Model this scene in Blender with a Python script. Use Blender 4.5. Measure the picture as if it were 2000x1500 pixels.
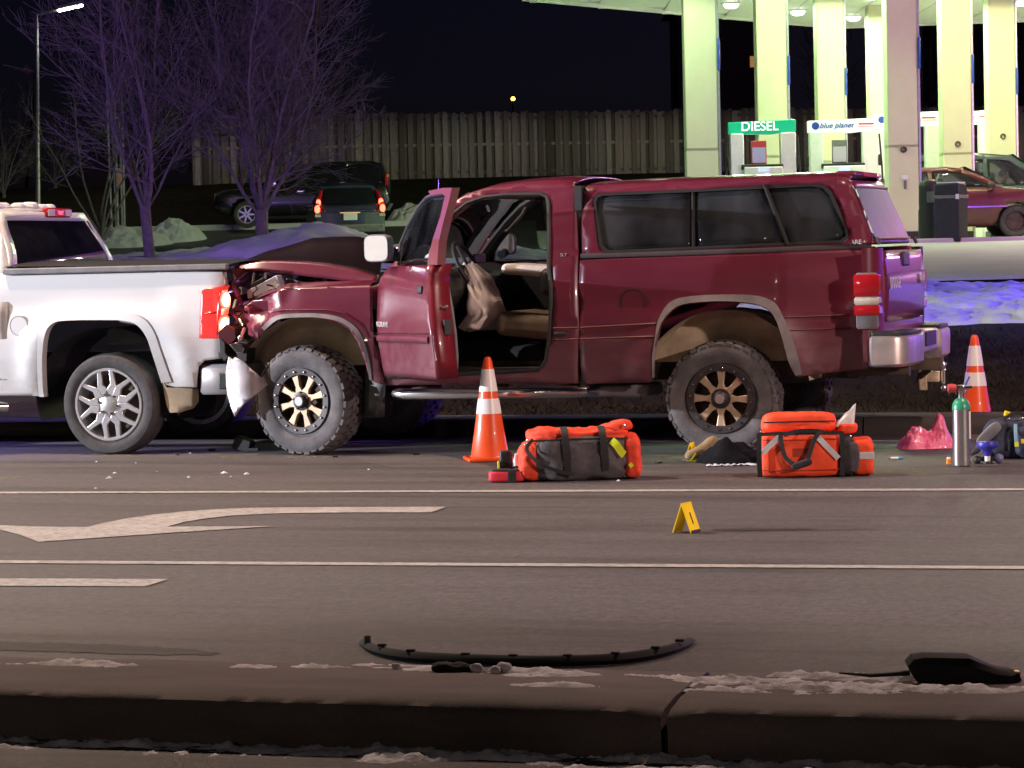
import bpy, bmesh, math, random
from mathutils import Vector, Matrix, noise
R = math.radians
for o in list(bpy.data.objects): bpy.data.objects.remove(o)
sc = bpy.context.scene
COL = sc.collection

# ------------------------------------------------------------------ camera
FPX, CAMH, YAW, PITCH, ROLL = 5200., 1.41, R(16.3), math.atan(260 / 5200.), .024
F0 = Vector((-math.sin(YAW), math.cos(YAW), 0)); R0 = Vector((math.cos(YAW), math.sin(YAW), 0)); ZV = Vector((0, 0, 1))
FV = F0 * math.cos(PITCH) - ZV * math.sin(PITCH); U0 = ZV * math.cos(PITCH) + F0 * math.sin(PITCH)
XV = R0 * math.cos(ROLL) - U0 * math.sin(ROLL); YV = R0 * math.sin(ROLL) + U0 * math.cos(ROLL)
CAM = Vector((0, 0, CAMH))
cd = bpy.data.cameras.new('camera'); cam = bpy.data.objects.new('camera', cd); COL.objects.link(cam)
m = Matrix.Identity(4)
for i, v in enumerate((XV, YV, -FV)):
    for k in range(3): m[k][i] = v[k]
m.translation = CAM
cam.matrix_world = m
cd.sensor_width = 36; cd.lens = FPX / 2000 * 36; cd.clip_start = .1; cd.clip_end = 2000
sc.camera = cam

# ------------------------------------------------------------------ world, moonlight, exposure
w = bpy.data.worlds.new('World'); sc.world = w; w.use_nodes = True
nt = w.node_tree; bg = nt.nodes['Background']
sky = nt.nodes.new('ShaderNodeTexSky'); sky.sky_type = 'NISHITA'; sky.sun_disc = False
sky.sun_elevation = R(12); sky.sun_rotation = R(40)
nm = nt.nodes.new('ShaderNodeMix'); nm.data_type = 'RGBA'; nm.blend_type = 'MULTIPLY'; nm.inputs[0].default_value = 1; nm.inputs[7].default_value = (.42, .36, 1.0, 1)
nt.links.new(sky.outputs[0], nm.inputs[6]); nt.links.new(nm.outputs[2], bg.inputs[0]); bg.inputs[1].default_value = .0017
vs = sc.view_settings; vs.view_transform = 'Standard'; vs.look = 'None'; vs.exposure = 0.0; vs.gamma = 1
sd = bpy.data.lights.new('moonlight', 'SUN'); sd.energy = .012; sd.angle = R(10); sd.color = (.7, .8, 1)
so = bpy.data.objects.new('moonlight', sd); COL.objects.link(so); so.rotation_euler = (R(35), R(-20), 0)

def lamp(name, kind, loc, energy, color, size=.3, target=None, spot=60, blend=.5):
    d = bpy.data.lights.new(name, kind); d.energy = energy; d.color = color
    if kind == 'AREA': d.shape = 'DISK'; d.size = size
    else: d.shadow_soft_size = size
    if kind == 'SPOT': d.spot_size = R(spot); d.spot_blend = blend
    o = bpy.data.objects.new(name, d); COL.objects.link(o); o.location = loc
    if target is not None:
        o.rotation_euler = (Vector(target) - Vector(loc)).to_track_quat('-Z', 'Y').to_euler()
    return o
# lamps of the place that stand outside the frame: headlights of a vehicle to the left, street lights, beacons; one fill lamp is added
lamp('scene_light_lamp', 'SPOT', (-33, 6.6, 5.0), 72000, (.88, .91, 1.0), .12, (-5.5, 16.8, .7), 34, .5)
lamp('street_or_fill_lamp', 'SPOT', (-11.5, 16.6, 9.0), 5600, (1.0, .74, .56), .25, (-10.8, 15.4, 0), 118, .6)
lamp('street_or_fill_lamp', 'SPOT', (1.5, 16.6, 9.0), 2300, (1.0, .69, .58), .25, (1.0, 15.4, 0), 114, .6)
lamp('mast_light_lamp', 'SPOT', (9.0, 8.6, 4.6), 4700, (1.0, .75, .66), .2, (-4.5, 16.4, .6), 60, .4)
lamp('blue_beacon_lamp', 'POINT', (4.6, 26.6, 2.5), 1000, (.11, .065, 1.0), .12)
lamp('blue_beacon_lamp', 'SPOT', (4.7, 26.9, 2.6), 7000, (.14, .09, 1.0), .12, (.6, 26.8, .6), 78, .6)
lamp('red_beacon_lamp', 'POINT', (5.2, 25.4, 2.5), 190, (1.0, .08, .20), .12)
lamp('blue_beacon_lamp', 'POINT', (-16.8, 28.0, 2.4), 1700, (.30, .22, 1.0), .12)
lamp('red_beacon_lamp', 'POINT', (-17.6, 28.6, 2.4), 190, (1.0, .08, .14), .12)

lamp('street_or_fill_lamp', 'POINT', (-7, -26, 10), 1900, (1.0, .80, .62), .3)  # added fill behind the camera, lifts the near kerb face
fp_ = R0 * 14.5 + F0 * 41
lamp('red_beacon_lamp', 'POINT', (fp_.x, fp_.y, 3.6), 1700, (1.0, .22, .42), .12)
lamp('blue_beacon_lamp', 'POINT', (fp_.x + 1, fp_.y, 3.6), 1200, (.25, .22, 1.0), .12)

# ------------------------------------------------------------------ pixel geometry
def ray(u, v): return FV + XV * ((u - 1000) / FPX) - YV * ((v - 750) / FPX)
def gnd(u, v, z=0.):
    d = ray(u, v); return CAM + d * ((z - CAMH) / d.z)
def dep(u, v, D): return CAM + ray(u, v) * D            # a point at depth D
def flat(u, D, z):                                       # ground point under image column u at depth D
    d = ray(u, 750); return Vector((CAM.x + d.x * D, CAM.y + d.y * D, z))
def crom(L, n=5):                                          # Catmull-Rom through image points
    out = []
    for i in range(len(L) - 1):
        a, b, c, d = L[max(i - 1, 0)], L[i], L[i + 1], L[min(i + 2, len(L) - 1)]
        for k in range(n):
            t = k / n; out.append(tuple(.5 * (2 * b[j] + (c[j] - a[j]) * t + (2 * a[j] - 5 * b[j] + 4 * c[j] - d[j]) * t * t + (3 * b[j] - a[j] - 3 * c[j] + d[j]) * t ** 3) for j in (0, 1)))
    return out + [L[-1]]
class Frame:                                             # local frame of a thing: pixel -> local point on plane y = const
    def __init__(s, loc, yaw=0.):
        s.loc = Vector(loc); s.yaw = yaw
        s.ex = Vector((math.cos(yaw), math.sin(yaw), 0)); s.ey = Vector((-math.sin(yaw), math.cos(yaw), 0))
    def on(s, u, v, y):
        d = ray(u, v); o = CAM - s.loc
        t = (y - o.dot(s.ey)) / d.dot(s.ey); p = o + d * t
        return p.dot(s.ex), p.z
    def onx(s, u, v, x):                                 # on plane x = const -> (y, z)
        d = ray(u, v); o = CAM - s.loc
        t = (x - o.dot(s.ex)) / d.dot(s.ex); p = o + d * t
        return p.dot(s.ey), p.z
    def curve(s, u, v, yf):                              # on a curved side y = yf(x, z)
        x, z = s.on(u, v, yf(0, .8))
        for _ in range(4): x, z = s.on(u, v, yf(x, z))
        return x, z
    def pts(s, L, yf):
        return [s.curve(u, v, yf) if callable(yf) else s.on(u, v, yf) for u, v in L]

# ------------------------------------------------------------------ materials
def mat_new(name):
    m = bpy.data.materials.new(name); m.use_nodes = True
    return m, m.node_tree, m.node_tree.nodes['Principled BSDF']
def N(nt, t, **k):
    n = nt.nodes.new(t)
    for a, b in k.items(): setattr(n, a, b)
    return n
def noise_node(nt, scale, detail=6, rough=.6, stretch=None, coord='Object'):
    tc = N(nt, 'ShaderNodeTexCoord'); nz = N(nt, 'ShaderNodeTexNoise')
    nz.inputs['Scale'].default_value = scale; nz.inputs['Detail'].default_value = detail; nz.inputs['Roughness'].default_value = rough
    if stretch:
        mp = N(nt, 'ShaderNodeMapping'); mp.inputs['Scale'].default_value = stretch
        nt.links.new(tc.outputs[coord], mp.inputs[0]); nt.links.new(mp.outputs[0], nz.inputs['Vector'])
    else: nt.links.new(tc.outputs[coord], nz.inputs['Vector'])
    return nz
def ramp(nt, src, stops):
    r = N(nt, 'ShaderNodeValToRGB'); e = r.color_ramp.elements
    while len(e) < len(stops): e.new(.5)
    for i, (p, c) in enumerate(stops):
        e[i].position = p; e[i].color = (c[0], c[1], c[2], 1) if len(c) == 3 else c
    nt.links.new(src, r.inputs[0]); return r
def mixc(nt, fac, a, b):
    m = N(nt, 'ShaderNodeMix', data_type='RGBA')
    if hasattr(fac, 'is_linked'): nt.links.new(fac, m.inputs[0])
    else: m.inputs[0].default_value = fac
    for k, v in ((6, a), (7, b)):
        if hasattr(v, 'is_linked'): nt.links.new(v, m.inputs[k])
        else: m.inputs[k].default_value = (*v, 1)
    return m.outputs[2]
def bump(nt, b, src, strength=.3, dist=.01):
    n = N(nt, 'ShaderNodeBump'); n.inputs['Strength'].default_value = strength; n.inputs['Distance'].default_value = dist
    nt.links.new(src, n.inputs['Height']); nt.links.new(n.outputs[0], b.inputs['Normal'])
def simple(name, col, rough=.5, metal=0., coat=0., var=.12, scale=9., bmp=0., bscale=60., spec=.5):
    m, nt, b = mat_new(name)
    n = noise_node(nt, scale)
    lo = tuple(c * (1 - var) for c in col); hi = tuple(min(1, c * (1 + var)) for c in col)
    r = ramp(nt, n.outputs[0], [(.3, lo), (.7, hi)]); nt.links.new(r.outputs[0], b.inputs['Base Color'])
    b.inputs['Roughness'].default_value = rough; b.inputs['Metallic'].default_value = metal
    b.inputs['Specular IOR Level'].default_value = spec
    if coat: b.inputs['Coat Weight'].default_value = coat; b.inputs['Coat Roughness'].default_value = .06
    if bmp:
        n2 = noise_node(nt, bscale); bump(nt, b, n2.outputs[0], bmp, .01)
    return m
def paint(name, col, dirt=(.16, .14, .13), zlo=.35, zhi=.75, amount=.75, rough=.32, base=.06):
    # car paint with road grime that thickens towards the sills (a film that stays with the body)
    m, nt, b = mat_new(name)
    tc = N(nt, 'ShaderNodeTexCoord'); sp = N(nt, 'ShaderNodeSeparateXYZ'); nt.links.new(tc.outputs['Object'], sp.inputs[0])
    mr = N(nt, 'ShaderNodeMapRange'); mr.inputs[1].default_value = zhi; mr.inputs[2].default_value = zlo
    mr.inputs[3].default_value = base; mr.inputs[4].default_value = amount
    nt.links.new(sp.outputs[2], mr.inputs[0])
    nz = noise_node(nt, 5., 9, .7, (1, 1, 2.2)); rr = ramp(nt, nz.outputs[0], [(.3, (.25,) * 3), (.7, (1,) * 3)])
    mu = N(nt, 'ShaderNodeMath', operation='MULTIPLY'); nt.links.new(mr.outputs[0], mu.inputs[0]); nt.links.new(rr.outputs[0], mu.inputs[1])
    c = mixc(nt, mu.outputs[0], col, dirt); nt.links.new(c, b.inputs['Base Color'])
    ma = N(nt, 'ShaderNodeMath', operation='MULTIPLY_ADD'); nt.links.new(mu.outputs[0], ma.inputs[0])
    ma.inputs[1].default_value = .5; ma.inputs[2].default_value = rough; nt.links.new(ma.outputs[0], b.inputs['Roughness'])
    b.inputs['Coat Weight'].default_value = .55; b.inputs['Coat Roughness'].default_value = .08
    return m
def glass(name, tint=(.25, .27, .3), haze=.12, rough=.03):
    m, nt, b = mat_new(name); nt.nodes.remove(b)
    out = nt.nodes['Material Output']; tr = N(nt, 'ShaderNodeBsdfTransparent'); tr.inputs[0].default_value = (*tint, 1)
    gl = N(nt, 'ShaderNodeBsdfGlossy'); gl.inputs['Roughness'].default_value = rough; gl.inputs[0].default_value = (.9, .92, .95, 1)
    fr = N(nt, 'ShaderNodeFresnel'); fr.inputs[0].default_value = 1.5
    df = N(nt, 'ShaderNodeBsdfDiffuse'); df.inputs[0].default_value = (.10, .105, .12, 1)
    nz = noise_node(nt, 2.2, 3, .5, (1, 1, .6)); rp = ramp(nt, nz.outputs[0], [(.35, (0, 0, 0)), (.8, (haze,) * 3)])  # patchy grey reflection haze painted into the pane
    m1 = N(nt, 'ShaderNodeMixShader'); nt.links.new(rp.outputs[0], m1.inputs[0]); nt.links.new(tr.outputs[0], m1.inputs[1]); nt.links.new(df.outputs[0], m1.inputs[2])
    mx = N(nt, 'ShaderNodeMixShader'); nt.links.new(fr.outputs[0], mx.inputs[0])
    nt.links.new(m1.outputs[0], mx.inputs[1]); nt.links.new(gl.outputs[0], mx.inputs[2]); nt.links.new(mx.outputs[0], out.inputs[0])
    return m
def emit(name, col, strength, base=(.5, .5, .5)):
    m, nt, b = mat_new(name); b.inputs['Base Color'].default_value = (*base, 1); b.inputs['Roughness'].default_value = .25
    n = noise_node(nt, 40); r = ramp(nt, n.outputs[0], [(.3, tuple(c * .85 for c in col)), (.7, col)])
    nt.links.new(r.outputs[0], b.inputs['Emission Color']); b.inputs['Emission Strength'].default_value = strength
    return m

M = {}
M['red'] = paint('red_paint', (.115, .0062, .026), (.26, .155, .165), .42, .98, .58, .32, .08)
M['red_dark'] = simple('red_jamb', (.17, .008, .02), .35, coat=.4)
M['white'] = paint('white_paint', (.66, .66, .68), (.32, .25, .20), .5, .95, .5, .28, .02)
M['rubber'] = simple('tyre_rubber', (.055, .050, .052), .85, var=.35, scale=14, bmp=.3)
M['rubber_dusty'] = simple('dusty_tyre_rubber', (.105, .095, .10), .9, var=.35, scale=9, bmp=.35)
M['black'] = simple('black_plastic', (.018, .018, .02), .55, var=.3)
M['black_matte'] = simple('black_matte', (.010, .010, .011), .9, var=.3)
M['grey_plastic'] = simple('grey_plastic', (.16, .155, .165), .7, var=.25)
M['liner'] = simple('dusty_wheel_liner', (.46, .37, .26), .95, var=.35, scale=5, bmp=.3)
M['chrome'] = simple('chrome', (.75, .73, .74), .16, 1., var=.08)
M['chrome_dirty'] = simple('dirty_chrome', (.62, .55, .54), .38, .75, var=.25, scale=5)
M['alloy'] = simple('alloy', (.62, .61, .63), .32, .7, var=.12)
M['bronze'] = simple('bronze_alloy', (.62, .47, .33), .38, .55, var=.15)
M['dark_alloy'] = simple('dark_alloy', (.06, .052, .055), .45, .5, var=.25)
M['glass'] = glass('window_glass', (.62, .64, .68), .25)
M['glass_dark'] = glass('tinted_glass', (.11, .115, .13), .6, .04)
M['glass_black'] = simple('black_glass', (.012, .012, .015), .05, var=.3, spec=.6)
M['lamp_red'] = simple('red_lens', (.42, .012, .02), .15, coat=.6)
M['lamp_red_lit'] = emit('red_lens_lit', (1, .05, .04), .75, (.5, .02, .02))
M['lamp_mid'] = emit('lens_glow_lit', (1, .16, .08), 2.2, (.5, .05, .03))
M['lamp_hot'] = emit('brake_bulb_lit', (1, .5, .33), 9., (.6, .1, .1))
M['lamp_tail_lit'] = emit('car_tail_lit', (1, .06, .03), 11., (.5, .02, .02))
M['lamp_clear'] = simple('clear_lens', (.62, .58, .5), .15, coat=.5)
M['amber'] = simple('amber_lens', (.7, .25, .04), .2, coat=.4)
M['cream'] = simple('airbag_cloth', (.88, .74, .66), .8, var=.2, scale=6, bmp=.2, bscale=25)
M['seat'] = simple('tan_seat_cloth', (.13, .095, .06), .85, var=.2, bmp=.2)
M['orange'] = simple('cone_orange', (.86, .085, .012), .42, var=.1, coat=.2)
M['reflective'] = simple('reflective_band', (.82, .78, .78), .35, var=.08)
M['snow'] = simple('snow', (.60, .61, .64), .8, var=.1, scale=3, bmp=.6, bscale=12)
M['dirty_snow'] = simple('dirty_snow', (.66, .63, .66), .9, var=.35, scale=14, bmp=.6, bscale=60)
M['metal'] = simple('grey_metal', (.36, .36, .37), .45, .6, var=.2)
M['rust'] = simple('rusty_underbody', (.09, .065, .05), .9, var=.5, scale=8, bmp=.3)
M['yellow'] = simple('yellow_plastic', (.90, .62, .02), .8, var=.1, spec=.1)

# ------------------------------------------------------------------ mesh helpers
class MB:
    def __init__(s): s.v = []; s.f = []
    def add(s, vs, fs):
        k = len(s.v); s.v += [tuple(v) for v in vs]; s.f += [tuple(i + k for i in f) for f in fs]; return s
    def box(s, c, d, rot=None, taper=1.):
        x, y, z = d[0] / 2, d[1] / 2, d[2] / 2
        vs = [Vector((sx * x * (taper if sz > 0 else 1), sy * y * (taper if sz > 0 else 1), sz * z)) for sz in (-1, 1) for sx, sy in ((-1, -1), (1, -1), (1, 1), (-1, 1))]
        if rot is not None: vs = [rot @ v for v in vs]
        return s.add([v + Vector(c) for v in vs], [(3, 2, 1, 0), (4, 5, 6, 7), (0, 1, 5, 4), (1, 2, 6, 5), (2, 3, 7, 6), (3, 0, 4, 7)])
    def tube(s, pts, rad, n=8, cap=True, flatten=None):
        pts = [Vector(p) for p in pts]; k = len(pts)
        if not hasattr(rad, '__len__'): rad = [rad] * k
        up = None; vs = []
        for i, p in enumerate(pts):
            t = (pts[min(i + 1, k - 1)] - pts[max(i - 1, 0)]).normalized()
            if up is None:
                up = Vector((0, 0, 1)) if abs(t.z) < .9 else Vector((1, 0, 0))
            a = t.cross(up)
            if a.length < 1e-4: a = t.cross(Vector((0, 1, 0)))
            a.normalize(); b = a.cross(t).normalized(); up = b
            r2 = rad[i] * (flatten if flatten else 1)
            for j in range(n):
                q = 2 * math.pi * j / n; vs.append(p + a * (math.cos(q) * rad[i]) + b * (math.sin(q) * r2))
        fs = [(i * n + j, i * n + (j + 1) % n, (i + 1) * n + (j + 1) % n, (i + 1) * n + j) for i in range(k - 1) for j in range(n)]
        if cap: fs += [tuple(range(n - 1, -1, -1)), tuple((k - 1) * n + j for j in range(n))]
        return s.add(vs, fs)
    def lathe(s, prof, n=32, c=(0, 0, 0), axis='z', close=False):
        c = Vector(c); vs = []
        for j in range(n):
            q = 2 * math.pi * j / n; ca, sa = math.cos(q), math.sin(q)
            for r, h in prof:
                if axis == 'z': p = Vector((r * ca, r * sa, h))
                elif axis == 'y': p = Vector((r * ca, h, r * sa))
                else: p = Vector((h, r * ca, r * sa))
                vs.append(c + p)
        k = len(prof); fs = []
        for j in range(n):
            j2 = (j + 1) % n
            for i in range(k - 1 + (1 if close else 0)):
                i2 = (i + 1) % k
                fs.append((j * k + i, j2 * k + i, j2 * k + i2, j * k + i2))
        return s.add(vs, fs)
    def prism(s, poly, a0, a1, axis='y'):
        # polygon in the plane across `axis`, extruded from a0 to a1
        def p(q, h):
            if axis == 'y': return (q[0], h, q[1])
            if axis == 'z': return (q[0], q[1], h)
            return (h, q[0], q[1])
        n = len(poly); vs = [p(q, a0) for q in poly] + [p(q, a1) for q in poly]
        return s.add(vs, [tuple(range(n)), tuple(range(2 * n - 1, n - 1, -1))] + [(i, (i + 1) % n, n + (i + 1) % n, n + i) for i in range(n)])
    def grid(s, fn, nu, nv):
        vs = [fn(i / nu, j / nv) for i in range(nu + 1) for j in range(nv + 1)]; q = nv + 1
        return s.add(vs, [(i * q + j, (i + 1) * q + j, (i + 1) * q + j + 1, i * q + j + 1) for i in range(nu) for j in range(nv)])
    def loft(s, rings, cap=True):
        n = len(rings[0]); vs = [v for r in rings for v in r]; k = len(rings)
        fs = [(i * n + j, i * n + (j + 1) % n, (i + 1) * n + (j + 1) % n, (i + 1) * n + j) for i in range(k - 1) for j in range(n)]
        if cap: fs += [tuple(range(n - 1, -1, -1)), tuple((k - 1) * n + j for j in range(n))]
        return s.add(vs, fs)
    def sphere(s, c, r, n=12, m_=8, sq=(1, 1, 1)):
        c = Vector(c); rings = []
        for i in range(1, m_):
            q = math.pi * i / m_
            rings.append([c + Vector((r * math.sin(q) * math.cos(2 * math.pi * j / n) * sq[0], r * math.sin(q) * math.sin(2 * math.pi * j / n) * sq[1], -r * math.cos(q) * sq[2])) for j in range(n)])
        return s.loft(rings)
    def build(s, name, mat, parent=None, bevel=0., seg=2, ang=35, solid=0., smooth=True, sub=0, recalc=True):
        me = bpy.data.meshes.new(name); me.from_pydata(s.v, [], s.f); me.update()
        bm = bmesh.new(); bm.from_mesh(me)
        if recalc: bmesh.ops.recalc_face_normals(bm, faces=bm.faces)
        finish(bm, me, smooth, ang); bm.free()
        return link(name, me, mat, parent, bevel, seg, solid, sub)
def finish(bm, me, smooth=True, ang=35):
    for f in bm.faces: f.smooth = smooth
    if smooth:
        for e in bm.edges:
            if len(e.link_faces) == 2 and e.calc_face_angle(0) > R(ang): e.smooth = False
    bm.to_mesh(me)
def link(name, me, mat, parent=None, bevel=0., seg=2, solid=0., sub=0):
    o = bpy.data.objects.new(name, me); COL.objects.link(o)
    if mat is not None: me.materials.append(M[mat] if isinstance(mat, str) else mat)
    if parent is not None: o.parent = parent
    if sub:
        md = o.modifiers.new('sub', 'SUBSURF'); md.levels = md.render_levels = sub
    if solid:
        md = o.modifiers.new('solid', 'SOLIDIFY'); md.thickness = abs(solid); md.offset = -1 if solid > 0 else 1
    if bevel:
        md = o.modifiers.new('bevel', 'BEVEL'); md.width = bevel; md.segments = seg; md.limit_method = 'ANGLE'; md.angle_limit = R(32); md.harden_normals = False
    return o
def panel(name, mat, parent, outer, yf, holes=(), th=.02, dx=.10, dz=.07, near=True, ang=50):
    """flat outline (x, z) with holes, cut into a lattice and laid on the surface y = yf(x, z)"""
    bm = bmesh.new(); eds = []
    for loop in [outer] + list(holes):
        vs = [bm.verts.new((p[0], 0, p[1])) for p in loop]
        for i in range(len(vs)): eds.append(bm.edges.new((vs[i], vs[(i + 1) % len(vs)])))
    bmesh.ops.triangle_fill(bm, use_beauty=True, use_dissolve=False, edges=eds, normal=(0, -1, 0))
    xs = [p[0] for p in outer]; zs = [p[1] for p in outer]
    for lo, hi, st, no in ((min(xs), max(xs), dx, (1, 0, 0)), (min(zs), max(zs), dz, (0, 0, 1))):
        k = max(1, min(120, int((hi - lo) / st)))
        for i in range(1, k):
            c = lo + (hi - lo) * i / k
            bmesh.ops.bisect_plane(bm, geom=bm.verts[:] + bm.edges[:] + bm.faces[:], dist=1e-5, plane_co=tuple(n * c for n in no), plane_no=no)
    bmesh.ops.remove_doubles(bm, verts=bm.verts, dist=1e-4)
    for v in bm.verts: v.co.y = yf(v.co.x, v.co.z)
    bmesh.ops.recalc_face_normals(bm, faces=bm.faces)
    bm.faces.ensure_lookup_table()
    sgn = sum(f.normal.y * f.calc_area() for f in bm.faces)
    if (sgn > 0) == near: bmesh.ops.reverse_faces(bm, faces=bm.faces)
    me = bpy.data.meshes.new(name); finish(bm, me, True, ang); bm.free()
    return link(name, me, mat, parent, solid=th)
def band(poly, w0, w1=None):
    """thin strip between two polylines -> list for MB.add"""
    n = len(poly); return [*poly, *w0], [(i, i + 1, n + i + 1, n + i) for i in range(n - 1)]
def thing(name, label, cat, loc=(0, 0, 0), rz=0., group=None):
    o = bpy.data.objects.new(name, None); COL.objects.link(o); o.location = loc; o.rotation_euler = (0, 0, rz); o.empty_display_size = .2
    return tag(o, label, cat, group)
def tag(o, label, cat, group=None):
    o['label'] = label; o['category'] = cat
    if group: o['group'] = group
    return o
def kind(o, k, label=None):
    o['kind'] = k
    if label: o['label'] = label
    return o
def copy_tree(o, parent=None):
    c = o.copy(); COL.objects.link(c); c.parent = parent
    for ch in list(o.children): copy_tree(ch, c)
    return c
def text(name, body, mat, parent, loc, rot, size, ext=.002, shear=0., align='CENTER'):
    cu = bpy.data.curves.new(name, 'FONT'); cu.body = body; cu.size = size; cu.extrude = ext; cu.offset = size * .012; cu.shear = shear
    cu.align_x = align; cu.align_y = 'CENTER'; cu.materials.append(M[mat] if isinstance(mat, str) else mat)
    o = bpy.data.objects.new(name + '_curve', cu); COL.objects.link(o)
    me = bpy.data.meshes.new_from_object(o.evaluated_get(bpy.context.evaluated_depsgraph_get())); bpy.data.objects.remove(o)
    me.name = name
    o = bpy.data.objects.new(name, me); COL.objects.link(o); o.parent = parent; o.location = loc; o.rotation_euler = rot
    return o
def nz(x, y=0., z=0., s=1.): return noise.noise(Vector((x * s, y * s, z * s)))
def smooth01(a, b, x):
    t = max(0., min(1., (x - a) / (b - a))); return t * t * (3 - 2 * t)
def lerp(a, b, t): return a + (b - a) * t
def interp(tab, x):
    if x <= tab[0][0]: return tab[0][1]
    for (a, b), (c, d) in zip(tab, tab[1:]):
        if x <= c: return b + (d - b) * (x - a) / (c - a)
    return tab[-1][1]
# ================================================================== SETTING
def mat_asphalt(name, col, warm=1.):
    m, nt, b = mat_new(name)
    n1 = noise_node(nt, 1.3, 8, .65, (.16, 1.6, 1)); n2 = noise_node(nt, 220, 3, .7); n3 = noise_node(nt, 15, 8, .85)
    c1 = ramp(nt, n1.outputs[0], [(.32, tuple(c * .62 for c in col)), (.5, col), (.72, tuple(c * 1.25 for c in col))])
    c2 = ramp(nt, n2.outputs[0], [(.35, (.55,) * 3), (.62, (1.0,) * 3), (.75, (1.5,) * 3)])
    mm = N(nt, 'ShaderNodeMix', data_type='RGBA', blend_type='MULTIPLY'); mm.inputs[0].default_value = .75
    nt.links.new(c1.outputs[0], mm.inputs[6]); nt.links.new(c2.outputs[0], mm.inputs[7])
    c3 = ramp(nt, n3.outputs[0], [(.32, (.55,) * 3), (.5, (1.,) * 3), (.68, (1.5,) * 3)])
    m3 = N(nt, 'ShaderNodeMix', data_type='RGBA', blend_type='MULTIPLY'); m3.inputs[0].default_value = .8
    nt.links.new(mm.outputs[2], m3.inputs[6]); nt.links.new(c3.outputs[0], m3.inputs[7])
    n4 = noise_node(nt, 1.0, 10, .72, (.10, 2.6, 1)); c4 = ramp(nt, n4.outputs[0], [(.36, (.42,) * 3), (.44, (.9,) * 3), (.62, (1.,) * 3), (.74, (1.35, 1.3, 1.28))])
    n5 = noise_node(nt, 34, 5, .85, (1, .45, 1)); c5 = ramp(nt, n5.outputs[0], [(.34, (.45,) * 3), (.5, (1.,) * 3), (.62, (1.3,) * 3), (.70, (2.1, 2.0, 1.95))])
    m4 = N(nt, 'ShaderNodeMix', data_type='RGBA', blend_type='MULTIPLY'); m4.inputs[0].default_value = .8; nt.links.new(m3.outputs[2], m4.inputs[6]); nt.links.new(c4.outputs[0], m4.inputs[7])
    m5 = N(nt, 'ShaderNodeMix', data_type='RGBA', blend_type='MULTIPLY'); m5.inputs[0].default_value = .7; nt.links.new(m4.outputs[2], m5.inputs[6]); nt.links.new(c5.outputs[0], m5.inputs[7])
    nt.links.new(m5.outputs[2], b.inputs['Base Color'])
    rr = ramp(nt, n1.outputs[0], [(.3, (.55,) * 3), (.7, (.85,) * 3)]); nt.links.new(rr.outputs[0], b.inputs['Roughness'])
    bump(nt, b, n2.outputs[0], .55, .006); return m
M['asphalt'] = mat_asphalt('asphalt', (.094, .081, .079))
M['asphalt_lot'] = mat_asphalt('lot_asphalt', (.06, .058, .06))
def mat_concrete(name, col, var=.25, cracks=False):
    m, nt, b = mat_new(name)
    n1 = noise_node(nt, 2.2, 9, .7, (.4, 1.3, 1)); n2 = noise_node(nt, 120, 3, .7)
    c1 = ramp(nt, n1.outputs[0], [(.3, tuple(c * (1 - var) for c in col)), (.7, tuple(c * (1 + var) for c in col))])
    c2 = ramp(nt, n2.outputs[0], [(.3, (.75,) * 3), (.7, (1.1,) * 3)])
    mm = N(nt, 'ShaderNodeMix', data_type='RGBA', blend_type='MULTIPLY'); mm.inputs[0].default_value = .8
    nt.links.new(c1.outputs[0], mm.inputs[6]); nt.links.new(c2.outputs[0], mm.inputs[7]); nt.links.new(mm.outputs[2], b.inputs['Base Color'])
    b.inputs['Roughness'].default_value = .85; bump(nt, b, n2.outputs[0], .4, .006); return m
M['concrete'] = mat_concrete('kerb_concrete', (.135, .105, .098), .42)
M['concrete_light'] = mat_concrete('forecourt_concrete', (.52, .54, .54), .12)
def mat_roadpaint():
    m, nt, b = mat_new('worn_road_paint'); n1 = noise_node(nt, 34, 8, .8, (.5, 1.2, 1)); n2 = noise_node(nt, 3, 6, .7)
    c = ramp(nt, n1.outputs[0], [(.38, (.12, .10, .09)), (.46, (.36, .33, .30)), (.6, (.52, .48, .45))]); c2 = ramp(nt, n2.outputs[0], [(.3, (.70,) * 3), (.7, (1.05,) * 3)])
    mm = N(nt, 'ShaderNodeMix', data_type='RGBA', blend_type='MULTIPLY'); mm.inputs[0].default_value = 1; nt.links.new(c.outputs[0], mm.inputs[6]); nt.links.new(c2.outputs[0], mm.inputs[7]); nt.links.new(mm.outputs[2], b.inputs['Base Color'])
    b.inputs['Roughness'].default_value = .8; return m
M['paint_white'] = mat_roadpaint()
def mat_verge():
    m, nt, b = mat_new('verge_ground')
    n1 = noise_node(nt, 3.5, 10, .75); n2 = noise_node(nt, 40, 5, .8)
    c1 = ramp(nt, n1.outputs[0], [(.3, (.010, .008, .005)), (.55, (.024, .019, .012)), (.75, (.045, .035, .022))])
    nt.links.new(c1.outputs[0], b.inputs['Base Color']); b.inputs['Roughness'].default_value = 1; b.inputs['Specular IOR Level'].default_value = .1
    bump(nt, b, n2.outputs[0], .9, .03); return m
M['verge'] = mat_verge()

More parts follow.
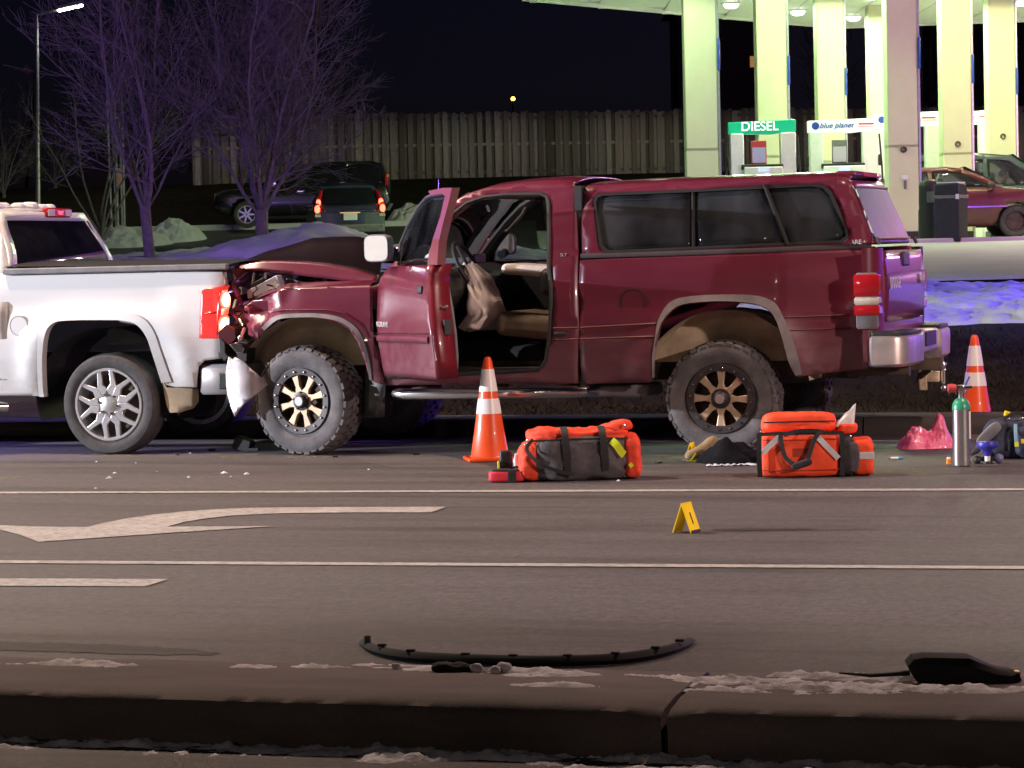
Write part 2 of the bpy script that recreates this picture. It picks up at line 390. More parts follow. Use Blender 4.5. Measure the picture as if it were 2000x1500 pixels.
def lat_dep(x, y): return x * R0.x + y * R0.y, x * F0.x + y * F0.y
TL = [(19.8, .11), (20.6, .15), (22, .38), (24, .62), (30, .95), (36, 1.27), (42, 1.47), (46, 1.42), (56, 1.35), (68, 1.45), (77, 2.1), (80, 2.5), (84, 3.5), (86, 3.8), (140, 4.6), (400, 7)]
TR = [(19.8, .11), (20.8, .15), (23.8, .60), (25, .68), (30, .92), (40, 1.17), (50, 1.41), (60, 1.40), (72, 1.45), (79, 2.5), (84, 3.5), (86, 3.8), (140, 4.6), (400, 7)]
def tz(x, y):
    la, d = lat_dep(x, y); t = smooth01(23, 32, y); s = lerp(y, d, t)
    return lerp(interp(TL, s), interp(TR, s), smooth01(-1.5, 2.5, la))
# terrain behind the far kerb
ys = [19.86 + i * .22 for i in range(24)] + [25.2 + i * .9 for i in range(76)] + [94 + i * 12 for i in range(22)]
xs = [-240, -160, -110, -80] + [-60 + i * 1.2 for i in range(84)] + [45, 60, 90, 140, 220]
mb = MB()
def tv(i, j):
    x, y = xs[i], ys[j]; r = .05 * nz(x, y, 3, 1.3) * smooth01(20.2, 21.5, y) * (1 if y < 31 else .2)
    return (x, y, tz(x, y) + r)
mb.add([tv(i, j) for i in range(len(xs)) for j in range(len(ys))],
       [(i * len(ys) + j, (i + 1) * len(ys) + j, (i + 1) * len(ys) + j + 1, i * len(ys) + j + 1) for i in range(len(xs) - 1) for j in range(len(ys) - 1)])
kind(mb.build('terrain', 'verge', ang=80), 'structure')
# road
mb = MB(); mb.box((-5, -12.2, -.15), (460, 63.2, .3)); kind(mb.build('road', 'asphalt'), 'structure')
kind(MB().box((-5, 19.10, -.10), (460, .56, .208)).build('gutter', 'concrete'), 'structure')
# far kerb in cast lengths with joints
def kerb(name, y0, y1, h, x0, x1, step, mat, par):
    x = x0
    while x < x1:
        prof = [(y0, -.1), (y0, h * .45), (y0 + .025, h * .9), (y0 + .06, h), (y1, h), (y1, -.1)]
        MB().prism(prof, x + .006, x + step - .006, 'x').build(name, mat, par, ang=50); x += step
kr = bpy.data.objects.new('far_kerb', None); COL.objects.link(kr); kind(kr, 'structure')
M['kerb_dark'] = mat_concrete('dark_kerb', (.055, .045, .042), .4)  # far kerb gets a darker concrete
kerb('kerb_stone', 19.38, 19.95, .13, -24, 12, 3, 'kerb_dark', kr)
# median between the carriageways: kerb faces, concrete top with joints
md = bpy.data.objects.new('median', None); COL.objects.link(md); kind(md, 'structure')
jx = gnd(1292, 1385, .14).x; x = jx - 2.7 * 3
while x < 4.5:
    prof = [(7.13, -.1), (7.105, .06), (7.10, .10), (7.112, .128), (7.15, .14), (7.3, .141), (7.5, .1415), (7.74, .14), (7.80, .12), (7.83, .03), (7.83, -.1)]; k = 90; rings = []
    for i in range(k + 1):
        xx = x + .009 + (2.7 - .018) * i / k; e = min(i, k - i) / 3.; ch = max(0., 1 - e) * .022
        rings.append([(xx, y_ + ((.010 * nz(xx, z_, 1, 5) + .006 * nz(xx, z_, 4, 19) + ch) if j in (1, 2, 3, 4) else 0), z_ + ((.004 * nz(xx, j, 2, 9) - ch * .6 - .012 * max(0, nz(xx, 3, 7, 7) - .25)) if j in (3, 4) else .002 * nz(xx, y_, 0, 3))) for j, (y_, z_) in enumerate(prof)])
    MB().loft(rings).build('median_slab', 'concrete', md, ang=50); x += 2.7
MB().box((-2.5, 7.4, -.02), (14, .5, .2)).build('joint_filler', 'black_matte', md)

# painted markings
mk = bpy.data.objects.new('road_marking', None); COL.objects.link(mk); kind(mk, 'structure')
def stripe(name, pa, pb, wd):
    d = (pb - pa); d.z = 0; d.normalize(); n_ = Vector((-d.y, d.x, 0)) * wd / 2; a = pa - d * 8; b = pb + d * 8
    k = 60; L = [a.lerp(b, i / k) for i in range(k + 1)]
    mb = MB(); mb.add([p + n_ * (1 + .10 * nz(p.x, 1, 0, 6)) + ZV * .004 for p in L] + [p - n_ * (1 + .10 * nz(p.x, 5, 0, 6)) + ZV * .004 for p in L], [(i, i + 1, k + 2 + i, k + 1 + i) for i in range(k)])
    mb.build(name, 'paint_white', mk)
stripe('lane_line', gnd(0, 963.2), gnd(2000, 956.8), .115)
stripe('lane_line', gnd(0, 1098.5), gnd(2000, 1110), .105)
def flat_poly(name, pix_):
    pts = [gnd(u, v) + ZV * .004 for u, v in pix_]; mb = MB(); mb.add(pts, [tuple(range(len(pts)))]); bm = bmesh.new()
    me = bpy.data.meshes.new(name); me.from_pydata(mb.v, [], mb.f); bm.from_mesh(me); bmesh.ops.triangulate(bm, faces=bm.faces); bm.to_mesh(me); bm.free()
    return link(name, me, 'paint_white', mk)
flat_poly('turn_arrow', [(-60, 1020), (0, 1027), (60, 1029.5), (120, 1030.5), (172, 1030.5), (205, 1022), (250, 1013.5), (300, 1006.5), (360, 1000), (430, 995.5), (500, 993), (600, 992), (730, 991.3), (872, 991),
    (842, 1002), (700, 1002), (600, 1002.8), (520, 1004.5), (450, 1008.5), (400, 1014), (360, 1020.5), (325, 1030), (440, 1029.5), (540, 1028.5), (440, 1035), (330, 1042), (200, 1051), (75, 1059.5), (40, 1046)])
flat_poly('arrow_stem', [(-300, 1131), (100, 1131.5), (329, 1132.5), (284, 1147), (100, 1146), (-300, 1144)])

M['stain_shadow'] = mat_asphalt('stain_and_shadow', (.035, .028, .024))
def stain_shadow(L):
    o = flat_poly('stain_and_shadow', L); o.data.materials.clear(); o.data.materials.append(M['stain_shadow']); o.location.z = -.002
rs = random.Random(3)
def ragged(L, k=3.): return [(u + rs.uniform(-8, 8), v + rs.uniform(-k, k) * .5) for u, v in crom(L, 9)]
stain_shadow(ragged([(-40, 1255), (80, 1256), (200, 1259), (300, 1264), (430, 1276), (340, 1280), (200, 1277), (80, 1273), (-40, 1270)]))
stain_shadow(ragged([(1390, 1034), (1470, 1032), (1590, 1034), (1480, 1037), (1390, 1036)], 1.5))  # evidence marker's cast shadow, painted on the road as a dark strip
# forecourt and parking lot sheets draped over the terrain
def drape(name, mat, la0, la1, d0, d1, nl, nd, off, fn=None):
    mb = MB()
    def f(a, b):
        la, d = lerp(la0, la1, a), lerp(d0, d1, b); x, y = R0.x * la + F0.x * d, R0.y * la + F0.y * d
        return (x, y, tz(x, y) + (off if fn is None else fn(x, y, la, d)))
    mb.grid(f, nl, nd); return mb.build(name, mat, ang=80)
kind(drape('forecourt', 'concrete_light', .8, 34, 30.2, 75, 40, 50, .03), 'structure')
kind(drape('parking_lot', 'asphalt_lot', -45, .8, 46.5, 77.6, 60, 40, .03), 'structure')
kb = bpy.data.objects.new('lot_kerb', None); COL.objects.link(kb); kind(kb, 'structure')
for la in range(-20, 0, 2):
    a = R0 * la + F0 * 77.7; b = R0 * (la + 1.98) + F0 * 77.7
    mb = MB(); mb.box((0, 0, .06), (1.98, .2, .24)); o = mb.build('kerb_stone', 'concrete_light', kb, bevel=.02); c = (a + b) / 2; o.location = (c.x, c.y, tz(c.x, c.y)); o.rotation_euler = (0, 0, YAW)
for la in range(2, 26, 3):      # low kerb along the forecourt edge
    c = R0 * (la + 1.5) + F0 * 47.6
    o = MB().box((0, 0, .03), (2.98, .25, .14)).build('kerb_stone', 'concrete_light', kb, bevel=.02); o.location = (c.x, c.y, tz(c.x, c.y)); o.rotation_euler = (0, 0, YAW)

# snow: banks rise out of the ground where they are deep enough
def snow_sheet(name, label, la0, la1, d0, d1, nl, nd, fn):
    o = drape(name, 'snow', la0, la1, d0, d1, nl, nd, 0, fn); kind(o, 'stuff', label); return o
def rough(x, y, s, o=0): return nz(x, y, o, s) + .5 * nz(x, y, o + 3, s * 2.3) + .25 * nz(x, y, o + 7, s * 5.1) + .14 * nz(x, y, o + 9, s * 12)
def s_right(x, y, la, d):
    e = min(smooth01(23.6, 24.6, d - .25 * nz(x, 0, 0, 1.2)), 1 - smooth01(29.0, 30.6, d))
    return -.12 + .19 * e + .05 * rough(x, y, 1.5) * e + .035 * rough(x, y, 6) * e
snow_sheet('snow', 'ploughed snow bank along the edge of the forecourt', 1.2, 9, 23, 31.2, 160, 130, s_right)
pk = flat(600, 40.5, 0)
def s_left(x, y, la, d):
    e = min(smooth01(33.5, 35, d), 1 - smooth01(44.5, 46.3, d)) * smooth01(-14, -11, la) * (1 - smooth01(.3, 1.6, la))
    p = max(0, 1 - math.hypot((la - pk.dot(R0)) / 1.7, (d - pk.dot(F0)) / 1.8)) ** .9 * .40
    return -.10 + e * (.10 + .16 * rough(x, y, .55, 4) + .04 * rough(x, y, 3)) + p * (1 + .10 * rough(x, y, 3.2, 9)) + .12 * min(1, p * 6)
snow_sheet('snow', 'patchy snow and a small heap around the bare trees', -14, 2, 33, 47, 200, 160, s_left)
def pile(u, D, rx, rd, h, seed, label):
    c = flat(u, D, 0); cl, cd_ = c.dot(R0), c.dot(F0)
    def f(x, y, la, d):
        p = max(0, 1 - math.hypot((la - cl) / rx, (d - cd_) / rd)); return -.06 + p ** .7 * h * (1 + .35 * rough(x, y, 1.5, seed)) + .08 * min(1, 5 * p) * (1 + rough(x, y, 4, seed))
    snow_sheet('snow', label, cl - rx, cl + rx, cd_ - rd, cd_ + rd, 60, 50, f)
pile(240, 73, 1.6, 1.5, .5, 1, 'dirty snow heap beside the tall barred sign post')
pile(345, 74.5, 1.0, 1.3, .6, 5, 'lumpy snow heap behind the slim bare tree')
pile(815, 79.5, .8, 1., .5, 8, 'small snow heap beside the fence behind the dark cars')
pile(150, 77, 1.8, 1.2, .25, 12, 'thin snow patch under the lit lamp post')

# dead grass on the verge
mb = MB(); rnd = random.Random(4)
for i in range(24000):
    x = rnd.uniform(-9.5, 2.6); y = 19.98 + 4.0 * rnd.random() ** 1.2
    if nz(x, y, 0, 1.1) < -.25 and rnd.random() < .7: continue
    z = tz(x, y); h_ = rnd.uniform(.015, .065); a = rnd.uniform(0, 6.28); dx, dy = math.cos(a) * .006, math.sin(a) * .006; lx, ly = rnd.uniform(-.09, .09), rnd.uniform(-.09, .06)
    mb.add([(x - dx, y - dy, z - .01), (x + dx, y + dy, z - .01), (x + lx, y + ly, z + h_)], [(0, 1, 2)])
M['dead_grass'] = simple('dead_grass', (.042, .032, .02), 1., var=.6, scale=4, spec=.1)
kind(mb.build('grass', 'dead_grass', recalc=False, smooth=False), 'stuff', 'dead brown grass on the bank behind the kerb')

# thin crusts of snow and ice on the median and along the near kerb
def crust(name, label, x0, x1, y0, y1, z0, segs, st=.010, zf=None, amp=.03):
    nx, ny = int((x1 - x0) / st), int((y1 - y0) / st); H = {}; mb = MB(); idx = {}
    for i in range(nx + 1):
        for j in range(ny + 1):
            x, y = x0 + i * st, y0 + j * st; best = -1.
            for (a, b2, c, d, wd) in segs:
                t = max(0., min(1., ((x - a) * (c - a) + (y - b2) * (d - b2)) / ((c - a) ** 2 + (d - b2) ** 2))); e = abs(t - .5) * 2
                dd = math.hypot((x - lerp(a, c, t)) * .6, y - lerp(b2, d, t)); best = max(best, 1 - dd / wd - .25 * e ** 4)
            if best < -.6: continue
            h = best * .55 + .75 * nz(x * .5, y * 1.6, 1, 7) + .5 * nz(x * .6, y, 5, 22) + .3 * nz(x, y, 8, 60) - .12
            H[i, j] = h
    for (i, j), h in H.items():
        q = [(i, j), (i + 1, j), (i + 1, j + 1), (i, j + 1)]
        if all(k in H for k in q) and max(H[k] for k in q) > 0:
            f = []
            for k in q:
                if k not in idx:
                    idx[k] = len(mb.v); mb.v.append((x0 + k[0] * st + .003 * nz(k[0], k[1], 2, .9), y0 + k[1] * st, z0 + max(-.004, min(1., H[k]) * amp * (1 + .5 * nz(k[0], k[1], 4, .35)))))
                f.append(idx[k])
            mb.f.append(tuple(f))
    return kind(mb.build(name, 'dirty_snow', ang=75), 'stuff', label)
def sg(u0, v0, u1, v1, wd):
    a, b2 = gnd(u0, v0, .14), gnd(u1, v1, .14); return (a.x, min(a.y, 7.72), b2.x, min(b2.y, 7.72), wd)
crust('snow', 'thin broken line of snow on the concrete median', -5.2, -1.9, 7.3, 7.78, .139, [sg(-20, 1296, 250, 1299, .05), (sg(-20, 1346, 75, 1347, .03)), sg(490, 1303, 650, 1303, .04), sg(650, 1303, 880, 1306, .05), sg(930, 1312, 1100, 1316, .07), sg(1020, 1338, 1170, 1342, .05)], amp=.018)
crust('snow', 'wide patch of crusty snow on the median under the black plastic piece', -2.0, .25, 7.25, 7.78, .139, [sg(1340, 1330, 1680, 1334, .11), sg(1380, 1345, 1700, 1350, .07), sg(1520, 1320, 1800, 1330, .09), sg(1680, 1347, 2040, 1352, .06)], amp=.022)
g0, g1 = gnd(-40, 1452), gnd(2040, 1482)
crust('snow', 'grey slush along the foot of the near kerb face', -5.4, .6, 6.9, 7.10, -.002, [(g0.x, 7.06, g1.x, 7.06, .11)], st=.012, amp=.03)

# ------------------------------------------------------------------ fence
def mat_wood():
    m, nt, b = mat_new('weathered_wood'); oi = N(nt, 'ShaderNodeObjectInfo'); n1 = noise_node(nt, 6, 8, .7, (4, 4, .5))
    c1 = ramp(nt, oi.outputs['Random'], [(0, (.06, .044, .055)), (.5, (.17, .125, .15)), (1, (.30, .225, .265))]); c2 = ramp(nt, n1.outputs[0], [(.3, (.6,) * 3), (.7, (1.2,) * 3)])
    mm = N(nt, 'ShaderNodeMix', data_type='RGBA', blend_type='MULTIPLY'); mm.inputs[0].default_value = 1; nt.links.new(c1.outputs[0], mm.inputs[6]); nt.links.new(c2.outputs[0], mm.inputs[7]); nt.links.new(mm.outputs[2], b.inputs['Base Color']); b.inputs['Roughness'].default_value = .9; return m
M['wood'] = mat_wood()
fa, fb = flat(392, 86, 0), flat(2080, 92, 0); fl = (fb - fa).length; fdir = (fb - fa).normalized(); fang = math.atan2(fdir.y, fdir.x)
fz = 3.78
fence = thing('wooden_fence', 'long weathered wooden shadowbox fence of round-topped pickets behind the parking lot', 'fence', (fa.x, fa.y, fz), fang)
def picket_mesh(h_):
    w_ = .17; pr = [(-w_ / 2, 0), (w_ / 2, 0), (w_ / 2, h_ - .07), (w_ * .36, h_ - .025), (0, h_), (-w_ * .36, h_ - .025), (-w_ / 2, h_ - .07)]
    mb = MB(); mb.prism(pr, -.011, .011, 'y'); return mb
pm = None; rnd = random.Random(2); npick = int(fl / .29)
for row in (0, 1):
    for i in range(min(npick, 150)):
        if pm is None: o = picket_mesh(2.32).build('picket', 'wood', fence, ang=60); pm = o.data
        else: o = bpy.data.objects.new('picket', pm); COL.objects.link(o); o.parent = fence
        o.location = (.1 + i * .29 + row * .145, (-.04 if row == 0 else .06), -.12 + rnd.uniform(-.05, .05)); o.rotation_euler = (0, rnd.uniform(-.008, .008), 0)
for z_ in (.25, 1.15, 2.0): MB().box((fl / 2, 0, z_), (fl, .046, .09)).build('rail', 'wood', fence)
for i in range(int(fl / 2.4) + 1): MB().box((i * 2.4, .03, 1.0), (.1, .1, 2.24)).build('post', 'wood', fence)

# ------------------------------------------------------------------ bare trees
M['bark'] = simple('bark', (.13, .11, .115), .9, var=.35, scale=12, bmp=.5, bscale=40)
def bare_tree(name, label, loc, H, r0, seed, fork=.15, limbs=6, side=14, twigs=9, subs=3, wide=.6, lean=0., low=.0):
    """trunk, ascending limbs, side branches, twigs and fine twigs"""
    rnd = random.Random(seed); tr = thing(name, label, 'tree', loc, 0, 'bare trees'); trunk = MB(); crown = MB()
    def path(p, d, L, seg, up, jit):
        pts = [Vector(p)]; dd = Vector(d).normalized()
        for i in range(seg):
            dd = (dd + Vector((rnd.gauss(0, jit), rnd.gauss(0, jit), rnd.gauss(0, jit * .6) + up))).normalized(); pts.append(pts[-1] + dd * (L / seg))
        return pts
    def at(pts, t):
        u = t * (len(pts) - 1); i = min(len(pts) - 2, int(u)); return pts[i].lerp(pts[i + 1], u - i), (pts[i + 1] - pts[i]).normalized()
    def off(d, ang):
        ax = Vector((rnd.gauss(0, 1), rnd.gauss(0, 1), rnd.gauss(0, .5))); ax = (ax - d * ax.dot(d)).normalized(); v = (d * math.cos(ang) + ax * math.sin(ang)); return v.normalized()
    hf = H * fork; tk = path((0, 0, -.15), (lean, 0, 1), hf + .15, 6, .0, .02); trunk.tube(tk, [r0 * k for k in (1.35, 1.05, 1, .97, .95, .98, 1.0)], 10)
    for l in range(limbs):
        q = 2 * math.pi * (l + rnd.uniform(-.25, .25)) / limbs; tilt = rnd.uniform(.25, 1.) * wide * (.3 if l == 0 else 1)
        st, _ = at(tk, rnd.uniform(.80, 1.) if l else 1.); d = Vector((math.sin(tilt) * math.cos(q), math.sin(tilt) * math.sin(q), math.cos(tilt))); LL = (H - hf) * rnd.uniform(.75, 1.05)
        lp = path(st, d, LL, 12, .035, .10); rl = r0 * rnd.uniform(.30, .52); n_ = len(lp); crown.tube(lp, [lerp(rl, .008, (i / (n_ - 1)) ** .7) for i in range(n_)], 6, cap=False)
        for b_ in range(side):
            t = low + (1 - low) * (.06 + .92 * (b_ + rnd.random()) / side); bp, bd = at(lp, min(t, .99)); L1 = LL * rnd.uniform(.16, .36) * (1.15 - .6 * t); sp_ = path(bp, off(bd, rnd.uniform(.45, 1.0)), L1, 5, .05, .16); r1 = max(.0065, rl * .42 * (1 - .7 * t))
            crown.tube(sp_, [lerp(r1, .004, i / 5) for i in range(6)], 4, cap=False)
            for c_ in range(twigs):
                t2 = .12 + .86 * (c_ + rnd.random()) / twigs; cp, cd2 = at(sp_, min(.99, t2)); L2 = L1 * rnd.uniform(.25, .55) * (1.1 - .5 * t2); tw = path(cp, off(cd2, rnd.uniform(.35, .9)), L2, 3, .04, .18)
                crown.tube(tw, [.0042, .0036, .003, .0022], 3, cap=False)
                for e_ in range(subs):
                    ep, ed = at(tw, rnd.uniform(.2, .95)); crown.tube(path(ep, off(ed, rnd.uniform(.3, .8)), L2 * rnd.uniform(.3, .6), 2, .03, .1), [.003, .0025, .0018], 3, cap=False)
    trunk.build('trunk', 'bark', tr); crown.build('crown', 'bark', tr, recalc=False); return tr
def tp(u, D):
    p = flat(u, D, 0); p.z = tz(p.x, p.y); return p
bare_tree('bare_tree', 'large bare tree with purple lit twigs behind the crumpled hood', tp(522, 41.5), 7.2, .105, 11, .095, 9, 24, 14, 5, .72)
bare_tree('bare_tree', 'slim bare tree with dark trunk above the white pickup bed', tp(301, 41.0), 6.6, .085, 29, .12, 7, 18, 12, 4, .6, -.02)
bare_tree('bare_tree', 'bare many-stemmed tree spreading behind the barred sign post', tp(212, 72), 6.0, .13, 5, .05, 6, 10, 7, 2, .75, -.1, .3)
for i, (u, D, H_, sd_) in enumerate([(1640, 106, 9, 52), (1830, 108, 10, 61)]):
    bare_tree('bare_tree', ['dim bare tree beyond the fence between the canopy columns', 'dim bare tree beyond the fence above the red sedan'][i], tp(u, D), H_, .16, sd_, .2, 6, 12, 8, 2, .6)
for i, (u, D, H_, sd_) in enumerate([(20, 84, 3.4, 71), (120, 88, 4.0, 77), (395, 90, 5.5, 83)]):
    bare_tree('bare_shrub', ['low tangled bare shrub left of the lit lamp post', 'bare shrub between the lamp post and the barred sign post', 'tall bare shrub at the end of the wooden fence'][i], tp(u, D), H_, .06, sd_, .03, 9, 10, 8, 2, .8)

# ------------------------------------------------------------------ lamp post, sign post, far lamp
def on_col(u, v, D): return dep(u, v, D)
b0 = tp(84, 78); top = dep(72, 27, 78)
lp = thing('lamp_post', 'tall grey lamp post with one lit flat lamp head over the lot', 'street lamp', (b0.x, b0.y, b0.z))
hh = top.z - b0.z; off = Vector((top.x - b0.x, top.y - b0.y, 0))
MB().tube([(0, 0, -.2), tuple(off * .5 + ZV * hh * .5), tuple(off + ZV * hh)], [.085, .065, .045], 10).build('pole', 'metal', lp)
MB().box((0, 0, .05), (.4, .4, .2)).build('base', 'concrete_light', lp, bevel=.03)
h0, h1 = dep(113, 20, 78) - b0, dep(162, 9, 78) - b0
MB().tube([off + ZV * (hh - .04), (off + ZV * hh).lerp(h0, .6) + ZV * .0, h0], [.04, .035, .035], 8).build('arm', 'metal', lp)
dv = (h1 - h0); L_ = dv.length; rot = dv.to_track_quat('X', 'Z').to_matrix()
hd = MB().box((h0 + h1) / 2 + ZV * .06, (L_ * 1.04, .34, .11), rot).build('lamp_head', 'metal', lp, bevel=.02)
M['led'] = emit('led_panel', (1, 1, .93), 40.)
MB().box((h0 + h1) / 2 - ZV * .015, (L_ * .96, .28, .06), rot).build('led_panel', 'led', hd)
lamp('lamp_post_light', 'SPOT', tuple(b0 + (h0 + h1) / 2 - ZV * .12), 300, (1, .97, .85), .25, tuple(b0 + (h0 + h1) / 2 - ZV * 5), 150, .6)

sb = tp(228, 74.5); sg = thing('sign_post', 'tall sign frame of parallel grey bars with a small pink tag', 'sign post', (sb.x, sb.y, sb.z))
for i in range(5):
    a = dep(218 + i * 6.2, 420, 74.5) - sb; b = dep(207.5 + i * 7.6, 145, 74.5) - sb; a.z = -.1
    dy = (.12 if i % 2 else -.05); MB().tube([a + F0 * dy, b + F0 * dy], [.032, .032], 6).build('bar', 'metal', sg)
a = dep(206, 146, 74.5) - sb; b = dep(240, 143, 74.5) - sb
MB().box((a + b) / 2, ((b - a).length, .26, .09), Matrix.Rotation(YAW, 3, 'Z')).build('top_cap', 'metal', sg, bevel=.01)
for v in (230, 330):
    a = dep(212, v, 74.5) - sb; b = dep(242, v, 74.5) - sb
    MB().box((a + b) / 2, ((b - a).length, .05, .05), Matrix.Rotation(YAW, 3, 'Z')).build('cross_bar', 'metal', sg)
M['pink'] = simple('pink_tag', (.62, .25, .27), .6)
c = dep(233, 348, 74.3) - sb; MB().box(c, (.14, .02, .46), Matrix.Rotation(YAW, 3, 'Z')).build('tag', 'pink', sg, bevel=.01)
fp = dep(57, 137, 110); fb_ = tp(62, 110)
fl_ = thing('flood_lamp', 'unlit square lamp head on a thin dark pole beyond the lot', 'street lamp', (fb_.x, fb_.y, fb_.z))
q = fp - fb_; MB().tube([(0, 0, -.2), (q.x + .3, q.y, q.z)], [.07, .05], 7).build('pole', 'black', fl_)
MB().box(q, (.36, .4, .32), Matrix.Rotation(.5, 3, 'Y')).build('lamp_head', simple('lamp_housing', (.5, .42, .4), .6), fl_, bevel=.03)

# ------------------------------------------------------------------ houses beyond the fence, only their lit openings stand out
M['dark_wall'] = simple('house_siding', (.06, .055, .06), .9, var=.3)
M['win_lit'] = emit('lit_window', (1, .45, .15), .35); M['porch'] = emit('porch_bulb', (1, .5, .05), 14.)
def house(label, u, D, w_, h_, wins, bulb=None, rh=1.2):
    p = tp(u, D); hs = thing('house', label, 'house', (p.x, p.y, p.z), YAW)
    MB().box((0, 3, h_ / 2 - .2), (w_, 6, h_ + .4)).build('wall', 'dark_wall', hs)
    MB().prism([(-w_ / 2 - .4, h_), (0, h_ + rh), (w_ / 2 + .4, h_)], -.4, 6.4, 'y').build('roof', 'black_matte', hs)
    for (u0, v0, u1, v1) in wins:
        a = dep(u0, v0, D - .1) - p; b = dep(u1, v1, D - .1) - p; cx = ((a + b) / 2).dot(R0); ww = abs((b - a).dot(R0))
        z0, z1 = min(a.z, b.z), max(a.z, b.z)
        fr = MB().box((cx, -.03, (z0 + z1) / 2), (ww + .2, .06, z1 - z0 + .2)).build('window', 'dark_wall', hs)
        MB().box((cx, -.07, (z0 + z1) / 2), (ww, .03, z1 - z0)).build('pane', 'win_lit', fr)
    if bulb:
        a = dep(bulb[0], bulb[1], D - .3) - p; MB().sphere((a.dot(R0), a.dot(F0), a.z), bulb[2]).build('porch_lamp', 'porch', hs)
house('dark house with one dim orange window seen between canopy columns', 1440, 118, 4.6, 7.6, [(1462, 112, 1482, 133)], (1490, 100, .05))
yp = tp(1003, 125); yl = thing('yard_lamp', 'tiny yellow yard lamp glowing just above the fence', 'lamp', (yp.x, yp.y, yp.z)); q_ = dep(1002, 193, 125) - yp
MB().tube([(0, 0, -.2), (q_.x, q_.y, q_.z)], [.06, .04], 7).build('pole', 'black_matte', yl); MB().sphere(q_, .10).build('bulb', 'porch', yl)
house('dark far house with two small bright lights behind the last column', 1950, 130, 5, 8, [(1918, 125, 1922, 129), (1927, 125, 1931, 129)])
# ================================================================== WHEELS
def tyre_mesh(r, w_, rim, lugs=0, seed=1):
    mb = MB(); h_ = w_ / 2; s = r - rim
    prof = [(rim - .012, -h_ * .72), (rim + .004, -h_ * .86), (rim + s * .25, -h_ * .97), (rim + s * .55, -h_ * 1.0), (rim + s * .8, -h_ * .96), (r - .012, -h_ * .82), (r - (.016 if lugs else 0), -h_ * .62), (r - (.016 if lugs else 0), h_ * .62), (r - .012, h_ * .82), (rim + s * .55, h_), (rim + .004, h_ * .86), (rim - .012, h_ * .72)]
    mb.lathe(prof, 56, axis='y')
    rnd = random.Random(seed)
    for i in range(lugs):
        q0 = 2 * math.pi * i / lugs
        for k, (y0, y1, rr) in enumerate(((-h_ * .99, -h_ * .45, r), (-h_ * .38, -h_ * .02, r), (h_ * .04, h_ * .4, r), (h_ * .45, h_ * .99, r))):
            q = q0 + (k % 2) * math.pi / lugs; dq = math.pi / lugs * .66
            out = k in (0, 3); a = .55 if out and i % 2 else .3
            vs = []
            for (yy, dr) in ((y0, -.035 * (1 if k == 0 else 0) - .0), (y1, -.035 * (1 if k == 3 else 0))):
                for (qq, r_) in ((q - dq, r - .03), (q + dq, r - .03), (q + dq, rr + dr * a), (q - dq, rr + dr * a)):
                    qq += .06 * (yy / h_) * (1 if k < 2 else -1)
                    vs.append((math.cos(qq) * r_, yy, math.sin(qq) * r_))
            mb.add(vs, [(0, 1, 2, 3), (7, 6, 5, 4), (0, 4, 5, 1), (1, 5, 6, 2), (2, 6, 7, 3), (3, 7, 4, 0)])
    return mb
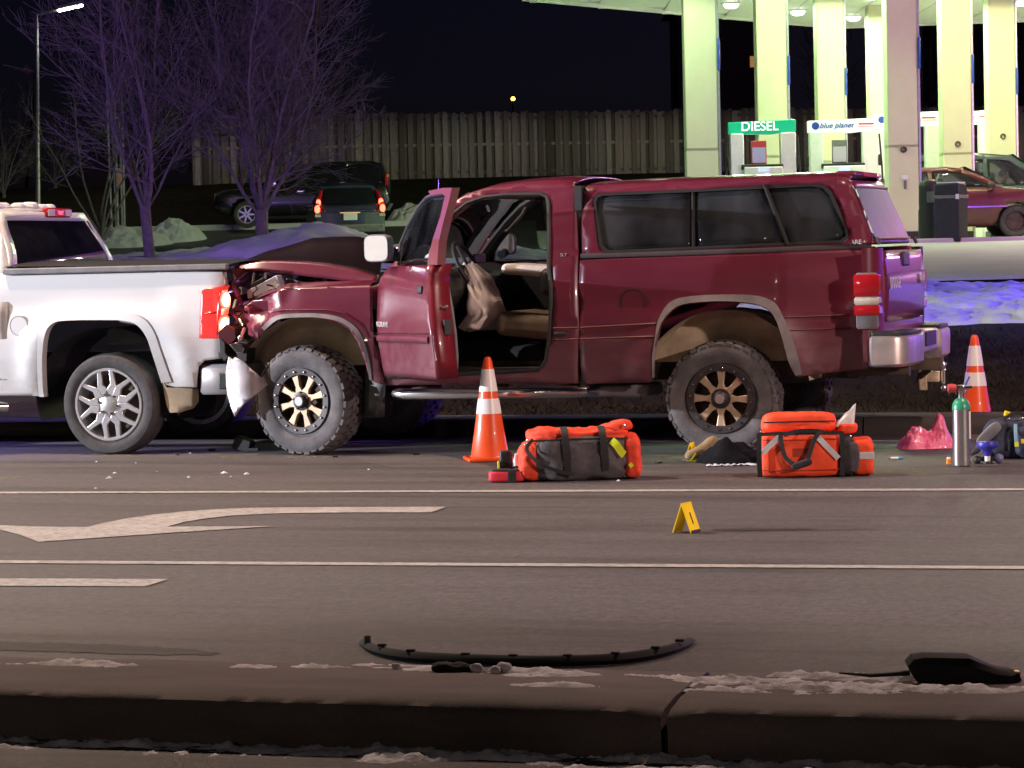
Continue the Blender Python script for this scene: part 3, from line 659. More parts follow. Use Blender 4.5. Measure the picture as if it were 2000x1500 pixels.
def wheel(parent, loc, r, w_, rim, style, rz=0., lugs=0, side=-1, tyre_mat='rubber', detail=True, spin=0.):
    """part `wheel` (rim barrel) with tyre, spokes, hub and bolts as its pieces; the outer face looks along -y"""
    h_ = w_ / 2; ro = rim
    mb = MB(); mb.lathe([(ro + .004, -h_ * .86), (ro - .012, -h_ * .90), (ro - .022, -h_ * .8), (ro - .03, -h_ * .2), (ro - .035, h_ * .75), (ro, h_ * .86)], 40, axis='y')
    mat_b = {'xd': 'dark_alloy', 'gm': 'alloy', 'car': 'alloy', 'dark': 'black'}[style]
    wh = mb.build('wheel', mat_b, parent); wh.location = loc; wh.rotation_euler = (0, spin, rz + (math.pi if side > 0 else 0)); wh.rotation_mode = 'XYZ'
    if spin:
        wh.rotation_mode = 'YXZ'
    tyre_mesh(r, w_, rim, lugs).build('tyre', tyre_mat, wh, ang=40)
    MB().lathe([(.0, h_ * .1), (ro * .86, h_ * .1), (ro * .86, h_ * .05), (0, h_ * .05)], 20, axis='y').build('brake_disc', 'rust', wh)
    if not detail: 
        MB().lathe([(0, -h_ * .7), (ro * .9, -h_ * .7), (ro * .95, -h_ * .5)], 24, axis='y').build('hub_cap', 'black' if style == 'dark' else 'alloy', wh)
        return wh
    if style == 'xd':
        MB().lathe([(ro * 1.0, -h_ * .91), (ro * .99, -h_ * .97), (ro * .80, -h_ * .95), (ro * .79, -h_ * .80)], 40, axis='y').build('bead_ring', 'dark_alloy', wh)
        for i in range(8):
            a = 2 * math.pi * (i + .35) / 8; mb = MB(); rot = Matrix.Rotation(-a, 3, 'Y'); n_ = []
            pl = [(.055, -.034), (.105, -.017), (ro * .74, -.026), (ro * .79, -.034), (ro * .79, .034), (ro * .74, .026), (.105, .017), (.055, .034)]
            mb.prism(pl, -h_ * .86, -h_ * .62, 'y'); mb.v = [tuple(rot @ Vector(v)) for v in mb.v]
            mb.build('spoke', 'bronze', wh, bevel=.004)
        hb = MB().lathe([(0, -h_ * 1.12), (.038, -h_ * 1.12), (.046, -h_ * 1.06), (.05, -h_ * .9), (.068, -h_ * .88), (.072, -h_ * .7)], 24, axis='y').build('hub_cap', 'dark_alloy', wh)
        MB().lathe([(0, -h_ * 1.14), (.032, -h_ * 1.14), (.034, -h_ * 1.10)], 20, axis='y').build('cap_face', 'alloy', hb if False else wh)
        for i in range(5):
            a = 2 * math.pi * i / 5 + .4; MB().lathe([(0, -h_ * .96), (.007, -h_ * .95), (.008, -h_ * .85)], 8, (math.cos(a) * .062, 0, math.sin(a) * .062), 'y').build('lug_nut', 'dark_alloy', wh)
        bm_ = None
        for i in range(16):
            a = 2 * math.pi * (i + .5) / 16; p = (math.cos(a) * ro * .89, -h_ * .97, math.sin(a) * ro * .89)
            if bm_ is None: o = MB().lathe([(0, -.010), (.006, -.009), (.009, -.003), (.009, .004)], 8, (0, 0, 0), 'y').build('bolt', 'chrome', wh); bm_ = o.data
            else: o = bpy.data.objects.new('bolt', bm_); COL.objects.link(o); o.parent = wh
            o.location = p
    elif style == 'gm':
        MB().lathe([(ro * 1.0, -h_ * .88), (ro * 1.0, -h_ * .95), (ro * .94, -h_ * .95), (ro * .92, -h_ * .75)], 44, axis='y').build('rim_lip', 'alloy', wh)
        for i in range(6):
            a = 2 * math.pi * (i + .28) / 6; rot = Matrix.Rotation(-a, 3, 'Y'); mb = MB()
            for sg_ in (-1, 1):
                pl = [(ro * .26, 0), (ro * .34, .06 * sg_), (ro * .55, .046 * sg_), (ro * .94, .104 * sg_), (ro * .945, .073 * sg_), (ro * .60, .010 * sg_), (ro * .56, 0)]
                if sg_ < 0: pl = pl[::-1]
                mb.prism(pl, -h_ * .92, -h_ * .70, 'y')
            mb.v = [tuple(rot @ Vector(v)) for v in mb.v]; mb.build('spoke', 'alloy', wh, bevel=.004)
        MB().lathe([(0, -h_ * .95), (.045, -h_ * .95), (.055, -h_ * .9), (.1, -h_ * .84), (.1, -h_ * .6)], 24, axis='y').build('hub_cap', 'alloy', wh)
        for i in range(6):
            a = 2 * math.pi * i / 6; MB().lathe([(0, -h_ * 1.0), (.011, -h_ * .99), (.014, -h_ * .85)], 8, (math.cos(a) * .072, 0, math.sin(a) * .072), 'y').build('lug_nut', 'chrome', wh)
    elif style == 'car':
        for i in range(7):
            a = 2 * math.pi * i / 7; rot = Matrix.Rotation(-a, 3, 'Y'); mb = MB(); mb.prism([(.02, -.03), (ro, -.02), (ro, .02), (.02, .03)], -h_ * .85, -h_ * .65, 'y'); mb.v = [tuple(rot @ Vector(v)) for v in mb.v]; mb.build('spoke', 'alloy', wh)
        MB().lathe([(ro, -h_ * .9), (ro * .92, -h_ * .92), (ro * .9, -h_ * .7)], 28, axis='y').build('rim_lip', 'alloy', wh)
    return wh

# ================================================================== RED PICKUP WITH TOPPER
RT = Frame((-5.2, 18.57, 0), R(-2.0))
rt = thing('pickup_truck', 'dark red crashed pickup with camper topper, open driver door and crumpled nose', 'pickup truck', RT.loc, RT.yaw)
HW = [(.40, .885), (.50, .93), (.62, .962), (.80, .982), (.95, .985), (1.1, .975), (1.22, .955), (1.32, .93), (1.40, .905), (1.62, .845), (1.9, .76), (2.0, .735)]
WF = RT.on(593, 785, -.98); WR = RT.on(1407, 774, -.98); WRAD = .392
WFx, WRx = WF[0], WR[0]
def body_y(x, z, bul=.035):
    y = interp(HW, z)
    for wx in (WFx, WRx):
        d = math.hypot(x - wx, z - .40)
        if z > .45: y += bul * math.exp(-((d - .56) / .11) ** 2)
    return -y
def bed_y(x, z):
    y = body_y(x, z); xt = x - 2.02
    y += .012 * math.exp(-((z - 1.05) / .09) ** 2)             # soft shoulder
    return y + (max(0, x - 1.98) * .35 if x > 1.98 else 0)
def cab_y(x, z): return body_y(x, z, .01)
def fen_y(x, z):
    y = body_y(x, z); c = smooth01(WFx + .02, WFx - .42, x)
    tri = lambda t: abs((t % 2) - 1)
    return y + c * (.075 * tri(6.3 * x + 3.1 * z + .5 * nz(x, z, 1, 3)) + .035 * tri(-5 * x + 9 * z + .7 * nz(x, z, 4, 4))) + .07 * smooth01(WFx - .2, WFx - .55, x)
P = RT.pts
# --- bed side
bed_out = P([(1133, 508), (1300, 500), (1500, 491), (1709, 481), (1712, 560), (1708, 640), (1697, 721), (1620, 728), (1555, 736)], bed_y) + \
    P(crom([(1541, 707), (1528, 660), (1516, 625), (1499, 603), (1467, 592), (1409, 588), (1347, 592), (1317, 602), (1293, 629), (1283, 660), (1276, 699), (1275, 738)]), bed_y) + P([(1270, 747), (1150, 750), (1137, 744)], bed_y)
XT = RT.curve(1712, 560, bed_y)[0]
bed = panel('bed_side', 'red', rt, bed_out, bed_y, th=.03, dx=.05, dz=.045)
panel('far_bed_side', 'red', rt, bed_out, lambda x, z: -bed_y(x, z), th=.03, near=False)
M['flare'] = simple('dusty_flare', (.19, .17, .175), .85, var=.3, scale=7)
def arch_strip(name, pix_in, pix_out, yf, mat, par, lift=.012):
    a = P(crom(pix_in), yf); b = P(crom(pix_out), yf); n = len(a); mb = MB()
    mb.add([(x, yf(x, z) - lift, z) for x, z in a] + [(x, yf(x, z) - lift * .6, z) for x, z in b] + [(x, yf(x, z) + .05, z) for x, z in a], [(i, i + 1, n + i + 1, n + i) for i in range(n - 1)] + [(2 * n + i, 2 * n + i + 1, i + 1, i) for i in range(n - 1)])
    return mb.build(name, mat, par, ang=60)
arch_strip('wheel_flare', [(1275, 738), (1276, 699), (1283, 660), (1293, 629), (1317, 602), (1347, 592), (1409, 588), (1467, 592), (1499, 603), (1516, 625), (1528, 660), (1541, 707), (1555, 734)],
           [(1273, 738), (1274, 698), (1280, 655), (1287, 622), (1309, 590), (1344, 579), (1409, 575), (1474, 577), (1512, 590), (1530, 618), (1546, 655), (1560, 700), (1567, 730)], bed_y, 'flare', bed)
def groove(par, pix_, yf, wz=.008, mat='black', lift=.003, name='moulding'):
    L = P(pix_, yf); LL = []
    for (a, b) in zip(L, L[1:]):
        for k in range(8): LL.append((lerp(a[0], b[0], k / 8), lerp(a[1], b[1], k / 8)))
    LL.append(L[-1]); n = len(LL); mb = MB()
    mb.add([(x, yf(x, z + wz) - lift, z + wz) for x, z in LL] + [(x, yf(x, z) - lift * 2.5, z) for x, z in LL] + [(x, yf(x, z - wz) - lift, z - wz) for x, z in LL], [(i, i + 1, n + i + 1, n + i) for i in range(n - 1)] + [(n + i, n + i + 1, 2 * n + i + 1, 2 * n + i) for i in range(n - 1)])
    return mb.build(name, mat, par, ang=60)
M['rail_dark'] = simple('rail_rubber', (.05, .042, .05), .85); M['red_mould'] = simple('red_moulding', (.10, .006, .014), .5)
groove(bed, [(1134, 640), (1281, 632)], bed_y, .007, 'red_mould'); groove(bed, [(1134, 662), (1276, 657)], bed_y, .006, 'red_mould')
groove(bed, [(1532, 620), (1660, 615)], bed_y, .006, 'red_mould'); groove(bed, [(1544, 645), (1664, 641)], bed_y, .005, 'red_mould')
groove(bed, [(1134, 500), (1300, 495), (1500, 488), (1703, 479)], bed_y, .016, M['flare'] if False else 'rail_dark', .004, 'rail_strip')
cx, cz = RT.curve(1236, 590, bed_y)
fc = (cx, bed_y(cx, cz) - .003, cz); MB().lathe([(0, -.002), (.083, -.002), (.086, .004)], 36, fc, 'y').build('fuel_door', 'red', bed)
MB().lathe([(.085, -.0035), (.090, -.0035), (.091, .006), (.085, .006)], 36, fc, 'y', close=True).build('fuel_door_gap', 'black', bed)
# wheel liners
def liner(wx, mat, x0=-.60, x1=.60):
    mb = MB()
    def f(a, b):
        q = lerp(R(8), R(172), a); rr = .60
        return (wx + math.cos(q) * rr * .98, lerp(-.90, -.30, b), .44 + math.sin(q) * rr * .93 - .02 + .012 * nz(a * 9, b * 6))
    mb.grid(f, 28, 6); mb.build('wheel_liner', mat, rt, ang=80)
    pl = [(wx + math.cos(lerp(R(-25), R(205), i / 20)) * .6, .42 + math.sin(lerp(R(-25), R(205), i / 20)) * .56) for i in range(21)]
    pl = [p_ for p_ in pl if p_[1] > .52]; MB().prism(pl, -.64, -.62, 'y').build('inner_liner', mat, rt)
liner(WRx + .01, 'liner'); liner(WFx + .02, 'liner')
for mz in (-.70, -.38): pass
# coil spring strut in the front arch, shocks in the rear one
MB().tube([(WFx - .02, -.55, .45), (WFx + .03, -.5, .95)], .05, 10).build('strut', 'liner', rt)
MB().tube([(WFx + .0 + .06 * math.cos(i * .7), -.52 + .06 * math.sin(i * .7), .5 + i * .0105) for i in range(40)], .013, 6).build('coil_spring', 'rust', rt)
MB().tube([(WRx + .22, -.62, .40), (WRx + .24, -.6, .95)], .03, 8).build('shock', 'grey_plastic', rt)
# --- wheels
kw = dict(r=WRAD, w_=.27, rim=.235, style='xd', lugs=36, tyre_mat='rubber_dusty')
wheel(rt, (WFx, -.86, WRAD - .008), rz=R(-10), **kw); wheel(rt, (WRx, -.855, WRAD - .008), spin=.3, **kw)
kw['lugs'] = 30
wheel(rt, (WFx, .80, WRAD - .008), rz=R(-8), side=1, detail=False, **kw); wheel(rt, (WRx, .80, WRAD - .008), side=1, detail=False, **kw)
# --- topper
def top_y(x, z): return -interp(HW, z) + max(0, x - 1.9) * .25
tp_out = P([(1137, 497), (1136, 440), (1140, 372), (1148, 363), (1300, 357), (1500, 350), (1640, 346), (1655, 350), (1672, 392), (1690, 440), (1704, 474)], top_y)
win_px = [(1159, 392), (1163, 381), (1172, 377.5), (1350, 370), (1500, 363), (1590, 359), (1612, 362), (1625, 375), (1640, 408), (1656, 452), (1657, 466), (1646, 474), (1500, 480), (1350, 487), (1190, 494), (1180, 493), (1171, 482)]
tpp = panel('topper', 'red', rt, tp_out, top_y, [P(win_px, top_y)], th=.04, dx=.08, dz=.05)
def inset(L, k):
    cx = sum(p[0] for p in L) / len(L); cy = sum(p[1] for p in L) / len(L); return [(lerp(p[0], cx, k), lerp(p[1], cy, k)) for p in L]
wl = P(win_px, top_y); n = len(wl); wi = P(inset(win_px, .0), top_y)
mbw = MB(); cxw = sum(p[0] for p in wl) / n; czw = sum(p[1] for p in wl) / n
def shrink(p, d):
    v = Vector((cxw - p[0], czw - p[1])); q = (p[0] + math.copysign(min(abs(v.x), d), v.x), p[1] + math.copysign(min(abs(v.y), d), v.y)); return q
ws = [shrink(p, .018) for p in wl]
mbw.add([(x, top_y(x, z) - .006, z) for x, z in wl] + [(x, top_y(x, z) - .004, z) for x, z in ws] + [(x, top_y(x, z) + .03, z) for x, z in ws], [(i, (i + 1) % n, n + (i + 1) % n, n + i) for i in range(n)] + [(n + i, n + (i + 1) % n, 2 * n + (i + 1) % n, 2 * n + i) for i in range(n)])
mbw.build('window_frame', 'black_matte', tpp, ang=60)
gy = lambda x, z: top_y(x, z) + .018
for pxs in ([(1160, 381), (1172, 377), (1350, 370), (1352, 487), (1185, 495), (1170, 482)], [(1356, 370), (1495, 363), (1541, 480), (1358, 487)], [(1496, 363), (1590, 359), (1612, 362), (1640, 408), (1656, 452), (1655, 468), (1542, 479)]):
    panel('window_pane', 'glass_dark', tpp, P(pxs, gy), gy, th=.004)
a_, b_ = RT.curve(1494, 362, gy), RT.curve(1540, 480, gy)
MB().tube([(a_[0], gy(*a_) - .006, a_[1]), (b_[0], gy(*b_) - .006, b_[1])], .034, 8, flatten=.4).build('window_bar', 'black_matte', tpp)
x0_, z0_ = RT.curve(1354, 370, gy); x1_, z1_ = RT.curve(1355, 487, gy)
MB().tube([(x0_, gy(x0_, z0_) - .004, z0_), (x1_, gy(x1_, z1_) - .004, z1_)], .012, 6).build('window_bar', 'black_matte', tpp)
panel('far_topper_side', 'red', rt, tp_out, lambda x, z: -top_y(x, z), [wl], th=.04, near=False)
# interior things seen through tinted glass: pale curtain / gear
MB().box((1.05, .2, 1.32), (.8, .9, .5)).build('cargo', 'grey_plastic', rt, bevel=.05)
te = P([(1140, 366), (1300, 357.5), (1500, 350.5), (1640, 346.5), (1656, 351)], top_y)
def roof(name, edge, yf, crown, mat, par, nseg=12):
    n = len(edge); mb = MB()
    def f(a, b):
        t = a * (n - 1); i = min(n - 2, int(t)); x = lerp(edge[i][0], edge[i + 1][0], t - i); z = lerp(edge[i][1], edge[i + 1][1], t - i)
        y0 = yf(x, z); q = 2 * b - 1; return (x, y0 * -q * -1 if False else -y0 * q, z + crown * (1 - abs(q) ** 2.6) - .004)
    mb.grid(f, (n - 1) * 4, nseg); return mb.build(name, mat, par, ang=60, solid=.015)
roof('topper_roof', te, top_y, .06, 'red', rt)
# rear face of the topper and its glass
zt, zb = te[-1][1], tp_out[-1][1]; xt_, xb_ = te[-1][0], tp_out[-1][0]
def rear_pt(y, t, off=0.):     # t=0 top, 1 bottom
    x = lerp(xt_, xb_, t); z = lerp(zt, zb, t); hw = -top_y(x, z); return (x + off + .03 * (1 - (y) ** 2), y * hw, z)
mb = MB(); fr = [(-1, 0), (1, 0), (1, 1), (-1, 1)]; hole = [(-.86, .12), (.86, .12), (.90, .90), (-.90, .90)]
def strip(mb, a, b, k=8):
    n0 = len(mb.v); vs = [rear_pt(lerp(a[0][0], a[1][0], i / k), lerp(a[0][1], a[1][1], i / k)) for i in range(k + 1)] + [rear_pt(lerp(b[0][0], b[1][0], i / k), lerp(b[0][1], b[1][1], i / k)) for i in range(k + 1)]
    mb.add(vs, [(i, i + 1, k + 2 + i, k + 1 + i) for i in range(k)])
for i in range(4): strip(mb, (fr[i], fr[(i + 1) % 4]), (hole[i], hole[(i + 1) % 4]))
rf = mb.build('topper_rear', 'red', rt, solid=.02, ang=60)
mb = MB(); mb.grid(lambda a, b: rear_pt(lerp(-.89, .89, a), lerp(.10, .92, b), .012), 10, 6); mb.build('rear_window', simple('rear_glass_blue_reflection', (.03, .03, .12), .42, var=.6, scale=3, spec=.3), rf)  # blue base colour paints in the beacon's reflection
M['weather'] = simple('dusty_seal', (.34, .24, .2), .8)
for t in (.10, .93):
    mb = MB(); mb.tube([rear_pt(lerp(-.88, .88, i / 8), t, .016) for i in range(9)], .009, 6); mb.build('window_seal', 'weather', rf)
mb = MB(); mb.box((xt_ - .05, 0, zt + .045), (.15, .95, .04)); sp_ = mb.build('spoiler', 'red', rt, bevel=.02)
MB().box((xt_ + .028, 0, zt + .045), (.012, .5, .028)).build('brake_lamp', 'lamp_red', sp_)
for s_ in (-1, 1): MB().tube([(xb_ + .03, s_ * .72, zb + .03), (xb_ + .05, s_ * .72, zb - .01)], .014, 6).build('latch_knob', 'black', rf)
# --- tailgate, corner, lamps, bumper
zr = RT.curve(1709, 484, bed_y)[1]; zg0 = RT.curve(1712, 632, bed_y)[1]
XG = XT + .045
mb = MB(); mb.grid(lambda a, b: (XG + .02 * math.sin(math.pi * b) + .012 * (1 - (2 * a - 1) ** 2), lerp(-.80, .80, a), lerp(zg0, zr - .02, b)), 10, 8); tg = mb.build('tailgate', 'red', rt, ang=60, solid=.05)
MB().box((XG + .005, 0, lerp(zg0, zr, .66)), (.045, 1.58, .010)).build('crease', 'red_mould', tg)
MB().box((XG + .02, -.02, lerp(zg0, zr, .84)), (.03, .24, .10)).build('tailgate_handle', 'black', tg, bevel=.012)
M['badge'] = simple('badge_silver', (.62, .58, .6), .35, .4)
text('lettering', 'DODGE', 'badge', tg, (XG + .042, -.52, lerp(zg0, zr, .52)), (R(90), 0, R(90)), .11, .003)
text('lettering', '4X4', 'badge', tg, (XG + .042, .58, lerp(zg0, zr, .54)), (R(90), 0, R(90)), .10, .003)
MB().box((XG - .02, 0, zg0 - .06), (.05, 1.6, .15)).build('tail_sill', 'red', rt, bevel=.01)
MB().box((XG - .03, 0, zg0 - .17), (.04, 1.2, .12)).build('license_recess', 'black', rt)
# bed rear corner posts
for s_ in (-1, 1):
    mb = MB(); mb.grid(lambda a, b: (lerp(XT - .06, XG + .01, math.sin(a * math.pi / 2)), s_ * lerp(.955, .79, 1 - math.cos(a * math.pi / 2)), lerp(.62, zr, b)), 8, 6); mb.build('corner_post', 'red', rt, ang=60)
def lamp_block(s_):
    x0 = RT.curve(1673, 560, bed_y)[0]; z1 = RT.curve(1690, 532, bed_y)[1]; z0 = RT.curve(1690, 641, bed_y)[1]
    def sec(za, zb_, d, name, mat, par):
        mb = MB(); ring = []
        pr = [(x0 + .02 - d, -.948), (x0 + .03 - d, -.985 - d), (XT - .02, -.985 - d), (XT + .045 + d, -.955 - d * .7), (XG - .005 + d, -.90), (XG - .005 + d, -.80), (XT, -.80)]
        rings = []
        for zz, k in ((za, 0), (za + .012, 1), (zb_ - .012, 1), (zb_, 0)):
            rings.append([(x + (0 if k else (-.012 if x > XT else .008)), s_ * -(-y - (0 if k else .010)) * -1 if False else s_ * (-y * (1 if s_ < 0 else .955) - (0 if k else .01)), zz) for x, y in pr])
        mb.loft(rings); return mb.build(name, mat, par, ang=40)
    hz = z1 - z0
    tl = sec(z0, z1, -.004, 'tail_lamp', 'grey_plastic', rt)
    sec(z0 + hz * .24, z0 + hz * .42, .012, 'lower_lens', 'lamp_red', tl); sec(z0 + hz * .43, z0 + hz * .57, .010, 'clear_lens', 'lamp_clear', tl); sec(z0 + hz * .58, z0 + hz * .97, .012, 'upper_lens', 'lamp_red', tl)
lamp_block(-1); lamp_block(1)
zb1 = RT.on(1705, 657, -.97)[1]; zb0 = RT.on(1698, 718, -.97)[1]
bp_ = MB(); prof = [(-.94, XT - .02), (-.97, XT + .06), (-.95, XG + .17), (-.86, XG + .25), (-.45, XG + .275), (-.44, XG + .22)]
def bump_half(s_):
    mb = MB(); rings = []
    for zz, k in ((zb0 + .02, .04), (zb0, .015), (zb0 + .03, .0), (zb1 - .02, .0), (zb1, .02)):
        pass
    w0_ = .975 if s_ < 0 else .90
    pts = [(XT - .03, -w0_ + .045), (XT + .0, -w0_), (XG + .10, -w0_), (XG + .17, -w0_ + .05), (XG + .20, -.78), (XG + .205, -.38), (XG + .05, -.38), (XG + .02, -.78)]
    for zz, ins in ((zb0 + .0, .03), (zb0 + .02, .004), (zb1 - .05, 0), (zb1 - .012, .004), (zb1, .02)):
        rings.append([(x - (ins if x > XG + .1 else -ins * .2), s_ * (-y - (ins if y < -.86 else 0)), zz) for x, y in pts])
    mb.loft(rings); b = mb.build('rear_bumper', 'chrome_dirty', rt, ang=45)
    mb = MB(); pp = [(x - (.015 if x > XG + .1 else 0), s_ * (-y - (.02 if y < -.9 else 0))) for x, y in pts]; mb.prism(pp, zb1 - .003, zb1 + .03, 'z'); mb.build('step_pad', 'black', b, bevel=.008)
bump_half(-1); bump_half(1)
MB().box((XG + .09, 0, (zb0 + zb1) / 2 + .035), (.18, .78, zb1 - zb0 - .05)).build('bumper_centre', 'chrome_dirty', rt, bevel=.02)
MB().box((XG + .183, 0, zb1 - .05), (.02, .40, .10)).build('licence_plate_recess', 'black', rt)
MB().box((XG + .10, 0, zb0 - .02), (.34, .09, .09)).build('hitch_receiver', 'rust', rt, bevel=.006)
MB().tube([(XG - .3, -.50, zb0 - .045), (XG + .0, -.52, zb0 - .045), (XG + .13, -.53, zb0 - .045)], .036, 10).build('exhaust_pipe', 'rust', rt)
# hitch ball mount: plate and chrome balls on the receiver
hx = XG + .50; hp = RT.onx(1818, 748, hx) if False else None
hy_, hz_ = 0.02, None
def hitch():
    D_ = 18.9; a = dep(1797, 712, D_); l = a - RT.loc; lx = l.dot(RT.ex); ly = l.dot(RT.ey)
    def q(u, v):
        p = dep(u, v, D_) - RT.loc; return (p.dot(RT.ex), p.dot(RT.ey), p.z)
    M['brass'] = simple('zinc_plate', (.72, .58, .38), .4, .15, var=.3, scale=30)
    root = MB().box(Vector(q(1803, 736)), (.055, .03, .19)).build('hitch_mount', 'brass', rt, bevel=.006)
    MB().box(Vector(q(1820, 735)), (.11, .055, .075)).build('shank', 'brass', root, bevel=.006)
    c = Vector(q(1843, 735)); MB().lathe([(0, -.055), (.018, -.05), (.019, .05), (0, .055)], 14, c).build('ball_body', 'chrome', root)
    for z_ in (.082, -.082): MB().sphere(c + Vector((0, 0, z_)), .024).build('hitch_ball', 'chrome', root)
    p0 = Vector(q(1797, 735)); MB().tube([p0, Vector((XG + .2, p0.y * .4, zb0 - .02))], .024, 8).build('drawbar', 'rust', root)
hitch()
# --- underbody
for y_ in (-.42, .42): MB().box((.1, y_, .56), (4.6, .09, .14)).build('frame_rail', 'rust', rt)
MB().tube([(WRx, -.75, WRAD), (WRx, 0, WRAD), (WRx, .75, WRAD)], [.05, .07, .05], 10).build('rear_axle', 'rust', rt)
MB().tube([(WFx, -.7, WRAD), (WFx, .7, WRAD)], .045, 10).build('front_axle', 'rust', rt)
MB().sphere((WRx, .05, WRAD), .15, 12, 8, (1, .8, 1)).build('differential', 'rust', rt)
MB().box((-.3, .0, .62), (1.2, .9, .25)).build('transmission', 'black_matte', rt, bevel=.05)
MB().box((1.75, 0, .75), (.9, 1.2, .2)).build('spare_well', 'black_matte', rt, bevel=.05)
mb = MB(); mb.lathe([(.19, -.09), (.36, -.12), (.385, -.06), (.385, .06), (.36, .12), (.19, .09)], 30, (1.72, 0, .57)); mb.build('spare_tyre', 'rubber', rt)
a_ = RT.on(770, 770, -1.0); b_ = RT.on(1137, 765, -1.0)
MB().tube([(a_[0] - .02, -.80, a_[1]), (a_[0] + .01, -.97, a_[1]), (a_[0] + .08, -1.02, a_[1]), (b_[0] - .08, -1.02, b_[1]), (b_[0] + .0, -.98, b_[1]), (b_[0] + .05, -.78, b_[1])], .040, 14).build('side_step', 'chrome', rt)
for t in (.12, .5, .88): MB().box((lerp(a_[0], b_[0], t), -.8, a_[1] + .03), (.06, .4, .03)).build('step_bracket', 'rust', rt)
# tank / shield hanging below the bed front
c0 = RT.on(1143, 752, -.8); c1 = RT.on(1268, 775, -.8)
MB().box(((c0[0] + c1[0]) / 2, -.62, (c0[1] + c1[1]) / 2), (c1[0] - c0[0], .4, abs(c1[1] - c0[1]))).build('fuel_tank_shield', 'grey_plastic', rt, bevel=.02)
# mud flap behind the front wheel
f0 = P([(718, 722), (750, 730), (750, 815), (717, 815)], -.88)
MB().prism(f0, -.93, -.70, 'y').build('mud_flap', 'black', rt, bevel=.005)
f0 = P([(722, 700), (752, 742), (750, 815), (719, 815)], -.96); panel('mud_guard', 'black', rt, f0, lambda x, z: -.955, th=.01)

# --- cab
cab_out = P([(747, 753), (900, 751), (1128, 749), (1131, 640), (1129, 500), (1125, 400), (1122, 360), (1116, 354.5), (1080, 354), (1013, 358), (953, 366), (913, 378), (880, 397), (846, 428), (806, 470), (772, 510), (744, 545), (738, 600), (740, 680)], cab_y)
open_px = [(757, 737), (752, 640), (754, 560), (780, 527), (815, 487), (850, 452), (880, 421), (912, 396), (944, 385), (987, 380), (1055, 379), (1067, 384), (1071, 395), (1072, 461), (1071, 517), (1076, 560), (1076, 590), (1072, 664), (1066, 705), (1052, 722), (961, 728), (860, 732)]
cab = panel('cab_side', 'red', rt, cab_out, cab_y, [P(open_px, cab_y)], th=.05, dx=.07, dz=.05)
ol = P(open_px, cab_y); n = len(ol); mb = MB(); mb.tube([(x, cab_y(x, z) + .0, z) for x, z in ol[5:] + ol[:1]], .014, 6); mb.build('door_seal', 'black', cab)
jl = [(x, z) for x, z in ol]; mb = MB(); mb.add([(x, cab_y(x, z) + .045, z) for x, z in jl] + [(x, cab_y(x, z) + .16, z) for x, z in jl], [(i, (i + 1) % n, n + (i + 1) % n, n + i) for i in range(n)]); mb.build('door_jamb', 'red_dark', cab, ang=60)
groove(cab, [(1080, 641), (1130, 640)], cab_y, .007, 'red_mould'); groove(cab, [(1077, 664), (1130, 662)], cab_y, .006, 'red_mould')
cx, cz = RT.curve(1094, 653, cab_y); o = MB().sphere((0, 0, 0), .05, 14, 8, (1, .12, .36)).build('side_marker', 'black', cab); o.location = (cx, cab_y(cx, cz) - .004, cz)
tx, tz_ = RT.curve(1101, 498, cab_y); text('lettering', 'SLT', 'badge', cab, (tx, cab_y(tx, tz_) - .004, tz_), (R(90), 0, 0), .032, .002)
tx, tz_ = RT.curve(1672, 473, top_y); text('lettering', 'ARE', 'badge', tpp, (tx, top_y(tx, tz_) - .004, tz_), (R(75), 0, 0), .042, .002)
farwin = P([(963, 508), (966, 470), (983, 430), (1008, 408), (1035, 393), (1075, 383), (1090, 392), (1092, 508)], .87)
panel('far_cab_side', 'red', rt, cab_out, lambda x, z: -cab_y(x, z), [farwin], th=.05, near=False)
fw = panel('far_window', 'glass', rt, farwin, lambda x, z: -cab_y(x, z) - .02, th=.004)
panel('far_door_trim', 'black', rt, [p for p in P([(905, 740), (1085, 740), (1092, 511), (958, 511), (905, 600)], .80)], lambda x, z: .80, th=.04)
top_edge = P([(880, 397), (913, 378), (953, 366), (1013, 358), (1080, 354), (1122, 356)], cab_y)
cr = roof('cab_roof', top_edge[1:], cab_y, .055, 'red', rt)
mb = MB(); e = top_edge[1:]; mb.add([(x, cab_y(x, z) + .1, z - .03) for x, z in e] + [(x, -cab_y(x, z) - .1, z - .03) for x, z in e], [(i, i + 1, len(e) + i + 1, len(e) + i) for i in range(len(e) - 1)]); mb.build('headliner', 'seat', rt)
# windscreen between the pillars
pil = P([(772, 510), (806, 470), (846, 428), (880, 397), (913, 378)], cab_y)
def ws_(a, b):
    t = a * 4; i = min(3, int(t)); x = lerp(pil[i][0], pil[i + 1][0], t - i); z = lerp(pil[i][1], pil[i + 1][1], t - i); q = 2 * b - 1
    return (x - .10 * (1 - q * q), -cab_y(x, z) * .97 * q, z + .01)
mb = MB(); mb.grid(ws_, 8, 10); mb.build('windscreen', 'glass', rt, ang=80)
pf = [Vector((x, -cab_y(x, z) - .06, z - .02)) for x, z in pil]
M['pillar_trim'] = simple('pillar_trim', (.10, .115, .15), .45)
MB().tube([p + Vector((.04, -.03, 0)) for p in pf], [.065, .06, .055, .05, .05], 8, flatten=.7).build('pillar_trim', 'pillar_trim', rt)
MB().tube([pf[1].lerp(pf[2], .35) + Vector((.11, -.09, .03)), pf[1].lerp(pf[2], .45) + Vector((.13, -.13, .02)), pf[2].lerp(pf[3], .5) + Vector((.12, -.13, .0)), pf[2].lerp(pf[3], .8) + Vector((.1, -.09, .02))], .013, 6).build('grab_handle', 'grey_plastic', rt)
xr = ol[13][0] + .18; xfw = ol[2][0] - .02; zfl = .60
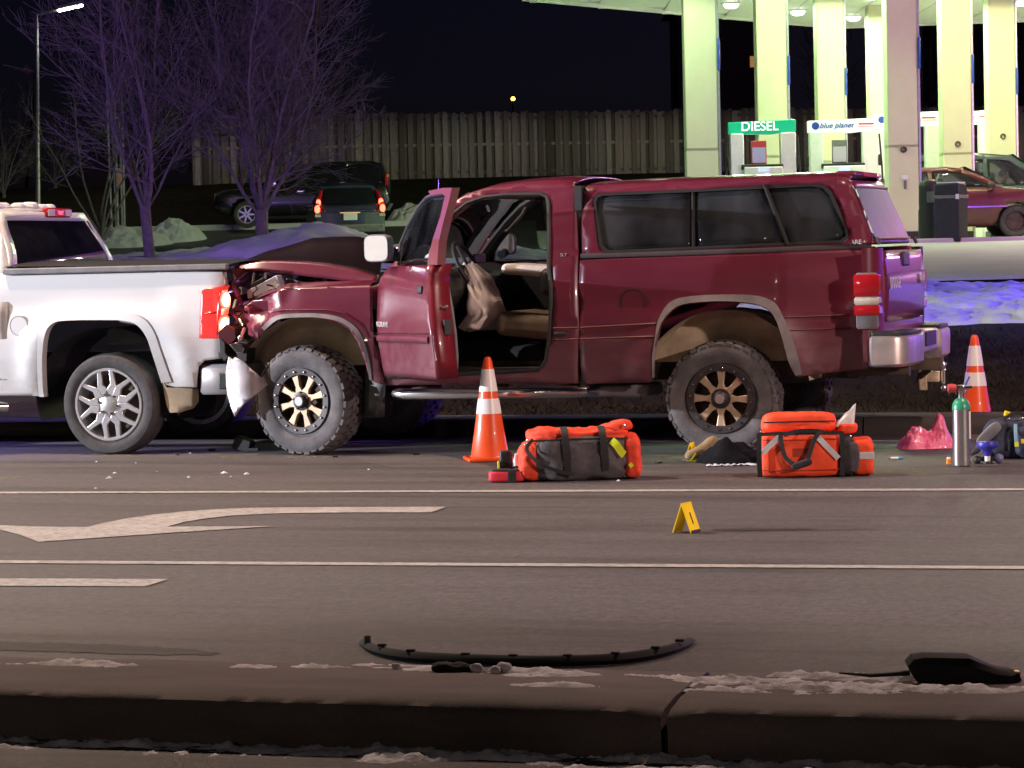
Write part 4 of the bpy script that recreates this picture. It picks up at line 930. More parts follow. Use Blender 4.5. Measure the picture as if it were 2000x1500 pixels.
MB().box((xr + .02, 0, 1.22), (.05, 1.66, 1.25)).build('cab_back_wall', 'black', rt)
MB().box(((xr + xfw) / 2, 0, zfl - .03), (xr - xfw, 1.72, .06)).build('cab_floor', 'black_matte', rt)
MB().box((xfw - .05, 0, .88), (.06, 1.60, .62)).build('firewall', 'black_matte', rt)
mb = MB(); mb.prism([(xfw - .05, .95), (xfw - .05, 1.30), (xfw + .22, 1.33), (xfw + .42, 1.26), (xfw + .46, 1.12), (xfw + .30, .90)], -.84, .84, 'y'); mb.build('dashboard', 'black', rt, bevel=.03, seg=3)
MB().box((xfw + .35, .05, 1.36), (.05, .26, .07)).build('rear_view_pod', 'black', rt, bevel=.01)
# seat with cushion, backrest and centre armrest
st = MB().box((xr - .36, 0, zfl + .28), (.56, 1.5, .17), Matrix.Rotation(R(6), 3, 'Y')).build('seat', 'seat', rt, bevel=.06, seg=4)
MB().box((xr - .10, .30, zfl + .62), (.17, .84, .62), Matrix.Rotation(R(12), 3, 'Y')).build('seat_back', 'black', st, bevel=.06, seg=4)
MB().box((xr - .10, -.46, zfl + .57), (.17, .56, .55), Matrix.Rotation(R(14), 3, 'Y')).build('seat_back', 'black', st, bevel=.06, seg=4)
a0 = P([(1020, 545), (1060, 600)], -.05); MB().box((xr - .26, -.05, zfl + .58), (.42, .34, .20)).build('arm_rest', 'black', st, bevel=.05, seg=4)
MB().box((xr - .48, .12, zfl + .66), (.62, .5, .08), Matrix.Rotation(R(4), 3, 'Y')).build('folded_cloth', 'cream', st, bevel=.035, seg=3)
# steering wheel and hanging airbag
sw0 = RT.on(905, 493, -.42); ctr = Vector((sw0[0] + .03, -.42, sw0[1] - .10)); mb = MB(); ax = Vector((-.9, 0, -.45)).normalized(); e1 = Vector((0, 1, 0)); e2 = ax.cross(e1).normalized()
mb.tube([ctr + (e1 * math.cos(q * math.pi / 14) + e2 * math.sin(q * math.pi / 14)) * .185 for q in range(29)], .017, 8); sw = mb.build('steering_wheel', 'black', rt)
mb = MB(); mb.tube([ctr, ctr + ax * .45], [.05, .035], 10); mb.build('steering_column', 'black', sw)
for q in (0, math.pi, -math.pi / 2): MB().tube([ctr, ctr + (e1 * math.cos(q) + e2 * math.sin(q)) * .185], .014, 6).build('spoke', 'black', sw)
def bag_(a, b):
    t = a; q = 2 * math.pi * b
    c = [Vector(p) for p in ((0, 0, 0), (.07, 0, -.10), (.13, -.01, -.24), (.14, -.02, -.37), (.06, -.02, -.46), (-.02, 0, -.48))]; u = t * 5; i = min(4, int(u)); p = c[i].lerp(c[i + 1], u - i)
    rr = [.05, .10, .135, .16, .17, .03]; r_ = lerp(rr[i], rr[i + 1], u - i); f_ = 1 + .22 * math.sin(3 * q + t * 7) * t + .3 * nz(math.cos(q) * 2, math.sin(q) * 2, t * 5 + 2, 1.2)
    return ctr + Vector((.02, -.02, .02)) + p + Vector((math.cos(q) * r_ * .75 * f_, math.sin(q) * r_ * 1.25 * f_, .03 * nz(q, t, 1, 2)))
mb = MB(); mb.grid(bag_, 26, 30); mb.build('airbag', 'cream', rt, ang=80)

# --- open driver door, hinged at its front edge
TH = R(54); hx_, hz0 = RT.curve(741, 600, cab_y); hy = cab_y(hx_, .8) + .03
hw_ = RT.loc + RT.ex * hx_ + RT.ey * hy
DF = Frame((hw_.x, hw_.y, 0), RT.yaw - TH)
def door_y(x, z): return -(interp(HW, z) - .955)
D_out = DF.pts([(752, 735), (853, 741), (849, 705), (842, 650), (837, 600), (835, 560), (836, 535), (840, 517), (800, 519), (760, 521), (744, 541), (737, 565), (734, 600), (736, 650), (743, 700)], door_y)
dr = panel('driver_door', 'red', rt, D_out, door_y, th=.02, dx=.1, dz=.05); dr.location = (hx_, hy, 0); dr.rotation_euler = (0, 0, -TH)
edge = DF.pts([(853, 741), (849, 705), (842, 650), (837, 600), (835, 560), (836, 535), (840, 517)], door_y)
xe = [p[0] for p in edge]; zs_ = [p[1] for p in edge]; k = len(edge); mb = MB()
mb.add([(x, door_y(x, z) + .004, z) for x, z in edge] + [(x + .0, door_y(x, z) + .05, z) for x, z in edge] + [(x - .015, door_y(x, z) + .155, z) for x, z in edge], [(i, i + 1, k + i + 1, k + i) for i in range(k - 1)] + [(k + i, k + i + 1, 2 * k + i + 1, 2 * k + i) for i in range(k - 1)])
mb.build('door_edge', 'red_dark', dr, ang=60, solid=.01)
for zc, hh_ in ((lerp(zs_[0], zs_[-1], .45), .10), (lerp(zs_[0], zs_[-1], .63), .02)):
    xx = interp([(z, x) for x, z in edge], zc); MB().box((xx + .004, .085, zc), (.02, .05, hh_)).build('latch', 'chrome' if hh_ < .05 else 'black', dr, bevel=.004)
inn = [(x + (.05 if x < .3 else -.012), z + (.02 if z < .8 else -.01)) for x, z in D_out]; panel('inner_trim', 'grey_plastic', dr, inn, lambda x, z: .15, th=.02, near=False)
MB().box((sum(p[0] for p in D_out) / len(D_out), .08, zs_[0] + .02), (.8, .13, .03)).build('door_bottom', 'red_dark', dr)
gl_px = [(779, 516), (783, 476), (798, 441), (820, 402), (834, 386), (845, 381), (867, 377.5), (872, 383), (864, 422), (849, 468), (840, 518)]
fr_y = lambda x, z: door_y(x, z) + .045
G = DF.pts(gl_px, fr_y); panel('door_window', 'glass', dr, G, fr_y, th=.005)
MB().tube([(x, fr_y(x, z), z) for x, z in G[:7]], .014, 7).build('window_frame', 'black', dr)
fo = DF.pts([(840, 373), (868, 367), (887, 366.5), (881, 393), (870, 434), (861, 472), (858, 517)], fr_y); fi = DF.pts([(845, 381), (866, 377.5), (873, 383), (864, 422), (849, 468), (841, 500), (839, 518)], fr_y); k = len(fo); mb = MB()
for dy in (-.02, .035): mb.add([], []) 
mb.add([(x, fr_y(x, z) - .015, z) for x, z in fi] + [(x, fr_y(x, z) - .015, z) for x, z in fo] + [(x, fr_y(x, z) + .04, z) for x, z in fo] + [(x, fr_y(x, z) + .04, z) for x, z in fi], [(j * k + i, j * k + i + 1, ((j + 1) % 4) * k + i + 1, ((j + 1) % 4) * k + i) for j in range(4) for i in range(k - 1)] + [(0, k, 2 * k, 3 * k), (k - 1, 4 * k - 1, 3 * k - 1, 2 * k - 1)])
mb.build('rear_frame', simple('door_frame_red', (.12, .008, .022), .55), dr, ang=50)
hx0, hzz = DF.curve(822, 566, door_y); MB().box((hx0, door_y(hx0, hzz) - .006, hzz), (.09, .02, .055)).build('door_handle', 'black', dr, bevel=.012)
def groove_d(px, wz, mat):
    L = DF.pts(px, door_y); n = len(L); LL = [(lerp(L[0][0], L[-1][0], i / 10), lerp(L[0][1], L[-1][1], i / 10)) for i in range(11)]; mb = MB(); n = 11
    mb.add([(x, door_y(x, z + wz) - .002, z + wz) for x, z in LL] + [(x, door_y(x, z) - .014, z + wz * .5) for x, z in LL] + [(x, door_y(x, z - wz) - .012, z - wz * .6) for x, z in LL] + [(x, door_y(x, z - wz) - .001, z - wz) for x, z in LL], [(j * n + i, j * n + i + 1, (j + 1) * n + i + 1, (j + 1) * n + i) for j in range(3) for i in range(10)])
    mb.build('moulding', mat, dr, ang=60)
groove_d([(737, 661), (838, 664)], .026, 'red'); groove_d([(735, 651), (837, 652)], .004, 'red_mould')
tx, tz_ = DF.curve(747, 634, door_y); text('lettering', 'MAGNUM V8', 'badge', dr, (tx, door_y(tx, tz_) - .004, tz_), (R(88), 0, 0), .052, .002)
# door mirror
def mirror(par, fr_, u, v, yl, w_, h__, arm):
    x, z = fr_.on(u, v, yl); rr = []
    def rect(sx, sz, n=28):
        L = []
        for i in range(n):
            q = 2 * math.pi * i / n; c_, s_ = math.cos(q), math.sin(q); L.append((math.copysign(abs(c_) ** .45, c_) * sx, math.copysign(abs(s_) ** .45, s_) * sz))
        return L
    o = MB().loft([[(px, yy, pz) for px, pz in rect(w_ / 2 * k, h__ / 2 * k)] for yy, k in ((0, 1.), (.02, 1.04), (.07, .98), (.11, .75), (.125, .4))]).build('mirror', 'grey_plastic', par, ang=50)
    g = MB().prism(rect(w_ / 2 * .93, h__ / 2 * .93), -.006, .002, 'y').build('mirror_glass', M['mirror_g'], o)
    if arm: MB().tube([Vector((0, .06, -h__ * .3)), Vector(arm)], [.03, .035], 8).build('mirror_arm', 'black', o)
    return o, x, z
M['mirror_g'] = simple('mirror_bright_reflection', (.50, .45, .40), .38, .15, var=.06)  # off-white base paints a bright reflection into the mirror
wm = Frame((0, 0, 0), 0)
o, x, z = mirror(dr, DF, 735, 485, -.10, .20, .185, (.12, .11, -.06)); o.location = (x, -.10, z); o.rotation_euler = (0, 0, TH * .80)
o, x, z = mirror(rt, RT, 989, 477, 1.06, .135, .155, (-.03, -.06, -.08)); o.location = (x, 1.06, z); o.rotation_euler = (0, 0, R(8))
# wiper stub
# --- front fender, hood, crushed nose
fen_px = [(470, 600), (486, 588), (500, 583), (553, 563), (637, 560), (723, 557), (726, 580), (727, 607), (733, 670), (748, 735), (748, 752), (735, 748), (722, 742), (717, 707), (703, 667), (687, 643), (660, 627), (620, 620), (580, 620), (553, 622), (537, 628), (517, 646), (504, 663), (490, 662), (480, 655), (474, 652), (466, 625)]
fen = panel('fender', 'red', rt, P(fen_px, -.97), fen_y, th=.02, dx=.028, dz=.024, ang=22)
panel('far_fender', 'red', rt, P(fen_px, body_y), lambda x, z: -body_y(x, z), th=.02, near=False)
arch_strip('arch_lip', [(722, 742), (717, 707), (703, 667), (687, 643), (660, 627), (620, 620), (580, 620), (553, 622), (537, 628), (517, 646)], [(727, 742), (722, 704), (709, 661), (692, 636), (663, 619), (620, 612), (580, 612), (551, 614), (531, 621), (511, 640)], fen_y, 'flare', fen, .010)
groove(fen, [(530, 610), (560, 605), (640, 605), (675, 612), (705, 632), (718, 660)], fen_y, .005, 'red_mould', .004)
# fender top lip folds inwards to the engine bay
ft = P([(500, 583), (553, 563), (637, 560), (723, 557)], fen_y); n = len(ft); mb = MB()
mb.add([(x, fen_y(x, z) + .0, z) for x, z in ft] + [(x, fen_y(x, z) + .10, z + .035) for x, z in ft] + [(x, fen_y(x, z) + .22, z + .03) for x, z in ft], [(j * n + i, j * n + i + 1, (j + 1) * n + i + 1, (j + 1) * n + i) for j in range(2) for i in range(n - 1)]); mb.build('fender_top', 'red', fen, ang=60)
rA = P([(463, 528), (480, 526), (510, 527.5), (553, 533), (600, 539), (637, 543), (690, 550), (733, 554)], -.72)
rB = P([(458, 521), (478, 515), (513, 509), (553, 509), (600, 511), (640, 515), (700, 527), (742, 541)], -.68)
rC = P([(468, 513), (485, 504), (515, 495), (560, 480), (610, 465), (650, 461), (700, 462), (748, 474)], -.10)
n = 8; cols = []
def hood_pt(a, b):
    t = a * (n - 1); i = min(n - 2, int(t)); f = t - i
    def at(rw, y): return Vector((lerp(rw[i][0], rw[i + 1][0], f), y, lerp(rw[i][1], rw[i + 1][1], f)))
    A, B_, C_ = at(rA, -.72), at(rB, -.68), at(rC, -.10); Dd = Vector((C_.x, .68, C_.z - .10)); E_ = Vector((C_.x, .72, C_.z - .2))
    q = b * 4; j = min(3, int(q)); g = q - j; S = [A, B_, C_, Dd, E_]
    p = S[j].lerp(S[j + 1], smooth01(0, 1, g) if j == 2 else g)
    if j == 1: p.z -= .05 * math.sin(g * math.pi) * (1 - .6 * abs(2 * a - 1))
    if b > .3: p += Vector((0, 0, .012 * nz(a * 5, b * 6, 3) ))
    return p
M['hood_shaded'] = paint('shaded_hood_red', (.012, .006, .008), (.05, .045, .045), .45, .85, .3, .3)  # near-black colour stands for dark sky reflected in the red hood top
mb = MB(); mb.grid(lambda a, b: hood_pt(a, .25 + .75 * b), 28, 18); hdp = mb.build('hood', 'hood_shaded', rt, ang=40, solid=.02)
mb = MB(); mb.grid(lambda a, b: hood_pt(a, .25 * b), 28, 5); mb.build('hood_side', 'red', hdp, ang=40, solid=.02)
xn, zn = RT.on(470, 600, -.7); xfe = xfw - .1
MB().box(((xn + xfe) / 2 + .10, .05, .86), (xfe - xn - .25, 1.2, .32)).build('engine', 'black_matte', rt, bevel=.05)
for i, (u, v, s_) in enumerate([(600, 550, .05), (622, 552, .06), (650, 552, .05), (585, 556, .04)]):
    x, z = RT.on(u, v, -.55); MB().sphere((x, -.55, z), s_, 10, 6, (1, 1, .8)).build('engine_part', 'metal' if i % 2 else 'black', rt)
x, z = RT.on(595, 552, -.62); mb = MB(); mb.tube([(x + .06 * math.cos(q * .45), -.62, z + .05 * math.sin(q * .45)) for q in range(15)], .012, 6); mb.build('hose', 'black', rt)
bt = P([(481, 568), (540, 537), (550, 564), (484, 584)], -.80); M['battery'] = simple('pale_battery_case', (.52, .56, .66), .4)
ba = MB().prism(bt, -.80, -.52, 'y').build('battery', 'battery', rt, bevel=.006)
x, z = RT.on(505, 552, -.78); MB().box((x, -.77, z), (.11, .06, .03), Matrix.Rotation(R(-24), 3, 'Y')).build('battery_clamp', 'black', ba, bevel=.006)
for dx_ in (-.05, .04): MB().tube([(x + dx_, -.77, z), (x + dx_ + .01, -.76, z + .07)], .009, 6).build('battery_terminal', 'metal', ba)
MB().prism(P([(523, 566), (538, 548), (545, 562)], -.803), -.804, -.801, 'y').build('battery_label', 'reflective', ba)
# crushed front panel, headlight shards, bent bumper end
def shard(name, px, y0, y1, mat, par=rt, bev=.004): return MB().prism(P(px, (y0 + y1) / 2), y0, y1, 'y').build(name, mat, par, bevel=bev)
M['crush'] = simple('crumpled_red', (.05, .004, .008), .35, coat=.3)
def crushed(a, b):
    u = lerp(459, 474, .5 + .5 * math.sin(b * 9 + a * 4) ) ; v = lerp(524, 610, b); x, z = RT.on(u, v, -.8); return (x + .03 * nz(a * 4, b * 6, 2), lerp(-.93, .85, a), z)
mb = MB(); mb.grid(crushed, 16, 14); mb.build('crushed_grille', 'crush', rt, ang=50)
shard('headlamp_shell', [(440, 648), (458, 632), (474, 640), (476, 660), (462, 672), (446, 668)], -.94, -.66, 'crush')
shard('header_bracket', [(436, 660), (447, 668), (448, 688), (455, 697), (446, 705), (438, 690)], -.95, -.80, 'black')
shard('lamp_reflector', [(456, 672), (470, 668), (484, 678), (482, 690), (470, 688)], -.97, -.82, 'chrome')
shard('lamp_bracket', [(474, 660), (492, 668), (490, 704), (478, 712), (470, 690)], -.93, -.78, 'black')
MB().sphere((RT.on(472, 660, -.93)[0], -.95, RT.on(472, 660, -.93)[1]), .022).build('lamp_bulb', 'chrome', rt)
for i, (u0, v0, u1, v1, y_) in enumerate([(456, 556, 470, 600, -.90), (462, 585, 480, 612, -.93), (452, 610, 472, 636, -.86), (470, 536, 452, 566, -.7), (478, 640, 462, 668, -.95), (448, 592, 458, 622, -.8)]):
    a2, b2 = RT.on(u0, v0, y_), RT.on(u1, v1, y_); mid = ((a2[0] + b2[0]) / 2 + .03 * (-1) ** i, y_ - .05, (a2[1] + b2[1]) / 2)
    MB().tube([(a2[0], y_, a2[1]), mid, (b2[0], y_ + .04, b2[1])], [.016, .022, .006], 4, flatten=.25).build('torn_strip', 'crush' if i % 2 else 'red', rt, ang=20)
for i, L in enumerate([[(500, 560), (488, 590), (494, 630), (480, 668)], [(462, 560), (470, 600), (460, 640), (470, 690)], [(520, 556), (560, 570), (590, 556)], [(478, 640), (470, 672), (482, 700), (474, 730)], [(560, 545), (610, 556), (660, 552)]]):
    MB().tube([(*(lambda p: (p[0], -.86 + .05 * (k % 2), p[1]))(RT.on(u, v, -.86)),) for k, (u, v) in enumerate(crom(L, 4))], .007, 5).build('wire', 'black', rt)
def bumper_y(x, z):
    x0 = RT.on(440, 750, -1.0)[0]; return -1.02 + min(.2, 1.5 * (x - x0 - .12) ** 2) + .04 * nz(x, z, 1, 6)
bpx = [(448, 697), (456, 703), (461, 698), (470, 702), (484, 713), (502, 732), (518, 752), (506, 764), (492, 778), (478, 790), (468, 800), (462, 812), (452, 795), (443, 772), (440, 750), (441, 728)]
M['bumper_white'] = simple('scuffed_bumper', (.60, .55, .58), .42, .2, var=.15, scale=7)
panel('bumper_end', 'bumper_white', rt, P(bpx, -1.0), bumper_y, th=.015, dx=.04, dz=.04)
# whip antenna at the far cowl
x, z = RT.on(856, 366, .8); MB().tube([(x - .02, .8, 1.2), (x, .8, z + .06)], [.006, .004], 5).build('antenna', 'chrome', rt)
# ================================================================== WHITE PICKUP
WT = Frame((-9.6, 18.70, 0), 0.)
wt = thing('pickup_truck', 'white pickup with black bed cover and lit tail lamp, hit from behind', 'pickup truck', WT.loc, 0)
HWW = [(.40, .92), (.55, .955), (.7, .975), (.85, .985), (1.02, .985), (1.12, .975), (1.2, .965), (1.3, .95), (1.36, .925), (1.6, .86), (1.9, .77), (2.0, .74)]
WWx, WWz = WT.on(213, 788, -.98); WWR = .372
def wb_y(x, z):
    d = max(abs(x - WWx) * .96, abs(z - .42) * 1.03); d = (abs(x - WWx) ** 3.2 + abs((z - .42) * 1.05) ** 3.2) ** (1 / 3.2)
    y = interp(HWW, z) + .028 * math.exp(-((d - .63) / .09) ** 2) * smooth01(.4, .55, z)
    y -= .02 * math.exp(-((z - 1.08) / .10) ** 2) * (1 - smooth01(WWx + .35, WWx + .6, x)) * smooth01(-.2, .2, x - WWx + .9)
    xb = WT_XB - .02
    return -y + (2.2 * max(0, x - xb + .12) ** 2)
WT_XB = WT.on(447, 600, -.96)[0]
PW = WT.pts
bo = PW([(-40, 538), (7, 534), (150, 531), (313, 530), (443, 531), (446, 560), (440, 660), (436, 700), (400, 704), (388, 716), (384, 757), (343, 756), (325, 752)], wb_y) + PW(crom([(317, 748), (308, 720), (299, 692), (287, 658), (269, 635), (243, 626), (190, 625), (131, 626), (105, 631), (90, 651), (84, 696), (85, 752), (88, 775)]), wb_y) + PW([(60, 773), (-40, 772)], wb_y)
bo = [bo[0]] + bo[1:]
wbed = panel('bed_side', 'white', wt, bo, wb_y, th=.03, dx=.04, dz=.035)
panel('far_bed_side', 'white', wt, bo, lambda x, z: -wb_y(x, z), th=.03, near=False)
def astrip(name, pi, po, yf, mat, par, lift):
    a = PW(crom(pi), yf); b = PW(crom(po), yf); n = len(a); mb = MB()
    mb.add([(x, yf(x, z) - lift, z) for x, z in a] + [(x, yf(x, z) - lift * .5, z) for x, z in b] + [(x, yf(x, z) + .06, z) for x, z in a], [(i, i + 1, n + i + 1, n + i) for i in range(n - 1)] + [(2 * n + i, 2 * n + i + 1, i + 1, i) for i in range(n - 1)])
    return mb.build(name, mat, par, ang=60)
astrip('wheel_flare', [(88, 775), (85, 752), (84, 696), (90, 651), (105, 631), (131, 626), (190, 625), (243, 626), (269, 635), (287, 658), (299, 692), (308, 720), (317, 748)],
       [(78, 775), (75, 752), (73, 696), (76, 645), (92, 620), (125, 613), (190, 611), (248, 612), (280, 622), (301, 648), (314, 685), (325, 716), (336, 746)], wb_y, 'white', wbed, .016)
cx, cz = WT.on(37, 636, -.985)
fc = (cx, wb_y(cx, cz) - .003, cz); MB().lathe([(0, -.002), (.068, -.002), (.07, .004)], 32, fc, 'y').build('fuel_door', 'white', wbed)
MB().lathe([(.069, -.003), (.0725, -.003), (.0725, .005), (.069, .005)], 32, fc, 'y', close=True).build('fuel_door_gap', 'grey_plastic', wbed)
def gro(px, wz, mat, lift):
    L = PW(px, wb_y); n = len(L); mb = MB(); mb.add([(x, wb_y(x, z + wz) - lift, z + wz) for x, z in L] + [(x, wb_y(x, z - wz) - lift, z - wz) for x, z in L], [(i, i + 1, n + i + 1, n + i) for i in range(n - 1)]); mb.build('panel_gap', mat, wbed)
# liner, inner bits
mb = MB()
def fl_in(a, b):
    q = lerp(R(-20), R(200), a); return (WWx - .04 + math.cos(q) * .58, lerp(-.90, -.25, b), .42 + math.sin(q) * .50)
mb.grid(fl_in, 24, 5); mb.build('wheel_liner', 'black', wt, ang=80)
x0, z0 = WT.on(210, 640, -.45); x1, z1 = WT.on(290, 672, -.45)
MB().box(((x0 + x1) / 2, -.42, (z0 + z1) / 2), (abs(x1 - x0), .1, abs(z1 - z0))).build('frame_rail', 'grey_plastic', wt, bevel=.01)
MB().box((-.2, .42, .62), (5.2, .1, .16)).build('frame_rail', 'black', wt)
MB().tube([(WWx, -.8, WWR), (WWx, .8, WWR)], .06, 10).build('rear_axle', 'black', wt)
wheel(wt, (WWx, -.87, WWR - .006), WWR, .265, .262, 'gm', spin=.2)
wheel(wt, (WWx, .80, WWR - .006), WWR, .265, .262, 'gm', side=1, detail=False)
wheel(wt, (WWx - 3.64, -.87, WWR - .006), WWR, .265, .262, 'gm'); wheel(wt, (WWx - 3.64, .8, WWR - .006), WWR, .265, .262, 'gm', side=1, detail=False)
# mud flap
M['flap'] = simple('dirty_mud_flap', (.40, .31, .21), .9, var=.25, scale=5)
fx = PW([(316, 742), (325, 757), (343, 757), (383, 760), (384, 785), (375, 798), (350, 806), (332, 806), (326, 795)], -.95)
panel('mud_flap', 'flap', wt, fx, lambda x, z: -.95 + .5 * max(0, x - fx[0][0]) ** 2, th=.02, dx=.05, dz=.05)
# tonneau cover
xa, za = WT.on(10, 524, -.93); xb, zb_ = WT.on(443, 522, -.93)
mb = MB(); mb.grid(lambda a, b: (lerp(xa, WT_XB - .01, a), lerp(-.955, .955, b), lerp(za, zb_, a) + .012 + .035 * (1 - (2 * b - 1) ** 4)), 8, 14); ton = mb.build('bed_cover', 'black', wt, ang=60)
mb = MB(); mb.box(((xa + WT_XB) / 2, -.955, (za + zb_) / 2 - .01), (WT_XB - xa, .05, .045)); mb.build('cover_rail', 'grey_plastic', ton, bevel=.01)
# tailgate, tail lamp, bumper
zr_ = WT.on(443, 533, -.95)[1]
mb = MB(); mb.grid(lambda a, b: (WT_XB + .01 + .02 * math.sin(math.pi * b), lerp(-.80, .80, a), lerp(.72, zr_, b)), 8, 8); mb.build('tailgate', 'white', wt, solid=.05, ang=60)
def wlamp(s_):
    ya = lambda x, z: wb_y(x, z) - .006
    px_o = [(394, 568), (402, 563), (425, 560), (449, 557), (447, 600), (441, 640), (437, 659), (412, 661), (389, 661), (390, 620)]
    L = PW(px_o, ya); X1 = WT_XB + .04
    mb = MB(); n = len(L)
    tl = panel('tail_lamp', 'lamp_red_lit', wt, L, ya if s_ < 0 else (lambda x, z: -ya(x, z)), th=.03, dx=.03, dz=.03, near=s_ < 0)
    z0 = min(p[1] for p in L); z1 = max(p[1] for p in L); xs_ = max(p[0] for p in L) - .01
    yb = lambda x, z: wb_y(x, z) - .014
    S = (lambda x, z: yb(x, z)) if s_ < 0 else (lambda x, z: -yb(x, z))
    for nm, px, mt in (('bulb_glow', [(434, 568), (445, 566), (450, 572), (450, 596), (445, 603), (434, 600), (429, 586)], 'lamp_mid'), ('bulb_glow', [(430, 619), (442, 616), (448, 622), (446, 648), (440, 656), (428, 653), (425, 634)], 'lamp_mid'), ('upper_bulb', [(437, 574), (443, 571), (449, 576), (449, 592), (444, 599), (437, 596), (434, 586)], 'lamp_hot'), ('lower_bulb', [(434, 624), (441, 620), (447, 626), (444, 645), (438, 652), (431, 648), (430, 634)], 'lamp_hot'), ('lens_divider', [(396, 611), (432, 607), (432, 611), (395, 615)], 'lamp_red'), ('lens_divider', [(428, 571), (431, 570), (426, 654), (423, 655)], 'lamp_red'), ('reverse_lens', [(433, 603), (448, 601), (447, 613), (432, 616)], 'lamp_clear')):
        L2 = PW(crom(px + px[:1], 4)[:-1] if 'bulb' in nm else px, yb); S2 = S if nm == 'bulb_glow' else (lambda x, z, S=S: S(x, z) + s_ * .003); panel(nm, mt, tl, L2, S2, th=.004, near=s_ < 0)
wlamp(-1); wlamp(1)
# glow of the lit lamp on what is near it
bpt = WT.on(440, 610, -1.0); lamp('tail_lamp_bulb', 'POINT', tuple(WT.loc + Vector((bpt[0] + .06, -1.06, bpt[1]))), 1.1, (1, .12, .06), .05)
zb0_, zb1_ = WT.on(390, 771, -.96)[1], WT.on(390, 712, -.96)[1]; xbL = WT.on(388, 740, -.96)[0]
M['bumper_grey'] = simple('grimy_bumper', (.26, .24, .245), .45, .3, var=.3, scale=6)
def wbump(s_):
    pts = [(xbL, -.93), (xbL + .03, -.965), (WT_XB + .05, -.965), (WT_XB + .15, -.90), (WT_XB + .17, -.5), (WT_XB + .02, -.5)]; rings = []
    for zz, i_ in ((zb0_, .02), (zb0_ + .02, 0), (zb1_ - .03, 0), (zb1_, .02)): rings.append([(x - i_ * (1 if x > WT_XB else -.3), s_ * (-y - i_ * (1 if y < -.9 else 0)), zz) for x, y in pts])
    b = MB().loft(rings).build('rear_bumper', M['bumper_grey'], wt, ang=45)
    MB().box((WT_XB - .03, s_ * .968, (zb0_ + zb1_) / 2 - .01), (.12, .02, .12)).build('corner_step', 'black', b, bevel=.015)
wbump(-1); wbump(1); MB().box((WT_XB + .08, 0, (zb0_ + zb1_) / 2), (.15, 1.0, zb1_ - zb0_)).build('bumper_centre', 'chrome_dirty', wt, bevel=.015)
# cab: rear face, window, roof, sides
xc = WT.on(20, 528, -.91)[0]; zc_b = WT.on(20, 528, -.91)[1]; zc_w0 = WT.on(22, 525, -.9)[1]
ytop, ztop = WT.onx(160, 406, xc - .10); yf_, zf_ = WT.onx(221, 513, xc)
zR = WT.on(2, 408, -.70)[1]
zR = max(zR, 1.62)
def cab_hw(z): return interp([(zc_b - .2, .93), (zc_b, .915), (zR - .12, .80), (zR - .04, .74), (zR, .66)], z)
def cabx(z): return xc - .16 * smooth01(zc_b, zR, z) ** 1.2
def crear(y, t, off=0.):
    z = lerp(zc_b - .25, zR - .02, t); return (cabx(z) + off + .04 * (1 - y * y), y * cab_hw(z), z)
zw0, zw1 = WT.onx(30, 527, xc)[1], WT.onx(30, 430, xc - .12)[1]
t0 = (zw0 - zc_b + .25) / (zR - .02 - zc_b + .25); t1 = (zw1 - zc_b + .25) / (zR - .02 - zc_b + .25)
cab_b = MB()
fr = [(-1, 0), (1, 0), (1, 1), (-1, 1)]; ho = [(-.90, t0), (.90, t0), (.87, t1), (-.87, t1)]
for i in range(4):
    a = (fr[i], fr[(i + 1) % 4]); b = (ho[i], ho[(i + 1) % 4]); k = 8
    vs = [crear(lerp(a[0][0], a[1][0], j / k), lerp(a[0][1], a[1][1], j / k)) for j in range(k + 1)] + [crear(lerp(b[0][0], b[1][0], j / k), lerp(b[0][1], b[1][1], j / k)) for j in range(k + 1)]
    cab_b.add(vs, [(j, j + 1, k + 2 + j, k + 1 + j) for j in range(k)])
cb_ = cab_b.build('cab_rear', 'white', wt, ang=60, solid=.02)
mb = MB(); mb.grid(lambda a, b: crear(lerp(-.905, .905, a), lerp(t0 - .01, t1 + .01, b), -.006), 10, 8); mb.build('rear_window', 'glass_black', cb_)
mb = MB(); mb.tube([crear(.91 * (1 if q < 2 else -1) * (1 if True else 1), t, .004) for q, t in ((0, t0), (0, t1))], .008, 5); mb.build('window_seal', 'black', cb_)
# third brake lamp over the window
ya_, za_ = WT.onx(84, 416, xc - .13); yb_, zb__ = WT.onx(130, 416, xc - .13)
tl3 = MB().box((xc - .115, (ya_ + yb_) / 2, (za_ + zb__) / 2), (.05, abs(yb_ - ya_), .075)).build('third_brake_lamp', 'lamp_red', cb_, bevel=.015)
for s_ in (-1, 1): MB().box((xc - .092, (ya_ + yb_) / 2 + s_ * abs(yb_ - ya_) * .36, (za_ + zb__) / 2), (.02, abs(yb_ - ya_) * .24, .05)).build('cargo_lens', 'lamp_clear', tl3)
MB().box((xc - .088, (ya_ + yb_) / 2, (za_ + zb__) / 2), (.02, abs(yb_ - ya_) * .2, .03)).build('lit_lens', 'lamp_red_lit', tl3)
CF = xc - 2.35      # windscreen base of the cab, out of frame
def roofp(a, b):
    x = lerp(CF + .75, xc - .155, a); q = 2 * b - 1; e = 1 - abs(q) ** 3; hw = lerp(.70, .68, a)
    return (x, q * hw, zR - .03 + .055 * e - .03 * (2 * a - 1) ** 4)
mb = MB(); mb.grid(roofp, 10, 14); mb.build('cab_roof', 'white', wt, ang=60, solid=.02)
def cside_y(x, z): return -cab_hw(z) if z > zc_b - .2 else wb_y(x - 9, z) if False else -interp(HWW, z)
